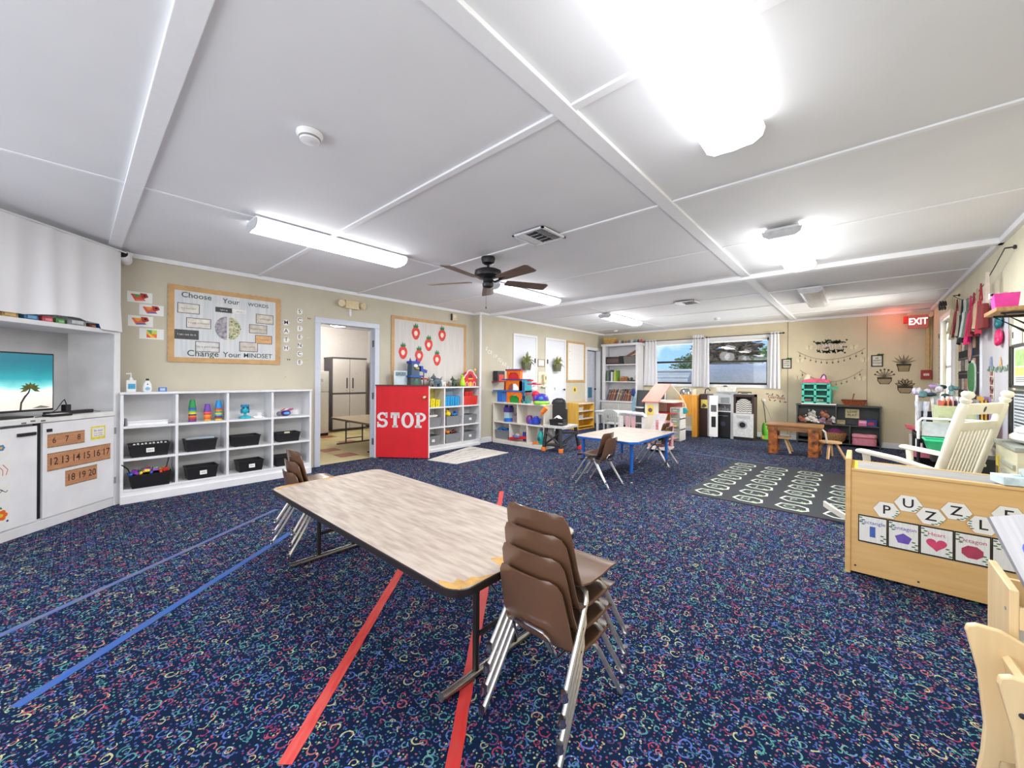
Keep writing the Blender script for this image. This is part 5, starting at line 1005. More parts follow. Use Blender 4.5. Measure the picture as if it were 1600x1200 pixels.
# toys on top of the second cubby
def tp(u, fr=c1, d=-.12): return fr.at(u, 600, d)[0]
ty = 1.08
poster = thing('clear_sign_holder', 'clear blue-white sign standing left of the toy tower', 'sign', on(c1, 3.44, .15, ty), c1.rz); bx(-.12, .12, 0, .006, 0, .26).build('sheet', C((196, 214, 222), .3, 0, .12, 8), poster); bx(-.09, .09, -.001, 0, .18, .24).build('heading_print', C((120, 140, 150), .5, 0, .3, 40), poster)
toy('robot_tower', 'dark blue toy castle tower with ears, yellow ledge and grey base', 'toy', on(c1, 3.66, .13, ty), c1.rz, [('base', lambda m: m.frust((0, 0, 0), (.22, .18), (.18, .15), .16), (62, 68, 66)), ('mid_ledge', lambda m: m.box(-.12, .12, -.1, .08, .16, .19), (30, 80, 170)), ('tower_body', lambda m: m.frust((0, 0, .19), (.15, .13), (.13, .12), .19), (58, 84, 110)), ('battlement', lambda m: m.box(-.08, .08, -.07, .07, .38, .42), (28, 60, 160)), ('horn', lambda m: m.lathe([(.02, 0), (0, .06)], (-.06, 0, .42), 8), (28, 60, 160)), ('horn', lambda m: m.lathe([(.02, 0), (0, .06)], (.06, 0, .42), 8), (28, 60, 160)), ('ledge', lambda m: m.ell((.02, -.085, .30), (.035, .03, .014)), (240, 200, 40)), ('window', lambda m: m.ell((0, -.068, .345), (.04, .012, .03)), (235, 235, 235)), ('side_wing', lambda m: m.cb((.13, 0, .3), (.06, .08, .09), None, .3), (24, 66, 170)), ('door', lambda m: m.ell((0, -.085, .07), (.05, .015, .07)), (60, 110, 90))])
toy('blue_flyer', 'blue winged toy perched right of the toy tower', 'toy', on(c1, 3.86, .13, ty), c1.rz, [('stand', lambda m: m.tube([(0, 0, 0), (0, 0, .24)], .008), (60, 60, 70)), ('wing', lambda m: m.cb((0, 0, .27), (.12, .03, .05), None, 0, 0, .3), (28, 70, 170)), ('seat', lambda m: m.box(-.05, .05, -.04, .04, .12, .15), (160, 50, 60))])
def dog(y, label, c_, s_=1, c2=(90, 98, 100)):
    sm = lambda v: v*s_
    return toy('toy_dinosaur' if 'dino' in label else 'toy_animal', label, 'toy', on(c1, y, .13, ty), c1.rz, [('body', lambda m: m.ell((0, 0, .07*s_), (.06*s_, .04*s_, .045*s_)), c_), ('head', lambda m: m.ell((-.055*s_, -.01, .12*s_), (.03*s_, .026*s_, .026*s_)), c_), ('snout', lambda m: m.ell((-.085*s_, -.012, .112*s_), (.018*s_, .015*s_, .012*s_)), c2), ('ear', lambda m: m.ell((-.045*s_, .01, .15*s_), (.01*s_, .006*s_, .018*s_)), c2)]+[('leg', (lambda a_, b2: lambda m: m.tube([(a_*s_, b2*s_, .06*s_), (a_*s_, b2*s_, 0)], .014*s_))(a_, b2), c_) for a_ in (-.035, .035) for b2 in (-.02, .02)]+[('tail', lambda m: m.tube([(.05*s_, 0, .09*s_), (.09*s_, 0, .13*s_)], .009*s_, r2=.003), c_)])
dog(4.02, 'grey toy dog standing fourth from the left on the second cubby shelf', (110, 116, 112), 1.0); dog(4.13, 'taller blue-grey toy wolf on the second cubby shelf', (84, 104, 120), 1.35); dog(4.27, 'white toy animal with dark spots lying low on the second cubby shelf', (222, 222, 218), .8, (50, 50, 50)); dog(4.42, 'small grey toy animal beside the green dinosaur', (120, 122, 116), .6)
dog(4.53, 'dark green toy gorilla sitting in the middle of the shelf top', (74, 88, 66), 1.1, (60, 70, 54))
toy('toy_dinosaur', 'lime green upright toy dinosaur beside the red barn', 'toy', on(c1, 4.70, .12, ty), c1.rz, [('body', lambda m: m.lathe([(.03, 0), (.05, .03), (.045, .09), (.028, .14), (.02, .18)], n=12), (190, 226, 40)), ('head', lambda m: m.ell((-.025, -.01, .195), (.035, .02, .02)), (170, 210, 40)), ('crest', lambda m: m.ell((.01, .01, .21), (.018, .012, .02)), (70, 70, 50)), ('tail', lambda m: m.tube([(.03, .02, .03), (.08, .03, .02), (.11, .03, .05)], .018, r2=.004), (190, 226, 40)), ('foot', lambda m: m.ell((-.02, -.03, .012), (.025, .035, .012)), (150, 190, 40)), ('foot', lambda m: m.ell((.03, -.03, .012), (.025, .035, .012)), (150, 190, 40))])
bn = thing('toy_barn', 'red toy barn with white arched trim and yellow weather vane', 'toy', on(c1, 4.90, .13, ty), c1.rz); BR = C((214, 34, 48), .35); 
arch = [(-.14, 0), (.14, 0), (.14, .13), (.125, .17), (.09, .20), (.06, .255), (.0, .275), (-.06, .255), (-.09, .20), (-.125, .17), (-.14, .13)]
MB().prism(arch, 0, .1).build('barn_front', BR, bn); 
for a_, b2 in (([(-.16, .15), (-.13, .2), (-.09, .225), (-.06, .28), (0, .302), (.06, .28), (.09, .225), (.13, .2), (.16, .15)], .012),): MB().tube([(x, .0, z) for x, z in a_], b2, 8).build('roof_trim', C((244, 226, 230), .4), bn, smooth=True)
MB().prism([(-.035, 0), (.035, 0), (.035, .07), (.0, .09), (-.035, .07)], -.004, 0).build('barn_door', C((240, 190, 60), .4), bn); MB().prism(circ(0, .175, .05, 18), -.004, .0).build('loft_window', C((120, 30, 36), .5), bn); bx(-.055, .055, -.008, -.002, .13, .15).build('loft_sill', C((244, 206, 50), .4), bn)
for s_ in (-1, 1): MB().tube([(s_*.09-.03, -.006, 0), (s_*.09-.03, -.006, .06), (s_*.09, -.006, .085), (s_*.09+.03, -.006, .06), (s_*.09+.03, -.006, 0)], .006, 6).build('door_arch', C((244, 236, 238), .4), bn, smooth=True)
MB().tube([(.11, 0, .19), (.11, 0, .29)], .004, 6).ell((.115, 0, .31), (.025, .01, .022)).build('weather_vane', C((240, 200, 60), .4), bn, smooth=True)
# ------------------------------------------------------------------ kitchen furniture
fr_ = thing('refrigerator', 'white two-door refrigerator in the kitchen, left side of the doorway', 'refrigerator', (-8.42, 3.30, 0), PI/2); FW = C((238, 236, 230), .3, 0, .02)
bx(-.32, .30, .03, .6, .03, 1.36).build('cabinet_body', FW, fr_, bevel=.006); dd = bx(-.32, .30, -.02, .028, .93, 1.36).build('freezer_door', FW, fr_, bevel=.006); d2_ = bx(-.32, .30, -.02, .028, .06, .92).build('fridge_door', FW, fr_, bevel=.006)
bx(.08, .18, -.022, -.02, 1.14, 1.2).box(-.02, .12, -.022, -.02, 1.07, 1.1).build('note', C((206, 206, 200), .6), dd); MB().ell((.03, -.024, 1.27), (.02, .006, .022)).build('magnet', C((180, 170, 90), .4), dd); bx(-.32, .3, .0, .03, 0, .055).build('kick_plate', DARK, fr_)
uc = thing('utility_cabinet', 'taupe four-door plastic cabinet with dark trim in the kitchen', 'cabinet', (-8.85, 4.27, 0), PI/2); TP = C((206, 200, 196), .45, 0, .02); DT = C((84, 80, 84), .5)
bx(-.40, .40, .012, .44, .02, 1.66).build('shell', DT, uc); bx(-.41, .41, -.01, .44, 1.655, 1.69).build('top_cap', DT, uc); bx(-.4, .4, -.006, .012, .845, .875).build('mid_band', DT, uc)
for s_ in (-1, 1):
    for z0, z1 in ((.06, .84), (.88, 1.65)):
        d_ = bx(min(s_*.006, s_*.39), max(s_*.006, s_*.39), -.008, .01, z0, z1).build('cabinet_door', TP, uc, bevel=.003)
        if z0 > .5: bx(s_*.07-.012, s_*.07+.012, -.022, -.008, .98, 1.22).build('handle', DT, d_); MB().ell((s_*.07, -.01, .93), (.012, .004, .01)).build('lock', GREY, d_)
kt = thing('kitchen_folding_table', 'low folding table with wood top standing in the kitchen', 'table', (-6.50, 3.53, 0)); 
MB().prism(rrect(-.76, .68, -.385, .385, .04), .478, .50, 'z').build('tabletop', C((206, 184, 150), .35, 0, .06, 4), kt); MB().prism(rrect(-.765, .685, -.39, .39, .042), .465, .494, 'z').build('edge_band', C((120, 104, 92), .5), kt)
for x in (-.62, .5):
    m_ = MB()
    for y in (-.16, .16): m_.tube([(x, y, .47), (x, y, .02)], .014, 8)
    m_.tube([(x, -.16, .1), (x, .16, .1)], .01, 6).tube([(x, -.16, .4), (x, .16, .4)], .01, 6).build('folding_leg', DT, kt); MB().tube([(x, -.33, .016), (x, .33, .016)], .014, 8).build('foot_bar', DT, kt)
KB = Fr(0, 4.95, 0)
xl, z = KB.at(556, 521, .08); seccam((xl, 4.87, 2.403), .8, 'small dark-lensed camera in the kitchen corner above the cabinet', .9)
xl, z = KB.at(569, 594); t = thing('broom_rack', 'dark hanging brush on the kitchen wall right of the taupe cabinet', 'brush', (xl, 4.95, z), 0); MB().box(-.02, .02, -.05, -.01, -.18, .12).build('handle', DARK, t, bevel=.004); MB().ell((0, -.04, -.25), (.06, .04, .1)).build('bristles', BLACK, t, smooth=True); MB().box(-.03, .03, -.012, 0, .1, .16).build('hook', DARK, t)
# ------------------------------------------------------------------ far left wall: closets, plants, boards
def onx(fr, xl, d, z): p = fr.w(xl, -d, z); return (p.x, p.y, p.z)
def closet(y0, y1, hs, label):
    t = thing('closet_door', label, 'door', (XF, y0, 0), PI/2); L_ = y1-y0
    for x in (-.05, L_): bx(x, x+.05, -.018, -.002, 0, 2.12).build('casing', TRIMW, t, bevel=.003)
    bx(-.05, L_+.05, -.018, -.002, 2.12, 2.17).build('casing', TRIMW, t, bevel=.003); d_ = bx(.005, L_-.005, -.012, -.002, .01, 2.115).build('door_leaf', C((226, 229, 238), .4, 0, .02), t)
    hx_ = .03 if hs < 0 else L_-.03
    for z in (.3, 1.62): bx(hx_-.02, hx_+.02, -.02, -.012, z-.05, z+.05).build('hinge', DARK, t)
    kx = L_-.07 if hs < 0 else .07
    MB().tube([(kx, -.012, .97), (kx, -.05, .97)], .009, 8).ell((kx, -.06, .97), (.026, .02, .026)).build('doorknob', DARK, d_, smooth=True)
    return t
closet(6.10, 6.80, 1, 'white flush closet door, left of two, with a hanging plant'); closet(7.20, 7.93, -1, 'white flush closet door, right of two, with a dark knob and a hanging plant')
def plant(u, v, label, seed, ocr):
    y, z = WF.at(u, v, .05); rd = random.Random(seed); t = thing('hanging_plant', label, 'plant', (XF+.02, y, z), PI/2, 'hanging plants on the closet doors')
    MB().tub((0, -.06, -.18), (.18, .08), (.23, .10), .16, .004).build('basket', C((110, 112, 84), .8, 0, .3, 60), t)
    for k in range(46):
        a_ = rd.uniform(-1.7, 1.7); L_ = rd.uniform(.14, .34); x1 = math.sin(a_)*L_*.8; z1 = math.cos(a_)*L_*.75-.02; dr_ = -abs(x1)*.5; x0 = rd.uniform(-.06, .06)
        P = [(x0, -.06, -.03), ((x0+x1)/2, -.07-rd.random()*.03, z1*.7+.02), (x1, -.075-rd.random()*.04, z1+dr_*.4)]; w_ = .012
        V = []; 
        for j, q_ in enumerate(P): ww = (w_, w_*1.3, .001)[j]; V += [(q_[0]-ww, q_[1], q_[2]), (q_[0]+ww, q_[1], q_[2])]
        V += [(a2, b2-.002, c2) for a2, b2, c2 in V]
        MB().add(V, [(0, 1, 3, 2), (2, 3, 5, 4), (6, 8, 9, 7), (8, 10, 11, 9), (0, 2, 8, 6), (2, 4, 10, 8), (1, 7, 9, 3), (3, 9, 11, 5)]).build('leaf', C([(104, 120, 50), (130, 138, 60), (84, 100, 44), (180, 150, 60) if ocr else (120, 110, 50)][k % 4], .6), t)
    for k in range(3): MB().tube([(-.06+.05*k, -.1, -.03), (-.065+.055*k, -.105, -.12), (-.06+.06*k, -.1, -.22)], .003, 5).build('trailing_stem', C((90, 90, 50)), t)
plant(821, 565, 'dark hanging fern in a wall basket on the left closet door', 2, False); plant(869, 568, 'hanging fern with yellow stems in a wall basket on the right closet door', 5, True)
def framed(fr, u0, v0_, u1, v1_, label, cat='picture', border=.018, fc=TAN, inner=PAPER, fn=None, name='framed_picture', group=None, depth=.015):
    (xa, za), (xb, zb) = fr.at(u0, v0_), fr.at(u1, v1_); cx, cz = (xa+xb)/2, (za+zb)/2; hx, hz = abs(xb-xa)/2, abs(za-zb)/2
    t = thing(name, label, cat, onx(fr, cx, .002, cz), fr.rz, group); mb = MB()
    mb.box(-hx, hx, -depth, 0, hz-border, hz).box(-hx, hx, -depth, 0, -hz, -hz+border).box(-hx, -hx+border, -depth, 0, -hz+border, hz-border).box(hx-border, hx, -depth, 0, -hz+border, hz-border).build('frame', fc, t)
    bx(-hx+border, hx-border, -depth*.6, 0, -hz+border, hz-border).build('mount', inner, t)
    if fn: mb = MB(); fn(mb, hx-border, hz-border, -depth*.6-.001); mb.build('print', None, t)
    return t
def lines(mb, hx, hz, y, n=6, c=None, ind=.1):
    for k in range(n):
        z = hz*.75-k*1.5*hz/max(1, n-1); w_ = hx*(.8-.25*((k*7) % 3)/2); mb.box(-w_, w_, y-.0004, y, z-hz*.035, z+hz*.035, c or GREY)
framed(WF, 840, 561, 850, 573, 'small framed card between the two closet doors, upper', 'picture', .015, C((160, 130, 100), .6), PAPER, lambda m, a_, b2, y: lines(m, a_, b2, y, 4))
y, z = WF.at(846, 592); t = thing('soap_dispenser', 'cream wall panel with dispenser between the closet doors', 'dispenser', (XF+.002, y, z), PI/2)
bx(-.14, .14, -.012, 0, -.17, .16).build('back_plate', C((222, 218, 196), .5), t, bevel=.002); MB().box(-.0, .10, -.08, -.012, -.10, .10).build('dispenser_body', IV, t, bevel=.01); MB().ell((.05, -.085, .02), (.02, .008, .045)).build('sight_window', C((150, 120, 80), .4), t, smooth=True)
bx(-.02, .14, -.05, -.012, -.19, -.17).build('lower_ledge', C((190, 205, 180), .5), t)
cbd, hx, hz = board(WF, 885, 532, 913, 597, 'narrow calendar bulletin board left of the side doorway', .05, C((236, 234, 232), .7, 0, .02))
for k in range(7): MB().text('SMTWTFS'[k], (-hx+.13, hz-.16-k*.105), .05, None, -.013).build('letter', GREY, cbd)
for k in range(4): bx(-hx+.22+.11*k, -hx+.222+.11*k, -.0124, -.012, -hz+.06, hz-.06).build('column_line', C((206, 206, 206), .6), cbd)
y, z = WF.at(898, 609); t = thing('yellow_flower_card', 'small yellow card with a dark flower above the yellow shelf', 'card', (XF+.002, y, z), PI/2); MB().prism(circ(0, 0, .09, 8), -.002, 0).build('card', C((236, 210, 90), .6), t); MB().prism(circ(0, 0, .045, 10), -.0035, -.002).build('flower_print', C((150, 110, 50), .6, 0, .3, 50), t)
y, z = WF.at(866, 608, .0); t = thing('pointer_card', 'round white card with a pointer on the right closet door', 'card', (XF+.014, y, z), PI/2); MB().prism(circ(0, 0, .07, 16), -.0015, 0).build('card', C((232, 234, 238), .6), t); MB().tube([(0, -.002, -.03), (0, -.002, .03)], .006, 5).prism([(-.02, .02), (.02, .02), (0, .045)], -.004, -.002).build('pointer_print', DARK, t)
for k in range(11):
    u = 760+k*3.7; v = 545+k*3.1+(2 if k % 2 else 0); y, z = WF.at(u, v); ch = 'SCRIPTURES!'[k]
    t = thing('cutout_letter', 'white cut-out %s, %s of the slanting word SCRIPTURES' % ('letter '+ch if ch != '!' else 'exclamation mark', ORD[k]), 'letter', (XF+.002, y, z), PI/2, 'slanting cut-out letters'); V, f_ = text_geo(ch, .1, .02)
    MB().add([(a_[0], -.002, a_[1]) for a_ in V], f_).build('letter', C((236, 234, 228), .6), t)
    t.rotation_euler = (0, .35, PI/2)
# ------------------------------------------------------------------ low white shelf with playsets
c3 = Fr(0, 5.40, 0); c3x0, c3x1 = -5.30, -4.06; OFFW = C((232, 226, 214), .5, 0, .03, 6)
t = thing('toy_shelf', 'low cream toy shelf with five compartments in front of the closet wall', 'shelf', (c3x0, 5.40, 0), 0); L_ = c3x1-c3x0; D = .30
bx(-.004, L_+.004, -.01, D, .755, .78).build('top_board', OFFW, t, bevel=.002); bx(0, .022, 0, D, 0, .755).build('side_board', OFFW, t); bx(L_-.022, L_, 0, D, 0, .755).build('side_board', OFFW, t)
bx(.022, L_-.022, 0, D-.01, .39, .41).build('shelf_board', OFFW, t); bx(.022, L_-.022, 0, D-.01, .055, .075).build('shelf_board', OFFW, t); bx(0, L_, -.004, .02, 0, .055).build('kick_board', OFFW, t)
bx(.022, L_-.022, D-.01, D, .075, .755).build('back_board', OFFW, t)
for x, z0, z1 in ((.62, .41, .755), (.43, .075, .39), (.85, .075, .39)): bx(x-.01, x+.01, .002, D-.01, z0, z1).build('divider', OFFW, t)
def T3(nm, label, cat, x, y, z, parts, rz=0, group=None): return toy(nm, label, cat, (x, y, z), rz, parts, group)
RD, OR_, BL_, GN, TE, PU, YE = (214, 40, 50), (240, 120, 30), (40, 110, 200), (30, 150, 60), (50, 170, 190), (90, 60, 160), (246, 206, 40)
def B(*a): return lambda m: m.box(*a)
def E_(c, r): return lambda m: m.ell(c, r)
X0 = c3x0
# three-level garage playset
T3('garage_playset', 'three-level toy garage in red, orange, blue and green on the cream shelf', 'toy', X0+.35, 5.54, .78, [('lower_deck', B(-.33, .36, -.12, .12, .20, .225), (50, 110, 180)), ('lower_arch', lambda m: m.prism([(-.02, 0), (-.02, .2), (.30, .2), (.30, 0), (.25, 0), (.24, .09), (.19, .14), (.09, .14), (.04, .09), (.03, 0)], -.11, -.08), OR_), ('green_door', lambda m: m.prism([(.035, .0), (.045, .09), (.09, .135), (.19, .135), (.235, .09), (.245, 0)], -.09, -.085), GN), ('pillar', B(-.24, -.12, -.1, .02, 0, .2), BL_), ('pillar', B(.31, .36, -.1, .1, 0, .42), TE), ('upper_leg', B(-.09, -.05, -.1, .1, .225, .40), (150, 60, 50)), ('upper_leg', B(.24, .28, -.1, .1, .225, .40), RD), ('upper_arch', lambda m: m.prism([(-.06, .225), (-.06, .42), (.28, .42), (.28, .225), (.24, .225), (.22, .30), (.17, .35), (.06, .35), (.01, .30), (-.02, .225)], -.1, -.07), OR_), ('upper_deck', B(-.12, .33, -.12, .12, .42, .44), (50, 60, 150)), ('top_arch', lambda m: m.prism([(-.03, .44), (-.03, .59), (.26, .59), (.26, .44), (.235, .44), (.225, .51), (.18, .56), (.05, .56), (.005, .51), (-.005, .44)], -.1, -.03), OR_), ('red_door', lambda m: m.prism([(-.005, .44), (.005, .51), (.05, .56), (.18, .56), (.225, .51), (.235, .44)], -.08, -.06), RD), ('roof', B(-.05, .28, -.11, .0, .59, .605), (214, 60, 50)), ('roof_rail', B(-.05, .28, -.11, -.10, .605, .625), (60, 60, 120)), ('tower_slot', B(.325, .345, -.105, -.1, .05, .38), (60, 60, 150)), ('crane_arm', B(.28, .45, -.02, .02, .40, .43), RD)])
bpy.data.objects['garage_playset'].scale = (1.15, 1, 1)
sh = thing('red_storage_crate', 'small red crate on a dark shelf panel hung on the wall above the toy garage', 'crate', (XF+.09, 5.44, 1.175), PI/2)
MB().box(-.02, .22, -.07, .08, -.02, 0).build('wall_shelf', C((150, 60, 60), .5), sh); bx(.0, .2, -.06, .06, 0, .2).build('crate_back', DARK, sh); bx(.03, .17, -.068, -.06, .0, .13).build('red_front', C((226, 70, 66), .4), sh)
T3('toy_helicopter', 'red and white toy helicopter on the right of the cream shelf top', 'toy', X0+.96, 5.47, .93, [('cabin', E_((0, 0, .12), (.06, .05, .06)), (240, 240, 240)), ('rotor', lambda m: m.cb((0, 0, .2), (.26, .05, .02), None, .3), (206, 30, 60)), ('rotor', lambda m: m.cb((0, 0, .22), (.05, .2, .02), None, .5), (206, 30, 60)), ('leg', B(-.02, .02, -.02, .02, -.14, .08), (206, 30, 50)), ('body', lambda m: m.ell((.03, -.0, .02), (.09, .06, .06)), (214, 30, 60))])
T3('toy_car', 'grey green toy tractor at the middle of the cream shelf top', 'toy', X0+.76, 5.50, .78, [('body', B(-.09, .09, -.06, .06, .04, .14), (110, 140, 130)), ('cab', B(-.05, .05, -.05, .05, .14, .20), (150, 90, 80)), ('wheel', E_((-.06, -.06, .04), (.04, .015, .04)), (60, 90, 80)), ('wheel', E_((.06, -.06, .04), (.04, .015, .04)), (60, 150, 150))])
T3('toy_dome', 'purple and blue dome toy car on the right end of the cream shelf top', 'toy', X0+1.10, 5.50, .78, [('dome', lambda m: m.lathe([(.13, .02), (.13, .08), (.11, .14), (.06, .18), (0, .19)], n=16), (60, 50, 170)), ('base', lambda m: m.lathe([(.14, 0), (.15, .03), (.13, .06)], n=16), (150, 220, 60)), ('window', E_((.06, -.1, .1), (.05, .03, .04)), (60, 130, 190)), ('stripe', E_((-.06, -.1, .1), (.04, .03, .06)), (90, 60, 180))])
for k, (x, y, z, c_, lb) in enumerate(((.30, 5.52, .41, (50, 120, 200), 'purple-topped blue toy castle in the upper left compartment'), (.44, 5.56, .41, (150, 130, 140), 'small grey toy figure behind the blue castle'), (.83, 5.50, .41, (110, 60, 140), 'purple toy cup in the upper right compartment'), (.98, 5.50, .41, (40, 70, 190), 'blue toy teapot in the upper right compartment'))):
    T3('toy_castle' if k == 0 else 'toy_figure' if k == 1 else 'toy_cup' if k == 2 else 'toy_teapot', lb, 'toy', X0+x, y, z, [[('base', lambda m: m.lathe([(.09, 0), (.09, .05), (.07, .07)], n=14), BL_), ('keep', B(-.06, .06, -.05, .05, .07, .18), (190, 220, 235)), ('tower', B(-.075, .075, -.06, .06, .18, .27), (80, 60, 140)), ('turret', B(-.08, -.04, -.03, .03, .27, .31), (60, 50, 120)), ('turret', B(.04, .08, -.03, .03, .27, .31), (60, 50, 120))], [('body', B(-.05, .05, -.03, .03, 0, .12), c_), ('head', E_((0, 0, .15), (.03, .03, .03)), c_)], [('cup', lambda m: m.lathe([(.04, 0), (.06, .03), (.065, .11), (.05, .13)], n=14), c_), ('lid', E_((0, 0, .14), (.05, .05, .02)), (150, 70, 130)), ('handle', lambda m: m.tube([(.05, 0, .04), (.09, 0, .06), (.05, 0, .1)], .009), c_)], [('pot', lambda m: m.lathe([(.05, 0), (.08, .03), (.08, .09), (.05, .12)], n=14), c_), ('lid', E_((0, 0, .13), (.045, .045, .025)), (90, 90, 200)), ('spout', lambda m: m.tube([(.06, 0, .05), (.12, -.02, .11)], .014), c_), ('blue_block', B(-.11, -.05, -.05, .02, 0, .07), (60, 90, 210))]][k])
bin_(X0+.22, .075, .34, 'grey bin of blue toy tracks in the bottom left of the cream shelf', 'grey bins of the cream shelf', .17, .24, GB, None, 0, c3, .01)
for k in range(7): T3('blue_toy_piece', '%s blue toy track piece heaped in the grey bin' % ('first', 'second', 'third', 'fourth', 'fifth', 'sixth', 'seventh')[k], 'toy', X0+.10+.04*k, 5.50+.03*(k % 3), .235+.02*(k % 2), [('piece', (lambda k: lambda m: m.cb((0, 0, .01), (.1, .05, .03), None, k*.9, .3))(k), [(30, 130, 220), (40, 160, 230), (60, 60, 170)][k % 3])], 0, 'blue track pieces in the grey bin')
T3('toy_airplane', 'red and blue toy airplane sticking out of the bottom middle compartment', 'toy', X0+.60, 5.46, .085, [('fuselage', lambda m: m.cb((0, 0, .05), (.36, .06, .05), None, .3, 0, -.12), RD), ('wing', lambda m: m.cb((-.05, -.02, .08), (.08, .26, .015), None, .9), (90, 130, 200)), ('tail', lambda m: m.cb((.12, .03, .12), (.06, .02, .1), None, .3), (50, 60, 150)), ('cockpit', E_((-.02, 0, .1), (.05, .03, .03)), (200, 180, 190))])
T3('toy_bus', 'small blue toy jet behind the red airplane', 'toy', X0+.72, 5.56, .075, [('body', B(-.07, .07, -.03, .03, .01, .1), (60, 80, 170)), ('window', B(-.05, .05, -.032, -.03, .05, .085), (150, 180, 210))])
T3('toy_seahorse', 'tall teal toy bottle in the bottom right compartment', 'toy', X0+1.11, 5.48, .075, [('body', lambda m: m.lathe([(.05, 0), (.07, .04), (.07, .14), (.045, .2), (.02, .24)], n=12), (30, 170, 160)), ('cap', E_((0, 0, .26), (.03, .03, .03)), (120, 110, 160)), ('patch', E_((0, -.065, .1), (.03, .012, .04)), (40, 90, 120))])
T3('toy_blaster', 'orange toy piece lying at the front of the bottom right compartment', 'toy', X0+1.04, 5.43, .075, [('body', lambda m: m.cb((0, 0, .02), (.14, .05, .035), None, .5), OR_), ('grip', lambda m: m.cb((.05, .0, .04), (.04, .04, .06), None, .5), (200, 160, 60))])
# toy workbench with black tool backboard
WBK = C((44, 44, 46), .45, 0, .05); wbx, wby = -3.86, 5.52
t = thing('toy_workbench', 'black toy workbench with speckled grey top and orange feet', 'workbench', (wbx, wby, 0), .15)
MB().prism(rrect(-.22, .24, -.17, .33, .04), .40, .435, 'z').build('bench_top', C((205, 203, 200), .5, 0, .15, 60), t)
for k, (x, y) in enumerate(((-.19, -.15), (.14, -.17), (.24, .33), (-.19, .33))):
    MB().tube([(x*.82, y*.85, .40), (x, y, .05)], .032, 8).build('leg', WBK, t); MB().lathe([(.036, 0), (.042, .01), (.04, .065), (.032, .07)], (x*1.02, y*1.02, 0), 12).build('foot_cap', C((240, 130, 50) if k != 2 else (220, 50, 60), .4), t)
MB().tube([(-.17, -.14, .33), (.13, -.16, .12)], .018, 6).tube([(.13, -.16, .33), (-.17, -.14, .12)], .018, 6).build('cross_brace', WBK, t); MB().tube([(.14, -.13, .14), (.22, .29, .3)], .02, 6).tube([(.13, -.1, .33), (.22, .29, .3)], .018, 6).build('cross_brace', WBK, t); bx(-.17, .14, -.15, .05, .09, .11).build('lower_shelf', WBK, t)
MB().prism([(-.20, .435), (-.2, .80), (-.17, .86), (-.10, .89), (.0, .89), (.05, .86), (.07, .80), (.07, .72), (.10, .70), (.10, .435)], .14, .18, 'y').build('backboard', WBK, t, bevel=.006)
MB().ell((-.05, .135, .83), (.08, .01, .03)).build('badge', C((70, 70, 74), .5), t, smooth=True)
t = thing('toy_vise_tray', 'black tray toy holding a white crumpled cloth on the workbench', 'tray', (wbx+.01, wby+.0, .436), .15); MB().frust((0, 0, 0), (.24, .17), (.26, .19), .1).build('tray', BLACK, t, bevel=.005); bx(.04, .12, -.09, -.084, .03, .07).build('label_plate', GREY, t)
t = thing('white_cloth', 'small crumpled white cloth on the black tray', 'cloth', (wbx+.0, wby+.0, .536), .15); rd = random.Random(4); MB().grid([[(-.07+.02*i, -.05+.02*j, .012+.05*max(0, 1-((i-3.5)**2+(j-2.5)**2)/9)+rd.uniform(0, .012)) for j in range(6)] for i in range(8)], None, .003).build('cloth', PAPER, t, smooth=True)
t = thing('orange_drill', 'orange toy drill at the end of the cream shelf top', 'toy', (c3x1-.02, 5.42, .63), .2); MB().tube([(-.02, -.03, .02), (.06, -.03, .10)], .04, 10).build('body', C((244, 130, 40), .4), t, smooth=True); MB().tube([(.0, -.03, .03), (-.05, -.03, -.03)], .02, 8).build('grip', C((236, 120, 30), .4), t)
# ------------------------------------------------------------------ yellow shelf
MAP = wood((238, 190, 84), (226, 170, 60), 2, .4, 2)
t = thing('yellow_shelf', 'honey yellow wooden shelf with four white trays beside the side doorway', 'shelf', (-5.20, 7.95, 0), math.radians(-27))
pY = fz(885, 668); e0 = Fr(-5.17, 7.93, 0)
L_ = .75; t.location = (-5.04, 8.05, 0); t.rotation_euler[2] = PI/2
bx(0, .018, 0, .32, .02, .64).build('side_panel', MAP, t, bevel=.003); bx(L_-.018, L_, 0, .32, .02, .64).build('side_panel', MAP, t, bevel=.003); bx(.018, L_-.018, .3, .318, .03, .64).build('back_panel', MAP, t)
for z in (.06, .24, .43, .61): bx(.018, L_-.018, .0, .3, z, z+.014).build('shelf_board', C((232, 226, 214), .5) if z > .1 else MAP, t)
for z in (.24, .43): MB().tub((.16, .13, z+.015), (.18, .2), (.2, .22), .1, .004).build('clear_tub', C((214, 206, 190), .3, 0, .05), t)
bx(0, L_, .0, .3, 0, .02).build('base', MAP, t)
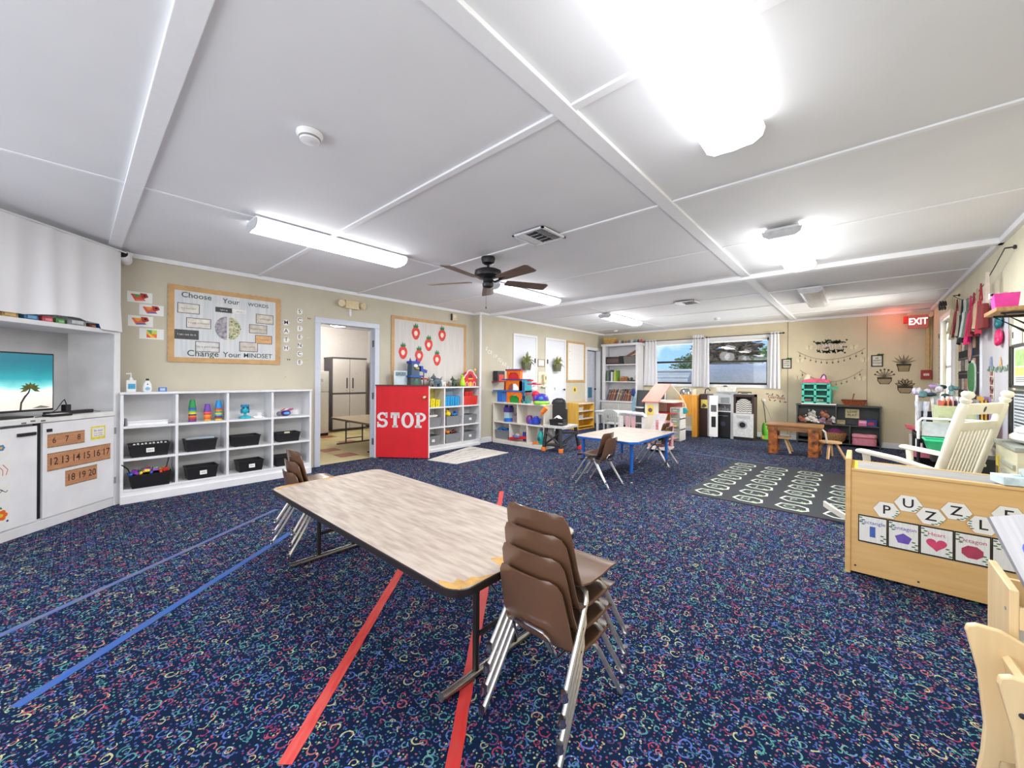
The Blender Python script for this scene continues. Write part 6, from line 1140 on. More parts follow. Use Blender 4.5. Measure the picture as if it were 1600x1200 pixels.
# ------------------------------------------------------------------ tall bookcase
bcx0, bcx1, by = -5.20, -4.20, 9.50
BW = C((224, 224, 228), .5, 0, .03, 6)
t = thing('bookcase', 'tall white bookcase with closed lower cabinet in the far left corner', 'bookcase', (bcx0, by, 0), 0); L_ = bcx1-bcx0; D = .34
for x in (0, L_-.03): bx(x, x+.03, 0, D, 0, 2.10).build('side_board', BW, t)
bx(-.03, L_+.03, -.03, D, 2.10, 2.16).build('cornice', BW, t, bevel=.004); bx(.0, .09, -.012, 0, .68, 2.10).build('face_stile', BW, t); bx(L_-.06, L_, -.012, 0, .68, 2.10).build('face_stile', BW, t); bx(.03, L_-.03, D-.012, D, .68, 2.10).build('back_board', BW, t)
for z in (1.17, 1.62): bx(.03, L_-.03, .0, D-.012, z-.022, z).build('shelf_board', BW, t)
bx(-.03, L_+.03, -.08, D, .62, .66).build('cabinet_top', BW, t, bevel=.003); bx(0, L_, -.05, -.03, .05, .62).build('cabinet_front', BW, t)
for k in range(2):
    d_ = bx(.02+k*(L_/2), L_/2-.02+k*(L_/2)*1.0, -.062, -.05, .08, .59).build('cabinet_door', C((206, 204, 200), .5), t, bevel=.003); MB().ell((L_/2+(-.07 if k == 0 else .07), -.07, .36), (.014, .012, .014)).build('knob', DARK, d_)
bf = Fr(0, by, 0); rd = random.Random(12)
# slanted books, lowest open shelf
n = 24; bcol = [(60, 90, 110), (150, 100, 90), (120, 70, 60), (160, 110, 80), (90, 90, 100), (180, 130, 70), (130, 60, 60), (70, 80, 100), (200, 190, 180), (100, 110, 90), (190, 150, 90), (110, 100, 110)]
cname = ['slate blue', 'dusty pink', 'dark red', 'tan', 'grey', 'ochre', 'maroon', 'navy', 'cream', 'olive', 'mustard', 'violet grey']
for k in range(n):
    th = .022+.012*rd.random(); h = .26+.07*rd.random(); x = bcx0+.10+k*.0345; k2 = k % 12
    t = thing('book', '%s book in the %s half of the slanting row of the bookcase' % (cname[k2], 'left' if k < 12 else 'right'), 'book', (x, by+.04, .665), 0, 'slanting row of books in the bookcase'); t.rotation_euler = (0, .30 if k < 16 else .18, 0)
    MB().box(0, th, 0, .2, 0, h).build('cover', C(bcol[k2], .6, 0, .1, 30), t); bx(.003, th-.003, .004, .201, .004, h+.001).build('pages', PAPER, t); bx(-.0003, th+.0003, -.001, .0, h*.6, h*.7).build('spine_band', C(tuple(min(255, q_+50) for q_ in bcol[k2]), .6), t)
for k, (x, w_, h, c_, nm) in enumerate(((.10, .03, .29, (90, 110, 90), 'green'), (.135, .025, .30, (120, 130, 130), 'grey'), (.165, .03, .28, (70, 90, 80), 'dark green'), (.20, .025, .30, (60, 70, 80), 'slate'), (.235, .04, .25, (216, 218, 222), 'white'), (.33, .03, .28, (206, 214, 90), 'lime yellow'), (.365, .03, .29, (120, 160, 60), 'leaf green'))):
    t = thing('book', nm+' upright book on the middle shelf of the bookcase', 'book', (bcx0+x, by+.03, 1.17), 0, 'upright books on the middle shelf'); bx(0, w_, 0, .2, 0, h).build('cover', C(c_, .6, 0, .08), t); bx(.003, w_-.003, .003, .201, .003, h+.001).build('pages', PAPER, t)
for nm, lb, x, parts, z in (('wicker_basket', 'small brown basket with bread-like toys on the middle shelf', .56, [('tub', lambda m: m.tub((0, 0, 0), (.2, .12), (.24, .15), .09), (150, 100, 60)), ('roll', E_((-.04, 0, .1), (.06, .05, .04)), (190, 140, 90)), ('roll', E_((.06, 0, .1), (.05, .05, .035)), (170, 110, 70))], 1.17), ('tape_dispenser', 'black tape dispenser on the middle shelf of the bookcase', .78, [('base', B(-.08, .08, -.03, .03, 0, .04), (50, 50, 52)), ('wheel', E_((-.02, 0, .07), (.04, .02, .04)), (70, 70, 72))], 1.17), ('yellow_jar', 'yellow jar with dark lid at the right of the middle shelf', .90, [('jar', lambda m: m.lathe([(.04, 0), (.045, .02), (.045, .1)], n=12), (220, 170, 60)), ('lid', lambda m: m.lathe([(.04, .1), (.04, .16), (0, .16)], n=12), (110, 60, 50))], 1.17), ('dark_crate', 'dark patterned crate on the top shelf of the bookcase', .27, [('crate', B(-.19, .19, -.1, .12, 0, .2), (54, 46, 48)), ('pattern', B(-.17, .17, -.103, -.1, .04, .15), (100, 80, 74))], 1.62), ('black_box', 'black box between the crate and the grey bin on the top shelf', .52, [('box', B(-.06, .06, -.1, .12, 0, .2), (26, 26, 28)), ('lid', B(-.065, .065, -.105, .125, .2, .215), (40, 40, 44))], 1.62), ('grey_bin', 'grey bin with brown hats on top, top shelf right', .75, [('bin', lambda m: m.tub((0, 0, 0), (.3, .2), (.34, .22), .2), (110, 108, 106)), ('hat', lambda m: m.prism([(-.16, .2), (.17, .38), (.17, .24), (-.1, .2)], -.06, .08), (120, 84, 66)), ('hat_band', lambda m: m.prism([(-.02, .2), (.17, .30), (.17, .24)], -.065, -.06), (206, 170, 140))], 1.62)):
    T3(nm, lb, 'basket' if 'basket' in nm else 'box' if 'box' in nm or 'crate' in nm or 'bin' in nm else 'jar' if 'jar' in nm else 'dispenser', bcx0+x, by+.15, z, parts)
WK = C((206, 160, 90), .7, 0, .3, 50, .4)
t = thing('wicker_box', 'yellow wicker box on top of the bookcase', 'basket', (bcx0+.17, by+.12, 2.162), 0); MB().tub((0, 0, 0), (.26, .18), (.28, .2), .15).build('tub', WK, t); bx(-.145, .145, -.105, .105, .13, .16).build('lid', C((226, 196, 120), .6, 0, .2, 50), t, bevel=.004)
for k in range(9):
    c_ = [(170, 80, 90), (200, 200, 190), (90, 110, 120), (180, 130, 110), (120, 120, 130), (206, 206, 210), (90, 140, 170), (80, 70, 80), (190, 70, 90)][k]
    T3('bookcase_top_toy', ('rose', 'cream', 'slate', 'tan', 'grey', 'white', 'light blue', 'dark', 'crimson')[k]+' knick-knack on top of the bookcase', 'ornament', bcx0+.36+k*.085, by+.1, 2.162, [('body', E_((0, 0, .035), (.035, .03, .035)), c_), ('top', E_((.008, 0, .075), (.02, .02, .018)), tuple(min(255, q_+30) for q_ in c_))], 0, 'knick-knacks on top of the bookcase')
# small white table and chair, easel
GWH = C((222, 222, 218), .5, 0, .03)
t = thing('white_play_table', 'small white wooden play table in front of the bookcase', 'table', (-4.28, 8.35, 0), 0); q0 = fz(947, 668)
bx(-.32, .32, -.3, .3, .47, .495).build('tabletop', GWH, t, bevel=.004); bx(-.29, .29, -.27, -.25, .41, .47).box(-.29, .29, .25, .27, .41, .47).build('apron', GWH, t)
for x in (-.27, .27):
    for y in (-.25, .25): bx(x-.022, x+.022, y-.022, y+.022, 0, .47).build('leg', GWH, t)
t = thing('grey_play_chair', 'small light grey wooden chair with slatted back at the white play table', 'chair', (-3.98, 7.72, 0), PI); GC = C((176, 180, 178), .5, 0, .03)
for x in (-.13, .13): bx(x-.014, x+.014, .12, .145, 0, .54).build('back_post', GC, t); bx(x-.014, x+.014, -.14, -.115, 0, .27).build('front_leg', GC, t)
MB().prism([(-.145, .48), (.145, .48), (.13, .55), (.07, .58), (-.07, .58), (-.13, .55)], .12, .142).build('crest_rail', GC, t); bx(-.116, .116, .125, .14, .36, .39).build('lower_rail', GC, t); bx(-.15, .15, -.15, .12, .265, .285).build('seat', GC, t, bevel=.003)
for x in (-.07, 0, .07): bx(x-.012, x+.012, .127, .138, .39, .48).build('slat', GC, t)
ex = fz(1018, 690); t = thing('easel', 'grey children easel with chalkboard and shelf beside the dollhouse', 'easel', (-3.82, 9.25, 0), 0)
for x in (-.36, .36): MB().tube([(x, 0, 0), (x, .14, 1.05)], .014, 8).build('leg', TRIMW, t); MB().tube([(x, .32, 0), (x, .14, 1.05)], .012, 8).build('rear_leg', TRIMW, t)
MB().add([(-.34, .07, .56), (.34, .07, .56), (.34, .12, .96), (-.34, .12, .96), (-.34, .085, .56), (.34, .085, .56), (.34, .135, .96), (-.34, .135, .96)], [(0, 1, 2, 3), (4, 7, 6, 5), (0, 4, 5, 1), (2, 6, 7, 3), (0, 3, 7, 4), (1, 5, 6, 2)]).build('chalkboard', C((72, 76, 78), .7, 0, .1, 5), t)
bx(-.36, .36, .0, .12, .52, .55).build('tray', TRIMW, t); bx(-.34, .34, .05, .06, .16, .50).build('lower_panel', C((86, 90, 92), .6), t); bx(-.36, .36, .02, .06, .13, .16).build('lower_rail', TRIMW, t)
cf_ = thing('blue_cloth', 'light blue cloth strip hanging at the left leg of the easel', 'cloth', (-4.18, 9.20, 0), 0); MB().grid([[(-.03+.02*j+.02*math.sin(i), .02*math.sin(i*1.3+j), .95-.1*i) for j in range(5)] for i in range(8)], None, .003).build('cloth', C((150, 190, 214), .8, 0, .15, 10), cf_, smooth=True)
MB().ell((0, 0, .1), (.06, .05, .1)).build('knot', C((40, 60, 120), .8), cf_).location = (0, 0, .8)
# ------------------------------------------------------------------ dollhouse
dh = thing('dollhouse', 'tall cream dollhouse with pink pitched roof, open side and yellow picture', 'dollhouse', (-3.34, 7.85, 0), 0)
DHF = Fr(-3.34, 7.85, 0)
CRM = C((236, 228, 210), .5, 0, .03); PK = C((206, 124, 108), .5, 0, .05, 20)
bx(0, .30, 0, .02, .06, .78).build('front_wall', CRM, dh); bx(0, .02, 0, .5, .06, .78).build('side_wall', CRM, dh); bx(0, .62, .48, .5, .0, .80).build('back_wall', CRM, dh)
MB().add([(-.03, -.04, .76), (.32, -.04, .76), (.48, .20, 1.12), (.16, .20, 1.12), (-.03, -.04, .78), (.32, -.04, .78), (.48, .20, 1.14), (.16, .20, 1.14)], [(0, 3, 2, 1), (4, 5, 6, 7), (0, 1, 5, 4), (2, 3, 7, 6), (0, 4, 7, 3), (1, 2, 6, 5)]).build('roof_panel', PK, dh, label='pink shingled roof panel')
MB().tube([(.47, .20, 1.13), (.62, .30, .92), (.70, .36, .74), (.72, .38, .62)], .012, 6).build('roof_edge', CRM, dh)
for k, (z, c_) in enumerate(((.05, (236, 170, 170)), (.30, (240, 200, 60)), (.54, (206, 60, 60)), (.76, (226, 180, 170)))): bx(.02, .62, .02, .48, z, z+.015).build('floor_board', C(c_, .5), dh)
for z0, z1, c_ in ((.065, .30, (230, 150, 150)), (.315, .54, (244, 196, 60)), (.555, .76, (214, 130, 120))): bx(.3, .61, .47, .479, z0, z1).build('wall_paper', C(c_, .6), dh)
bx(.34, .42, -.0, .0101, .50, .56).build('balcony', C((150, 30, 40), .5), dh)
MB().prism(circ(.70, .60, .06, 16), .33, .36).build('awning_disc', C((40, 160, 175), .4), dh)
pc = bx(.07, .20, -.004, 0, .50, .70).build('yellow_picture', C((240, 214, 90), .6), dh); MB().flat(circ(.135, .60, .045, 12), -.0045, C((120, 84, 100), .6, 0, .3, 60)).build('picture_print', None, pc)
# white and pink kids furniture in front
t = thing('pink_doll_bed', 'white and pink plastic doll crib in front of the easel', 'doll crib', (-3.40, 7.25, 0), 0); PNK = C((240, 190, 195), .4); PW = C((244, 240, 240), .4)
MB().tube([(-.2, 0, .48), (-.2, 0, .55), (-.12, 0, .57), (.3, 0, .56), (.36, 0, .5)], .035, 8).build('top_rail', PW, t, smooth=True)
for x in (-.18, -.05, .07): MB().box(x, x+.07, -.02, .02, .05, .5).build('panel', PNK if x > -.1 else PW, t, bevel=.004)
bx(-.2, .36, -.02, .26, .2, .23).build('bed_base', PW, t); MB().box(.28, .34, -.02, .02, .0, .5).build('panel', PW, t); bx(-.2, .34, -.03, .0, 0, .05).build('base_rail', PW, t)
bv = thing('white_easel_board', 'tilted white play panel behind the dark stacked chairs', 'panel', (-2.86, 7.0, 0), -.2); MB().prism([(0, .3), (.22, .3), (.34, .62), (.12, .62)], 0, .02).build('panel', PW, bv, bevel=.003); bx(.05, .08, 0, .02, 0, .3).build('leg', PW, bv); bx(.2, .23, 0, .02, 0, .3).build('leg', PW, bv)
t = thing('pink_play_shelf', 'pink and white open doll shelf on the floor beside the blue-legged table', 'doll shelf', (-2.72, 6.62, 0), .12)
for x, y in ((0, 0), (.3, 0), (.3, .34), (0, .34)): MB().tube([(x, y, 0), (x, y, .46 if x else .30)], .022, 8).build('post', PNK, t)
for z, c_ in ((.03, PW), (.27, PNK)): bx(-.03, .33, -.03, .37, z, z+.025).build('deck', c_, t, bevel=.003)
for z, c_ in ((.055, (214, 110, 120)), (.30, (226, 160, 160))): bx(.02, .28, .34, .355, z, z+.2).build('back_print', C(c_, .5, 0, .3, 25), t)
MB().ell((.15, .15, .12), (.07, .06, .06)).build('doll_cushion', C((190, 60, 80), .7), t, smooth=True)
# ------------------------------------------------------------------ drawers tower, tall orange shelf, brown play fridge, kitchen, washer
t = thing('drawer_tower', 'white three-drawer tower with clear drawers beside the dollhouse', 'drawer unit', (-2.87, 8.03, 0), 0)
tl = (.24, .34)
for z in (0, .215, .43, .645): bx(0, .2, 0, .32, z, z+.02).build('frame_shelf', PW, t)
for x in (0, .185): bx(x, x+.015, 0, .32, .02, .645).build('frame_side', PW, t)
for k in range(3):
    d_ = bx(.017, .183, -.01, .3, .025+.215*k, .21+.215*k).build('drawer', C((176, 190, 180), .25, 0, .1, 12), t, bevel=.003); bx(.06, .14, -.018, -.01, .17+.215*k, .185+.215*k).build('handle', PW, d_)
t = thing('orange_shelf', 'tall orange wooden shelf back seen edge-on beside the brown play fridge', 'shelf', (-2.98, 8.85, 0), 0); ORW = wood((226, 160, 64), (206, 140, 50), 2, .45, 2)
bx(0, .3, 0, .02, .45, .90).build('panel', ORW, t); bx(.28, .37, -.01, .3, 0, .90).build('side_panel', ORW, t, bevel=.003); bx(0, .28, .02, .3, .45, .465).build('shelf_board', ORW, t); bx(0, .28, .02, .3, .885, .90).build('shelf_board', ORW, t); bx(0, .02, .02, .3, 0, .9).build('side_panel', ORW, t)
t = thing('metal_bowl', 'silver dome lid standing on the orange shelf', 'bowl', (-2.88, 8.98, .901), 0); MB().lathe([(.12, 0), (.12, .05), (.1, .11), (.05, .14), (0, .145)], n=18).build('dome', C((150, 152, 150), .25, .8), t, smooth=True); MB().lathe([(.125, 0), (.125, .012)], n=18).build('rim', CHROME, t)
MB().lathe([(.04, 0), (.045, .12), (.04, .12)], n=12).build('cream_cup', C((226, 216, 200), .5), None, label='cream cup on the orange shelf beside the dome lid', cat='cup', loc=(-2.70, 8.98, .901))
BRN = C((56, 38, 36), .4, 0, .05)
pf = thing('play_fridge', 'dark brown play fridge with a yellow card on its side', 'play fridge', (-2.60, 9.02, 0), 0)
bx(0, .235, 0, .42, .02, .92).build('cabinet', BRN, pf, bevel=.004); bx(.03, .16, -.002, 0, .62, .80).build('yellow_card', C((236, 222, 110), .6), pf); MB().prism([(.04, .64), (.08, .72), (.12, .70), (.15, .66), (.1, .63)], -.004, -.002).build('card_print', C((90, 90, 90), .6, 0, .3, 50), pf); bx(.01, .22, .01, .4, 0, .02).build('plinth', BLACK, pf)
t = thing('play_kitchen', 'silver grey play kitchen with sink shelf, oven and white side wing', 'play kitchen', (-2.36, 9.12, 0), 0); PG = C((190, 192, 194), .4, 0, .04)
bx(0, .06, 0, .3, 0, .92).build('side_panel', PG, t); bx(.34, .40, 0, .3, 0, .95).build('side_panel', PG, t); bx(.0, .40, .28, .3, 0, .98).build('back_panel', PG, t)
bx(.06, .34, .0, .28, .88, .92).build('upper_shelf', PG, t); bx(.06, .34, -.01, .28, .55, .575).build('counter', TRIMW, t, bevel=.003); bx(.06, .34, -.006, .0, .72, .88).build('upper_front', PG, t); bx(.16, .32, -.010, -.006, .74, .86).build('microwave_window', C((140, 146, 150), .3), t)
bx(.06, .34, -.005, .28, .02, .54).build('oven_body', BLACK, t); MB().prism(circ(.2, .30, .05, 18, 0, .05), -.012, -.006).build('oven_window', C((70, 74, 96), .2), t); MB().tube([(.1, -.02, .47), (.3, -.02, .47)], .007, 6).build('oven_handle', CHROME, t)
for x in (.12, .2, .28): MB().lathe([(.016, 0), (.014, .015), (0, .016)], (x, -.012, .61), 10, None, Matrix.Rotation(PI/2, 4, 'X')).build('knob', C((180, 120, 110) if x < .2 else GREY and (150, 150, 150), .4), t)
MB().tube([(.2, .15, .575), (.2, .15, .66), (.2, .06, .68)], .008, 8).build('tap', CHROME, t, smooth=True)
wg = thing('play_kitchen_wing', 'white play cabinet wing with dark openings left of the play oven', 'play cabinet', (-2.38, 8.86, 0), .35); bx(0, .02, 0, .24, .04, .90).build('side_panel', PG, wg); bx(.0, .18, .0, .02, .04, .90).build('front_panel', TRIMW, wg); bx(.06, .14, -.004, 0, .24, .46).build('dark_opening', BLACK, wg); bx(.05, .15, -.004, 0, .56, .70).build('control_print', C((90, 90, 94), .4), wg); MB().lathe([(.02, 0), (.02, .04)], (.06, .08, 0), 10).build('foot', PG, wg)
for nm, lb, x, parts in (('toy_tap_set', 'dark bent toy faucet on the brown play fridge', -2.48, [('ring', lambda m: m.tube([(-.06, 0, 0), (-.05, 0, .09), (0, 0, .12), (.05, 0, .07)], .012), (50, 46, 50)), ('knob', E_((0, 0, .05), (.02, .02, .02)), (206, 206, 210))]), ('white_play_sink', 'white toy sink insert with beige pieces on top of the play kitchen', -2.12, [('sink', lambda m: m.tub((0, 0, 0), (.3, .2), (.34, .22), .1), (236, 234, 228)), ('piece', E_((-.02, 0, .1), (.05, .04, .03)), (60, 60, 60)), ('side', B(-.19, -.09, -.08, .05, .0, .12), (222, 210, 190))])):
    T3(nm, lb, 'toy', x, 9.2, .981 if 'sink' in nm else .921, parts)
t = thing('play_washer', 'play laundry unit with white washer door below and zigzag patterned arch above', 'play washer', (-1.965, 9.12, 0), 0)
bx(0, .04, 0, .3, 0, .93).build('side_panel', BRN, t); bx(.33, .37, 0, .3, 0, .93).build('side_panel', BRN, t); bx(0, .37, .26, .3, 0, .93).build('back_panel', BRN, t); bx(-.0, .37, -.01, .3, .88, .93).build('top_shelf', BRN, t); bx(.0, .36, -.03, .26, .06, .54).build('washer_body', C((210, 212, 212), .4), t, bevel=.004)
MB().prism(circ(.17, .31, .085, 22), -.036, -.03).build('door_ring', C((160, 162, 166), .3), t); MB().prism(circ(.17, .31, .055, 22), -.040, -.036).build('door_glass', C((40, 42, 46), .2), t); bx(.06, .30, -.034, -.03, .44, .50).build('control_panel', C((186, 188, 190), .4), t); bx(.02, .35, -.02, .2, .0, .05).build('lower_drawer', BLACK, t)
ap = [(.045, .55), (.325, .55), (.325, .74), (.29, .80), (.22, .835), (.15, .835), (.08, .80), (.045, .74)]
MB().prism(ap, .0, .01).build('chevron_arch', C((222, 220, 214), .6), t)
for k in range(6): MB().tube([(.05+.034*j, -.001, .58+.042*k+(.018 if j % 2 else 0)) for j in range(9)], .007, 5).build('chevron_stripe', C((84, 80, 78), .6), t)
MB().tube([(.06, .1, .95), (.06, .1, .975), (.3, .1, .975), (.3, .1, .95)], .012, 8).tube([(.12, .1, .95), (.24, .1, .95)], .01, 6).build('top_rail', C((84, 74, 74), .4), t)
t = thing('toy_vacuum', 'lime green toy vacuum cleaner standing by the back wall', 'toy', (-1.46, 9.55, 0), 0)
MB().frust((0, 0, 0), (.18, .14), (.12, .1), .1).build('floor_head', C((120, 200, 60), .4), t, bevel=.01); MB().lathe([(.06, .08), (.075, .14), (.07, .28), (.05, .34)], n=14).build('canister', C((110, 200, 60), .35), t, smooth=True); MB().tube([(0, 0, .33), (-.03, .03, .6), (-.06, .04, .78)], .008, 8).build('handle', DARK, t); MB().ell((-.05, .03, .8), (.04, .03, .04)).build('grip', C((206, 206, 200), .5), t); MB().tube([(.04, 0, .2), (.1, .02, .4), (.02, .04, .62), (-.05, .03, .76)], .007, 6).build('hose', GREY, t)
MB().ell((-.05, -.06, .03), (.03, .03, .03)).build('wheel', C((236, 150, 50), .4), t)
# ------------------------------------------------------------------ chunky wooden table with small chairs
TW = wood((176, 122, 66), (116, 70, 32), 0, .35, 4); TWL = C((206, 116, 40), .35, 0, 0, 16, .1, 0, None, (60, 30, 14))
ct = fz(1212, 707); t = thing('log_table', 'chunky rustic table with burnt-grain wood legs near the back wall', 'table', (-.74, 7.98, 0), .02)
bx(-.46, .30, -.17, .36, .455, .49).build('tabletop', TW, t, bevel=.008); bx(-.44, .28, -.16, -.12, .39, .455).box(-.44, .28, .31, .35, .39, .455).build('apron', TW, t)
for x, y in ((-.36, -.12), (.18, -.12), (.2, .30), (-.38, .30)): bx(x-.065, x+.065, y-.05, y+.05, 0, .455).build('leg', TWL, t, bevel=.006)
PIN = wood((214, 176, 132), (196, 156, 110), 2, .5, 3)
def pine_chair(x, y, rz, label):
    t = thing('pine_chair', label, 'chair', (x, y, 0), rz, 'small pine chairs at the rustic table')
    for sx in (-1, 1):
        for sy in (-1, 1): MB().tube([(sx*.06, sy*.05, .24), (sx*.15, sy*.13, 0)], .02, 4).build('leg', PIN, t)
    MB().prism(circ(0, 0, .15, 16), .235, .26, 'z').build('seat', PIN, t, bevel=.003); MB().tube([(-.12, .12, .25), (-.14, .16, .42), (-.08, .17, .46), (.08, .17, .46), (.14, .16, .42), (.12, .12, .25)], .014, 6).build('back_rail', C((226, 214, 200), .5), t)
pine_chair(-1.02, 8.12, 0, 'small pine chair at the left end of the rustic table'); pine_chair(-.36, 8.02, 2.2, 'small pine chair at the right end of the rustic table')
# ------------------------------------------------------------------ dark toy shelf and what is on it
DG = C((70, 74, 72), .5, 0, .06, 10); dsx0, dsx1, dsy = -.955, .28, 9.62
t = thing('dark_toy_shelf', 'dark green-grey shelf of four compartments against the back wall', 'shelf', (dsx0, dsy, 0), 0); L_ = dsx1-dsx0; D = .255
bx(-.01, L_+.01, -.01, D, .735, .76).build('top_board', DG, t, bevel=.002); bx(0, .022, 0, D, 0, .735).build('side_board', DG, t); bx(L_-.022, L_, 0, D, 0, .735).build('side_board', DG, t); bx(.022, L_-.022, 0, D-.01, .375, .395).build('shelf_board', DG, t); bx(.022, L_-.022, 0, D-.01, .03, .05).build('shelf_board', DG, t); bx(.022, L_-.022, D-.01, D, .03, .735).build('back_board', DG, t)
bx(.60, .62, .002, D-.01, .395, .735).build('divider', DG, t); bx(.80, .82, .002, D-.01, .05, .375).build('divider', DG, t)
ds = Fr(0, dsy, 0)
cd = thing('cat_dollhouse', 'turquoise toy house with six windows and pink cat-eared roof on the dark shelf', 'toy house', (-.88, dsy-.0, .761), 0); TQ2 = C((80, 196, 176), .4, 0, .03); TQD = C((28, 120, 104), .5)
bx(0, .54, -.01, .23, 0, .02).build('base', PW, cd); bx(.01, .44, .18, .2, .02, .40).build('back_wall', TQD, cd)
for x in (.01, .20, .40): bx(x, x+.035, .0, .2, .02, .40).build('wall_panel', TQ2, cd)
for z in (.02, .145, .27, .385): bx(.01, .435, .0, .2, z, z+.03).build('floor_board', TQ2, cd)
bx(.435, .455, .0, .2, .02, .40).build('side_wall', TQ2, cd); bx(.455, .56, -.03, .01, .30, .35).build('balcony', C((60, 170, 130), .4), cd); bx(.46, .49, .0, .02, .05, .28).build('side_door', TQD, cd)
MB().prism([(-.0, .42), (.45, .42), (.43, .47), (.33, .50), (.16, .50), (.03, .47)], .0, .2).build('roof', C((222, 96, 126), .5, 0, .15, 14), cd, bevel=.004)
for x, c_, o_ in ((.09, (236, 222, 200), (232, 214, 190)), (.34, (236, 190, 226), (96, 50, 96))): MB().prism([(x-.055, .48), (x+.055, .48), (x+.045, .56), (x+.01, .595), (x-.02, .57)], .02, .04).build('ear', C(o_, .5), cd, bevel=.004); MB().prism([(x-.03, .495), (x+.035, .495), (x+.028, .55), (x+.008, .57)], .012, .0199).build('ear_inner', C(c_, .5), cd)
for k in range(2): bx(.05+.19*k, .15+.19*k, .10, .12, .06, .1).build('tiny_furniture', C([(206, 150, 150), (230, 220, 200)][k], .5), cd)
bs = thing('wicker_basket', 'shallow brown wicker basket with an upright handle on the dark shelf', 'basket', (-.09, dsy+.10, .761), 0); WB_ = C((150, 76, 34), .6, 0, .3, 60, .5)
MB().tub((0, 0, 0), (.27, .15), (.36, .2), .10, .006).build('bowl', WB_, bs); MB().tube([(-.02, -.1, .095), (-.01, -.06, .17), (0, 0, .22), (0, .03, .2)], .008, 6).build('handle', WB_, bs, smooth=True); MB().tube([(-.18, -.1, .10), (.18, -.1, .10), (.18, .1, .10), (-.18, .1, .10)], .009, 6, None, True).build('rim', C((130, 60, 30), .6, 0, .3, 60), bs)
rd = random.Random(21)
pl_ = [(.09, .0, (150, 90, 70), 'brown teddy'), (.19, .02, (225, 215, 205), 'cream rabbit'), (.29, .0, (226, 220, 214), 'white lamb'), (.24, .12, (190, 190, 186), 'grey cat'), (.40, .0, (160, 134, 150), 'mauve bear'), (.44, .11, (170, 110, 80), 'tan dog'), (.50, -.02, (130, 106, 110), 'dark rose mouse'), (.545, .02, (214, 208, 204), 'pale seal')]
for x, dz, c_, nm in pl_:
    s_ = .055; T3('plush_toy', nm+' plush heaped in the upper left of the dark shelf', 'plush', dsx0+x, dsy+.05, .395+dz, [('body', E_((0, 0, .05), (.065, .05, .05)), C(c_, .9, 0, .1, 60)), ('head', E_((-.03 if rd.random() < .5 else .03, -.03, .09), (.038, .035, .035)), C(c_, .9, 0, .1, 60)), ('ear', E_((-.04, -.02, .125), (.013, .01, .02)), C(tuple(int(q_*.8) for q_ in c_), .9)), ('ear', E_((.02, -.02, .125), (.013, .01, .02)), C(tuple(int(q_*.8) for q_ in c_), .9)), ('paw', E_((.05, -.04, .02), (.022, .02, .018)), C(c_, .9))], rd.uniform(-.4, .4), 'plush toys in the dark shelf')
def cardsign(x, z, w_, h, label, tx_, c_=(214, 204, 160)):
    t = thing('sign_card', label, 'sign', (dsx0+x, dsy+.16, z), 0); MB().box(-w_/2, w_/2, 0, .006, 0, h).build('card', C(c_, .6), t)
    for k, s_ in enumerate(tx_): MB().text(s_, (0, h*(.68-.36*k)), h*.34, None, -.001, .01).build('print', INK, t)
cardsign(.84, .52, .2, .17, 'cream sign card on the back of the upper right compartment', ['LOVE', 'PLAY']); cardsign(.68, .395, .12, .08, 'small framed cream card beside the divider', ['TOYS'], (206, 190, 150))
T3('pink_toy_box', 'pink and white toy box at the upper right of the dark shelf', 'box', dsx0+.99, dsy+.1, .395, [('box', B(-.06, .06, -.05, .05, 0, .1), (222, 110, 160)), ('print', B(-.05, .05, -.052, -.05, .05, .085), (244, 200, 214))]); T3('blue_toy_case', 'dark blue and red toy case at the far right of the dark shelf', 'box', dsx0+1.11, dsy+.11, .395, [('box', B(-.07, .07, -.06, .06, 0, .12), (50, 50, 130)), ('stripe', B(-.05, .03, -.063, -.06, .02, .07), (190, 40, 70))])
t = thing('straw_basket', 'round straw basket of purple cloth in the bottom of the dark shelf', 'basket', (dsx0+.60, dsy-.0, .051), 0); MB().lathe([(.10, 0), (.15, .06), (.165, .16), (.17, .2), (.16, .2), (.15, .15)], n=20).build('basket_bowl', C((176, 134, 84), .8, 0, .3, 60, .5), t, smooth=True); MB().ell((0, 0, .19), (.13, .12, .08)).build('purple_cloth', C((120, 36, 96), .8, 0, .3, 20, .4), t, smooth=True)
for s_ in (-1, 1): MB().tube([(s_*.165, -.04, .18), (s_*.19, 0, .16), (s_*.165, .04, .18)], .008, 6).build('handle', C((150, 110, 70)), t)
t = thing('pink_case', 'rounded pink lidded case in the bottom right of the dark shelf', 'case', (dsx0+1.01, dsy-.02, .051), 0); PC = C((214, 130, 146), .45, 0, .05)
MB().prism(rrect(-.165, .165, -.1, .1, .07), .0, .13, 'z').build('case_body', PC, t, bevel=.01); MB().prism(rrect(-.17, .17, -.105, .105, .075), .135, .20, 'z').build('lid', C((224, 146, 160), .45, 0, .05), t, bevel=.02); MB().ell((0, -.02, .2), (.06, .04, .008)).build('emblem', C((160, 80, 100)), t)
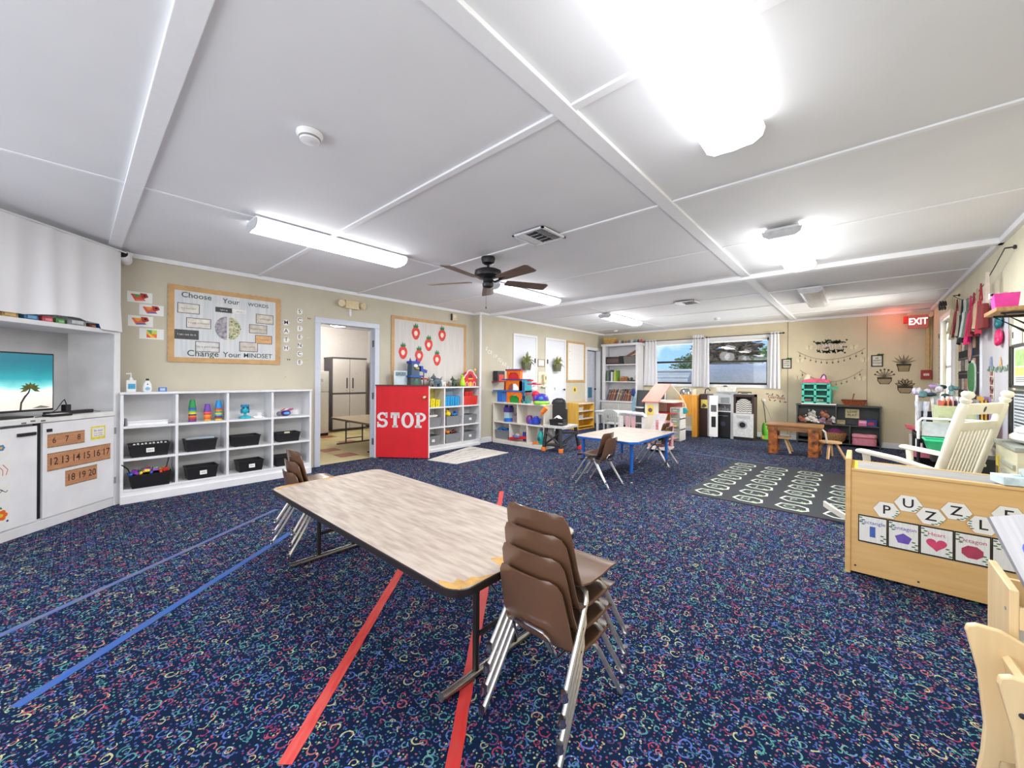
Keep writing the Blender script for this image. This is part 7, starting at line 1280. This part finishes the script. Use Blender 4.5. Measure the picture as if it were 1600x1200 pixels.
# ------------------------------------------------------------------ decals on the back wall
def onb(u, v, d=.002): x, z = WB.at(u, v); return (x, YB-d, z)
def quote(u0, v0_, u1, v1_, words, label):
    t = framed(WB, u0, v0_, u1, v1_, label, 'wall sign', .02, DARK, C((216, 212, 200), .6), lambda m, a_, b2, y: [m.text(w_, (0, b2*.55-k*b2*.5), b2*.42, INK, y, .01) for k, w_ in enumerate(words)], 'quote_sign', 'framed quote signs on the back wall', .008)
    (xa, za), (xb, zb) = WB.at(u0, v0_), WB.at(u1, v1_); rd = random.Random(3)
    for k in range(9): MB().cb((abs(xb-xa)*(.05+.05*k), -.011, abs(za-zb)/2+.01*math.sin(k)), (.035, .002, .016), None, 0, 0, k*.8).build('leaf', LGREEN if k % 2 else GREEN, t)
    return t
quote(1222, 561, 1237, 576, ['HOME', 'SWEET', 'HOME'], 'small framed quote sign beside the right curtain'); quote(1361, 555, 1380, 573, ['BE', 'HAPPY', 'TODAY'], 'framed quote sign left of the potted succulent decals')
p = onb(1297, 542); t = thing('family_sign', 'wall decal sign FAMILY among dark leaves on the back wall', 'wall decal', p, 0)
for k, ch in enumerate('FAMILY'): MB().text(ch, (-.165+.066*k, 0), .12, None, -.0026, .05).build('letter_outline', C((120, 96, 84), .7), t); MB().text(ch, (-.165+.066*k, 0), .12, None, -.0034, .02).build('letter', C([(236, 216, 200), (240, 206, 200), (246, 228, 224), (244, 232, 220), (240, 220, 200), (246, 240, 226)][k], .6), t)  # dark outline printed behind each pale letter
rd = random.Random(6)
for k in range(60):
    top = k < 34; x = rd.uniform(-.22, .22); z = (.075+.07*(1-abs(x)/.24)*rd.random()) if top else (-.07-.05*(1-abs(x)/.24)*rd.random()); MB().cb((x, -.002, z), (.06, .0015, .02), None, 0, 0, rd.uniform(-1.2, 1.2)).build('leaf', C([(74, 84, 70), (96, 104, 84), (60, 66, 58)][k % 3], .7), t)
for k, (u, v, lb) in enumerate(((1264, 543, 'pale butterfly decal left of the FAMILY sign'), (1334, 542, 'pale butterfly decal right of the FAMILY sign'), (1250, 563, 'cream moon-shaped decal below left of the FAMILY sign'), (1351, 562, 'cream butterfly decal at the right end of the upper swag'), (1246, 590, 'cream butterfly decal at the left end of the lower swag'), (1346, 591, 'pale yellow butterfly decal below the right end of the upper swag'))):
    t = thing('butterfly_decal', lb, 'wall decal', onb(u, v), 0, 'pale butterfly decals on the back wall')
    for s_ in (-1, 1): MB().prism([(0, 0), (s_*.05, .055), (s_*.065, .01), (s_*.035, -.05), (0, -.02)], -.0015, 0).build('wing', C((226, 216, 184), .6, 0, .06, 20), t)
    MB().cb((0, -.0022, 0), (.008, .001, .07)).build('body', C((150, 130, 96)), t)
for k, (u, v) in enumerate(((1279, 545), (1318, 542), (1322, 542), (1323, 531), (1320, 551), (1272, 534))): MB().prism(circ(0, 0, .018, 8), -.001, 0).build('dot_decal', C((96, 86, 66), .7), None, label=('dark dot decal left of the FAMILY sign', 'dark dot decal touching the right of the FAMILY sign', 'second dark dot decal right of the FAMILY sign', 'dark dot decal above right of the FAMILY sign', 'dark dot decal below right of the FAMILY sign', 'faint dot decal above left of the FAMILY sign')[k], cat='wall decal', group='dot decals', loc=onb(u, v, .001))
STR = C((140, 124, 96), .7)
def swag(p0, pm_, p1, n, label):
    t = thing('bulb_garland', label, 'garland', onb(*p0), 0); o_ = Vector(onb(*p0)); P = []
    for k in range(25):
        s_ = k/24; u = (1-s_)**2*p0[0]+2*s_*(1-s_)*pm_[0]+s_*s_*p1[0]; v = (1-s_)**2*p0[1]+2*s_*(1-s_)*pm_[1]+s_*s_*p1[1]; P.append(Vector(onb(u, v, .006))-o_)
    MB().tube(P, .003, 5).build('string', STR, t)
    for k in range(n):
        q_ = P[int((k+.7)*24/n)]; MB().cb((q_.x, q_.y, q_.z-.03), (.004, .003, .05)).ell((q_.x, q_.y, q_.z-.065), (.013, .006, .018), 8).build('bulb', STR, t)
swag((1246, 549), (1294, 577), (1352, 544), 12, 'upper swag of small bulb decals under the FAMILY sign'); swag((1250, 578), (1298, 615), (1348, 577), 11, 'lower swag of small bulb decals running behind the cat toy house')
def pot(u, v, kind, label):
    t = thing('succulent_decal', label, 'wall decal', onb(u, v), 0, 'potted succulent decals on the back wall'); K = C((62, 52, 42), .7); O = C((180, 160, 124), .7)
    if kind == 0: P = [(-.09, .02), (.09, .02), (.07, -.12), (-.07, -.12)]
    else: P = [(-.10, .02), (.10, .02), (.095, -.05), (.06, -.11), (-.06, -.11), (-.095, -.05)]
    MB().prism(P, -.0015, 0).build('pot_outline', K, t); MB().prism([(x*.86, z*.84-.008) for x, z in P], -.0022, -.0015).build('pot_fill', O, t)
    MB().cb((0, -.003, .0), (.19, .001, .035)).build('pot_rim', K, t)
    for k in range(3): MB().tube([(-.07+.028*j, -.003, -.04-.025*k+(.008 if j % 2 else 0)) for j in range(6)], .003, 4).build('pot_line', K, t)
    n = (7, 7, 6)[kind]
    for k in range(n):
        a_ = math.radians(-70+140*k/(n-1)); L_ = (.17, .14, .14)[kind]; x, z = math.sin(a_)*L_, .02+math.cos(a_)*L_; nx, nz = math.cos(a_)*(.014, .012, .03)[kind], -math.sin(a_)*(.014, .012, .03)[kind]; r_ = (.5, .6, .65)[kind]
        lf = MB().prism([(0, .02), (x*r_+nx, .02+(z-.02)*r_+nz), (x, z), (x*r_-nx, .02+(z-.02)*r_-nz)], -.0015, 0).build('leaf', K, t); MB().prism([(x*.25, .02+(z-.02)*.25), (x*r_+nx*.5, .02+(z-.02)*r_+nz*.5), (x*.9, .02+(z-.02)*.9), (x*r_-nx*.5, .02+(z-.02)*r_-nz*.5)], -.0022, -.0015).build('leaf_fill', O, lf)
        if kind == 1: MB().prism(circ(x*.95, z, .016, 8), -.003, -.0022).build('bud', K, lf)
pot(1412, 570, 0, 'spiky potted succulent decal, upper right of three'); pot(1382, 591, 1, 'potted cactus decal with round buds, left of three'); pot(1414, 605, 2, 'rounded potted cactus decal, lowest of three')
t = thing('garden_decal', 'brown floral word decal low on the wall left of the dark shelf', 'wall decal', onb(1213, 621), 0); MB().text('Garden', (.0, 0), .10, None, -.002, .01, -.1).build('word', C((150, 96, 80), .7), t)
for k in range(8): MB().cb((-.16+.045*k, -.001, .07-.12*(k % 2)-.02*k*.3), (.05, .001, .02), None, 0, 0, k*.9).build('leaf', C((110, 106, 80), .7), t)
# exit sign, conduit, pull station
ex = thing('exit_sign', 'red-lit EXIT sign with lamp heads high in the far right corner', 'exit sign', (.74, YB-.13, 2.26), 0); ex.scale = (.76, .8, 1.05)
bx(-.16, .16, .0, .05, -.11, .11).build('panel', C((206, 120, 112), .3, 0, .03, 8), ex); MB().text('EXIT', (0, 0), .15, None, -.002, .015).build('letters', emis((255, 190, 180), 2.2, 'exit_red'), ex)
bx(-.17, .25, .0, .06, .11, .16).build('housing', C((214, 196, 170), .4), ex); MB().box(-.24, -.16, .0, .05, -.02, .1).build('red_side_lamp', C((220, 60, 50), .4), ex, bevel=.01); MB().box(.0, .04, .05, .13, .11, .15).build('bracket', IV, ex)
for x in (.2,): MB().lathe([(.03, 0), (.045, .03), (.04, .05), (0, .05)], (x, -.0, .1), 14, None, Matrix.Rotation(PI/2, 4, 'X')).build('lamp_head', IV, ex, smooth=True)
rl = bpy.data.lights.new('exit_glow', 'POINT'); rl.energy = .9; rl.color = (1, .16, .10); rl.shadow_soft_size = .05; ro = bpy.data.objects.new('exit_glow', rl); COL.objects.link(ro); ro.location = (.42, YB-.25, 2.33)
t = thing('conduit', 'tan conduit pipe running down the far right corner to the red pull station', 'conduit', (.875, YB-.002, 0), 0); CO = C((212, 184, 132), .5)
bx(-.035, .015, -.03, 0, 1.42, 2.30).build('pipe', CO, t, bevel=.004); bx(.022, .04, -.02, 0, 1.42, 2.3).build('pipe', CO, t); bx(-.1, .045, -.035, 0, 2.28, 2.34).build('elbow', CO, t, bevel=.004)
t = thing('fire_alarm_pull', 'red fire alarm pull station at the bottom of the corner conduit', 'fire alarm', (.855, YB-.002, 1.34), 0); bx(-.07, .06, -.05, 0, -.08, .08).build('box', C((170, 44, 38), .4), t, bevel=.005); bx(-.04, .03, -.06, -.05, -.02, .02).build('pull_handle', C((226, 210, 200), .4), t)
# ------------------------------------------------------------------ right wall
def onr(u, v, d=.002): xl, z = WR.at(u, v, d); p = WR.w(xl, -d, z); return (p.x, p.y, p.z)
a_ = WR.at(1467, 525); b_ = WR.at(1471.5, 625)
t = thing('growth_chart', 'brick-patterned height strip left of the narrow right window', 'height chart', (XR-.002, 9.0, 0), -PI/2)
bx(-.10, .10, -.004, 0, .62, 1.94).build('strip', C((206, 196, 172), .7), t)
for k in range(22): bx(-.08, .06+.02*(k % 2), -.006, -.004, .66+.058*k, .70+.058*k).build('tick_block', C([(186, 160, 124), (150, 130, 100), (196, 176, 140)][k % 3], .7), t)
bx(-.1, .1, -.01, -.004, 1.90, 1.97).build('top_cap', DARK, t)
t = thing('scroll_hook', 'black wrought scroll bracket above the narrow window', 'hook', onr(1483, 476, .02), -PI/2)
for k in range(3): MB().tube([(-.16+.15*k+.085*math.cos(a2)*(1-a2/9), -.02-.04*k, .085*math.sin(a2)*(1-a2/9)-.02*k) for a2 in [j*.6 for j in range(11)]], .010, 6).build('scroll', BLACK, t, smooth=True)
# line with bags
t = thing('cord_line', 'thin dark cord strung along the right wall carrying the bags', 'cord', (XR-.06, 0, 0), -PI/2)
P = []; yl0, yl1 = 7.40, 5.02
for k in range(21):
    s_ = k/20; y = yl0+(yl1-yl0)*s_; P.append((-y, 0, 2.31-.20*math.sin(PI*min(1, s_*1.0))*1.0))
MB().tube(P, .004, 6).build('cord', DARK, t); 
for y, z in ((yl0, 2.31), (yl1, 2.31)): MB().tube([(-y, 0, z), (-y, .058, z+.0)], .006, 6).ell((-y, .05, z), (.018, .01, .018)).build('hook', DARK, t)
bagc = [((214, 200, 160), 'beige'), ((196, 186, 150), 'olive beige'), ((150, 36, 50), 'maroon'), ((190, 180, 160), 'pale'), ((40, 40, 46), 'black'), ((214, 226, 226), 'white'), ((120, 130, 110), 'grey green'), ((226, 40, 110), 'hot pink'), ((160, 36, 60), 'crimson'), ((200, 170, 140), 'tan'), ((170, 40, 60), 'dark red')]
for k, (c_, nm) in enumerate(bagc):
    y = 7.22-k*.152; s_ = (yl0-y)/(yl0-yl1); z = 2.31-.20*math.sin(PI*s_); h = .44+.05*math.sin(k*2)
    t = thing('hanging_bag', nm+' cloth bag hanging from the wall cord, %s from the window' % ORD[k], 'bag', (XR-.075, y, z), -PI/2, 'cloth bags on the wall cord')
    MB().prism([(-.07, -h*.35), (-.015, 0), (.015, 0), (.07, -h*.35), (.05, -h*.35), (0, -.03), (-.05, -h*.35)], -.012, -.004).build('strap', C(tuple(int(q_*.9) for q_ in c_), .8), t)
    rows = [[(-.07-.02*i/5+.02*i/5*j/4+(.14+.02*i/5)*j/6, -.02-.02*math.sin(j*1.1+k)*(i/5)-.015*i/5, -h*.33-(h*.67)*i/5-.01*math.sin(j)) for j in range(7)] for i in range(6)]
    MB().grid(rows, None, .006).build('bag_body', C(c_, .85, 0, .1, 12), t, smooth=True)
t = thing('hanging_bag', 'large dark red bag with white trim hanging nearest the hook by the wooden shelf', 'bag', (XR-.08, 5.42, 2.20), -PI/2, 'cloth bags on the wall cord'); MB().prism([(-.10, -.30), (-.02, .0), (.02, 0), (.06, -.30), (.04, -.30), (0, -.05), (-.07, -.30)], -.02, 0).build('strap', C((206, 190, 180), .8), t); MB().frust((0, -.03, -.5), (.16, .05), (.17, .04), .22).build('bag_body', C((120, 40, 40), .8, 0, .1), t, bevel=.01)
# pocket chart
pcf = thing('pocket_chart', 'tall black pocket chart with cards and a green oval on the right wall', 'pocket chart', (XR-.002, 6.77, 0), -PI/2); hx = .60
bx(-hx, hx, -.012, 0, .80, 1.92).build('chart_cloth', C((34, 34, 38), .8, 0, .06), pcf)
MB().text('OUR SCHEDULE', (0, 1.84), .1, None, -.0135).build('heading', PAPER, pcf)
for z in (1.76, 1.50, 1.32, 1.08): bx(-hx, hx, -.016, -.012, z-.008, z+.008).build('pocket_seam', C((90, 90, 94), .6), pcf)
rd = random.Random(5)
for r_, z in enumerate((1.66, 1.42, 1.20, .98)):
    for k in range(5):
        x = -.48+.2*k
        if r_ >= 2 and k in (3, ): continue
        if r_ < 2 and k == 3: continue
        cd_ = bx(x-.07, x+.07, -.018, -.013, z-.07, z+.06).build('pocket_card', C([(206, 160, 130), (220, 206, 190), (120, 110, 100), (200, 190, 180), (190, 140, 110)][(k+r_) % 5], .6, 0, .2, 20), pcf)
MB().prism(circ(.14, 1.58, .17, 20, 0, .12), -.021, -.013).build('blue_ring_card', C((46, 66, 120), .5), pcf); MB().prism(circ(.14, 1.58, .13, 20, 0, .09), -.023, -.021).build('face_print', C((206, 150, 130), .6, 0, .2), pcf)
MB().prism(rrect(.02, .42, 1.08, 1.46, .12), -.021, -.013).build('white_card', C((222, 236, 224), .5), pcf); MB().prism(rrect(.05, .39, 1.11, 1.43, .11), -.024, -.021).build('green_oval', C((40, 140, 70), .5), pcf)
# whiteboard
wbd = thing('whiteboard', 'grey-white whiteboard with silver frame on the right wall', 'whiteboard', (XR-.002, 5.62, 0), -PI/2); hx = .535
bx(-hx+.01, hx-.01, -.014, 0, .66, 1.92).build('board_surface', C((214, 217, 226), .25, 0, .02, 4), wbd)
for x in (-hx, hx-.02): bx(x, x+.02, -.022, 0, .62, 1.93).build('frame_side', CHROME, wbd)
bx(-hx, hx, -.022, 0, 1.92, 1.94).build('frame_top', CHROME, wbd); bx(-hx, hx, -.05, 0, .62, .645).build('marker_tray', CHROME, wbd)
for s_ in (-1, 1): MB().box(s_*hx-.03, s_*hx+.03, -.026, 0, 1.90, 1.955).build('corner_cap', BLACK, wbd, bevel=.005)
def blob(u, v, c_, nm, label, r=.07, parts=None):
    t = thing(nm, label, 'magnet', onr(u, v, .018), -PI/2); MB().ell((0, -.02, 0), (r, .022, r*.85), 14, None).build('body', C(c_, .4), t, smooth=True); MB().ell((r*.3, -.03, -r*.4), (r*.5, .02, r*.5)).build('lobe', C(tuple(int(q_*.9) for q_ in c_), .4), t, smooth=True); return t
blob(1566, 527, (226, 30, 100), 'pink_magnet_clip', 'hot pink rounded clip on the whiteboard', .085); blob(1566, 502, (20, 110, 120), 'teal_magnet_clip', 'teal rounded clip on the whiteboard under the wooden shelf', .07)
t = thing('leaf_garland', 'grey-green leaf strip across the whiteboard', 'garland', onr(1559, 577, .018), -PI/2)
for k in range(14): MB().cb((-.34+.052*k, -.004, .01*math.sin(k*2)), (.045, .003, .022), None, 0, 0, k*1.3).build('leaf', C([(110, 140, 120), (80, 120, 100), (150, 170, 150)][k % 3], .7), t)
for u, v, ch, c_ in ((1549, 567, 'ill', (80, 120, 190)), (1564, 567, 'A', (230, 180, 90))):
    t = thing('letter_magnet', '%s magnet above the leaf strip' % ('blue letter' if ch != 'A' else 'yellow letter A'), 'magnet', onr(u, v, .018), -PI/2); MB().text(ch, (0, 0), .14, None, -.004, .02).build('letter', C(c_, .5), t)
for k in range(3):
    v = 588+k*14; t = thing('photo_strip', 'brown photo square %s of three under the leaf strip' % ('top', 'middle', 'bottom')[k], 'photo', onr(1550, v, .018), -PI/2, 'photo squares on the whiteboard'); MB().box(-.07, .07, -.003, 0, -.06, .06).build('paper', C((226, 214, 196), .6), t)
    for j in range(4): MB().cb((-.03+.06*(j % 2), -.004, -.025+.05*(j//2)), (.045, .002, .04)).build('photo', C([(90, 50, 50), (170, 120, 110), (200, 90, 90), (70, 50, 60)][j], .5), t)
# wooden shelf on brackets, pink box
sh = thing('wall_shelf', 'short wooden shelf on black brackets high on the right wall', 'shelf', (XR-.002, 4.56, 1.71), -PI/2); SW = wood((196, 156, 104), (150, 108, 66), 0, .5, 3)
bx(0, .36, -.235, 0, .0, .028).build('shelf_board', SW, sh, bevel=.003)
for x in (.05, .27): MB().prism([(0, -.02), (-.20, -.012), (-.20, .0), (0, 0)], x-.012, x+.012, 'x').prism([(-.20, -.005), (-.185, -.012), (-.006, -.17), (-.0, -.15)], x-.012, x+.012, 'x').box(x-.012, x+.012, -.012, 0, -.2, 0).build('bracket', BLACK, sh)
t = thing('pink_basket', 'bright pink basket with a white clip on the wooden wall shelf', 'basket', (XR-.155, 4.46, 1.739), -PI/2); MB().tub((0, 0, 0), (.10, .10), (.12, .12), .12, .005).build('tub', C((236, 60, 170), .4), t); MB().box(-.04, .0, -.07, -.055, .095, .135).build('white_clip', PAPER, t); MB().ell((.02, -.06, .12), (.025, .012, .01)).build('dark_clip', BLACK, t); bx(-.05, -.02, -.02, .02, .10, .14).build('beige_tag', C((206, 196, 170)), t)
# thermostat, frames, cabinet and cloth at the far right
t = thing('thermostat', 'small white thermostat below the wooden wall shelf', 'thermostat', onr(1594, 524, .002), -PI/2); bx(-.06, .06, -.03, 0, -.07, .07).build('box', WHITE, t, bevel=.004); bx(-.035, -.015, -.033, -.03, -.02, .03).build('display', BLACK, t)
def frm(y0, y1, z0, z1, label, fn, inner): 
    t = thing('framed_poster', label, 'poster', (XR-.002, (y0+y1)/2, (z0+z1)/2), -PI/2, 'framed posters at the right edge'); hx, hz = abs(y1-y0)/2, (z1-z0)/2; b2 = .02
    MB().box(-hx, hx, -.02, 0, hz-b2, hz).box(-hx, hx, -.02, 0, -hz, -hz+b2).box(-hx, -hx+b2, -.02, 0, -hz, hz).box(hx-b2, hx, -.02, 0, -hz, hz).build('frame', BLACK, t); bx(-hx+b2, hx-b2, -.01, 0, -hz+b2, hz-b2).build('sheet', inner, t); m = MB(); fn(m, hx-b2, hz-b2); m.build('print', None, t)
def f1(m, hx, hz):
    m.flat([(-hx*.8, 0), (hx*.8, 0), (hx*.8, hz*.85), (-hx*.8, hz*.85)], -.011, C((170, 206, 130), .6, 0, .15, 20)).flat([(-hx*.8, -hz*.5), (hx*.8, -hz*.5), (hx*.8, -.01), (-hx*.8, -.01)], -.011, C((232, 222, 120), .6))
    for k in range(3): m.box(-hx*.7, hx*.7, -.012, -.011, -hz*(.6+.1*k)-.004, -hz*(.6+.1*k)+.004, GREY)
def f2(m, hx, hz):
    for k in range(11): m.box(-hx*.85, hx*(.8-.3*(k % 3)/2), -.012, -.011, hz*.85-k*hz*.16-.006, hz*.85-k*hz*.16+.006, C((120, 126, 130) if k % 4 else (40, 50, 60), .6))
frm(4.62, 5.03, 1.18, 1.52, 'black-framed green and yellow poster at the right edge, upper', f1, PAPER); frm(4.60, 5.03, .80, 1.16, 'black-framed text poster at the right edge, lower', f2, C((206, 214, 220), .5))
hc = thing('beige_cabinet', 'beige metal cabinet with louvres and yellow tag against the right wall', 'cabinet', (.70, 4.25, 0), -PI/2); BG = C((206, 204, 176), .45, 0, .03)
bx(0, .50, 0, .205, 0, .81).build('cabinet_body', BG, hc, bevel=.004); bx(-.01, .51, -.01, .205, .81, .835).build('cabinet_lid', C((150, 156, 150), .4), hc, bevel=.003)
for k in range(8): bx(.20, .47, -.012, 0, .70-.06*k, .725-.06*k).build('louvre', C((170, 174, 160), .4), hc)
bx(.03, .10, -.004, 0, .55, .73).build('yellow_tag', C((230, 200, 50), .5), hc); bx(.04, .09, -.006, -.004, .57, .66).build('tag_print', C((90, 80, 70), .5), hc)
t = thing('white_cushion', 'white folded cloth lying on the beige cabinet', 'cloth', (.80, 4.0, .836), -PI/2); MB().ell((0, 0, .04), (.17, .085, .04), 14).build('fold', PAPER, t, smooth=True); MB().ell((.02, .0, .085), (.12, .07, .03), 14).build('fold', C((226, 228, 226), .8), t, smooth=True)
MB().frust((0, 0, 0), (.18, .2), (.2, .24), .62).build('dark_bin', C((40, 42, 40), .5), None, label='dark bin between the rocking chair and the beige cabinet', cat='bin', loc=(.77, 4.88, 0))
# utility cart
uc2 = thing('utility_cart', 'black three-tier cart with white handle behind the rocking chair', 'cart', (.38, 5.15, 0), 0); 
for z in (.12, .40, .66): MB().tub((.22, .24, z), (.38, .42), (.42, .46), .07, .006).build('tray', BLACK, uc2)
for x in (.02, .42):
    for y in (.02, .46): MB().tube([(x, y, .05), (x, y, .74)], .012, 8).lathe([(.02, 0), (.026, .02), (.02, .045)], (x, y, 0), 10).build('post', BLACK, uc2)
MB().tube([(.02, .02, .70), (.02, .0, .86), (.04, -.01, .89), (.40, -.01, .89), (.42, .0, .86), (.42, .02, .70)], .012, 8).build('push_handle', PW, uc2, smooth=True); bx(.04, .40, .02, .03, .73, .86).build('white_panel', C((222, 224, 228), .5), uc2)
t = thing('green_basin', 'bright green plastic basin on the cart', 'basin', (.56, 4.98, .60), 0); MB().tub((0, 0, 0), (.22, .18), (.28, .24), .12, .005).build('basin', C((30, 176, 120), .35), t); MB().tube([(-.14, -.12, .12), (.14, -.12, .12), (.14, .12, .12), (-.14, .12, .12)], .01, 6, None, True).build('rim', C((40, 190, 134), .35), t)
bx(-.10, .10, -.07, .08, -.06, 0).build('tray_rest', BLACK, t)
t = thing('file_box', 'pale green file box with dark label on the cart', 'box', (.64, 5.38, .735), .1); MB().tub((0, 0, 0), (.22, .18), (.24, .2), .27, .006).build('box_body', C((196, 204, 160), .5), t); MB().text('FILES', (0, .14), .05, None, -.1, .02).build('lettering', BLACK, t)
for k in range(6):
    t = thing('folder', ('red', 'orange', 'pink', 'grey', 'blue', 'yellow')[k]+' folder standing in the pale green file box', 'folder', (.56+.03*k, 5.38, .75), .1, 'folders in the file box'); MB().box(-.003, .003, -.08, .08, 0, .30+.02*(k % 3)).build('folder', C([(190, 80, 60), (220, 140, 90), (206, 150, 150), (150, 150, 160), (110, 130, 180), (220, 180, 70)][k], .6), t); bx(-.004, .004, -.06, -.02, .3, .34).build('tab', PAPER, t)
for k in range(4): T3('magazine', ('grey', 'amber', 'ochre', 'violet')[k]+' magazine leaning right of the file box', 'magazine', .77+.022*k, 5.36, .735, [('cover', B(-.006, .006, -.09, .09, 0, .33+.03*(k % 2)), [(150, 150, 160), (214, 160, 50), (196, 140, 40), (150, 120, 160)][k])], 0, 'magazines on the cart')
gr = thing('dress_up_rail', 'white rail stand hung with black and silver dress-up clothes', 'clothes stand', (.44, 5.85, 0), 0)
MB().tube([(0, 0, 0), (0, 0, 1.08), (.24, 0, 1.08), (.24, 0, 0)], .012, 8).build('stand', PW, gr); bx(-.03, .27, -.12, .12, 0, .02).build('foot_plate', PW, gr)
for k, (x, c_, z0, z1, nm) in enumerate(((.03, (34, 34, 38), .50, .92, 'black_garment'), (.17, (40, 40, 44), .60, .90, 'black_garment'), (-.02, (196, 200, 206), .80, 1.02, 'silver_garment'), (.09, (216, 216, 214), .82, 1.08, 'white_garment'))):
    MB().grid([[(x+.11*j/5-.01*i/7*(j-2), -.03+.02*math.sin(j*2+k), z1-(z1-z0)*i/7) for j in range(6)] for i in range(8)], None, .01).build(nm, C(c_, .8, 0, .2, 16), gr, smooth=True)
rd = random.Random(8)
for k in range(18): MB().ell((rd.uniform(-.03, .27), rd.uniform(-.06, .05), rd.uniform(1.06, 1.19)), (rd.uniform(.02, .055), .03, rd.uniform(.02, .04)), 8, None, Matrix.Rotation(0, 4, 'X')).build('scarf', C([(170, 140, 190), (200, 190, 214), (150, 180, 170), (90, 130, 130), (40, 60, 60), (206, 200, 206)][k % 6], .8, 0, .3, 20, .4), gr, smooth=True)
pd = thing('pink_drawer_cart', 'white drawer cart with open pink lid behind the rocking chair arm', 'drawer unit', (.50, 7.3, 0), 0)
bx(0, .36, 0, .34, .03, .50).build('carcass', C((226, 224, 222), .5), pd, bevel=.004)
for k in range(3): d_ = bx(.02, .34, -.012, 0, .06+.145*k, .19+.145*k).build('drawer', C((206, 208, 208), .4), pd, bevel=.003); bx(.13, .23, -.02, -.012, .11+.145*k, .13+.145*k).build('handle', C((200, 80, 110)), d_)
MB().add([(-.04, -.06, .60), (.38, -.06, .50), (.38, .34, .50), (-.04, .34, .62), (-.04, -.06, .62), (.38, -.06, .53), (.38, .34, .53), (-.04, .34, .64)], [(0, 3, 2, 1), (4, 5, 6, 7), (0, 1, 5, 4), (2, 3, 7, 6), (0, 4, 7, 3), (1, 2, 6, 5)]).build('pink_lid', C((222, 70, 110), .4), pd); MB().ell((.33, -.03, .42), (.04, .03, .05)).build('pink_bow', C((206, 40, 80), .6), pd)
t = thing('pink_tray', 'pink tray of small toys beside the green basin', 'tray', (.54, 5.48, .50), 0); MB().tub((0, 0, 0), (.30, .2), (.34, .24), .06, .005).build('tray', C((240, 130, 160), .4), t)
for k in range(4): MB().ell((-.1+.07*k, -.05, .07), (.03, .03, .03)).build('pink_toy', C([(240, 150, 170), (250, 220, 226), (220, 60, 90), (240, 160, 180)][k], .5), t)
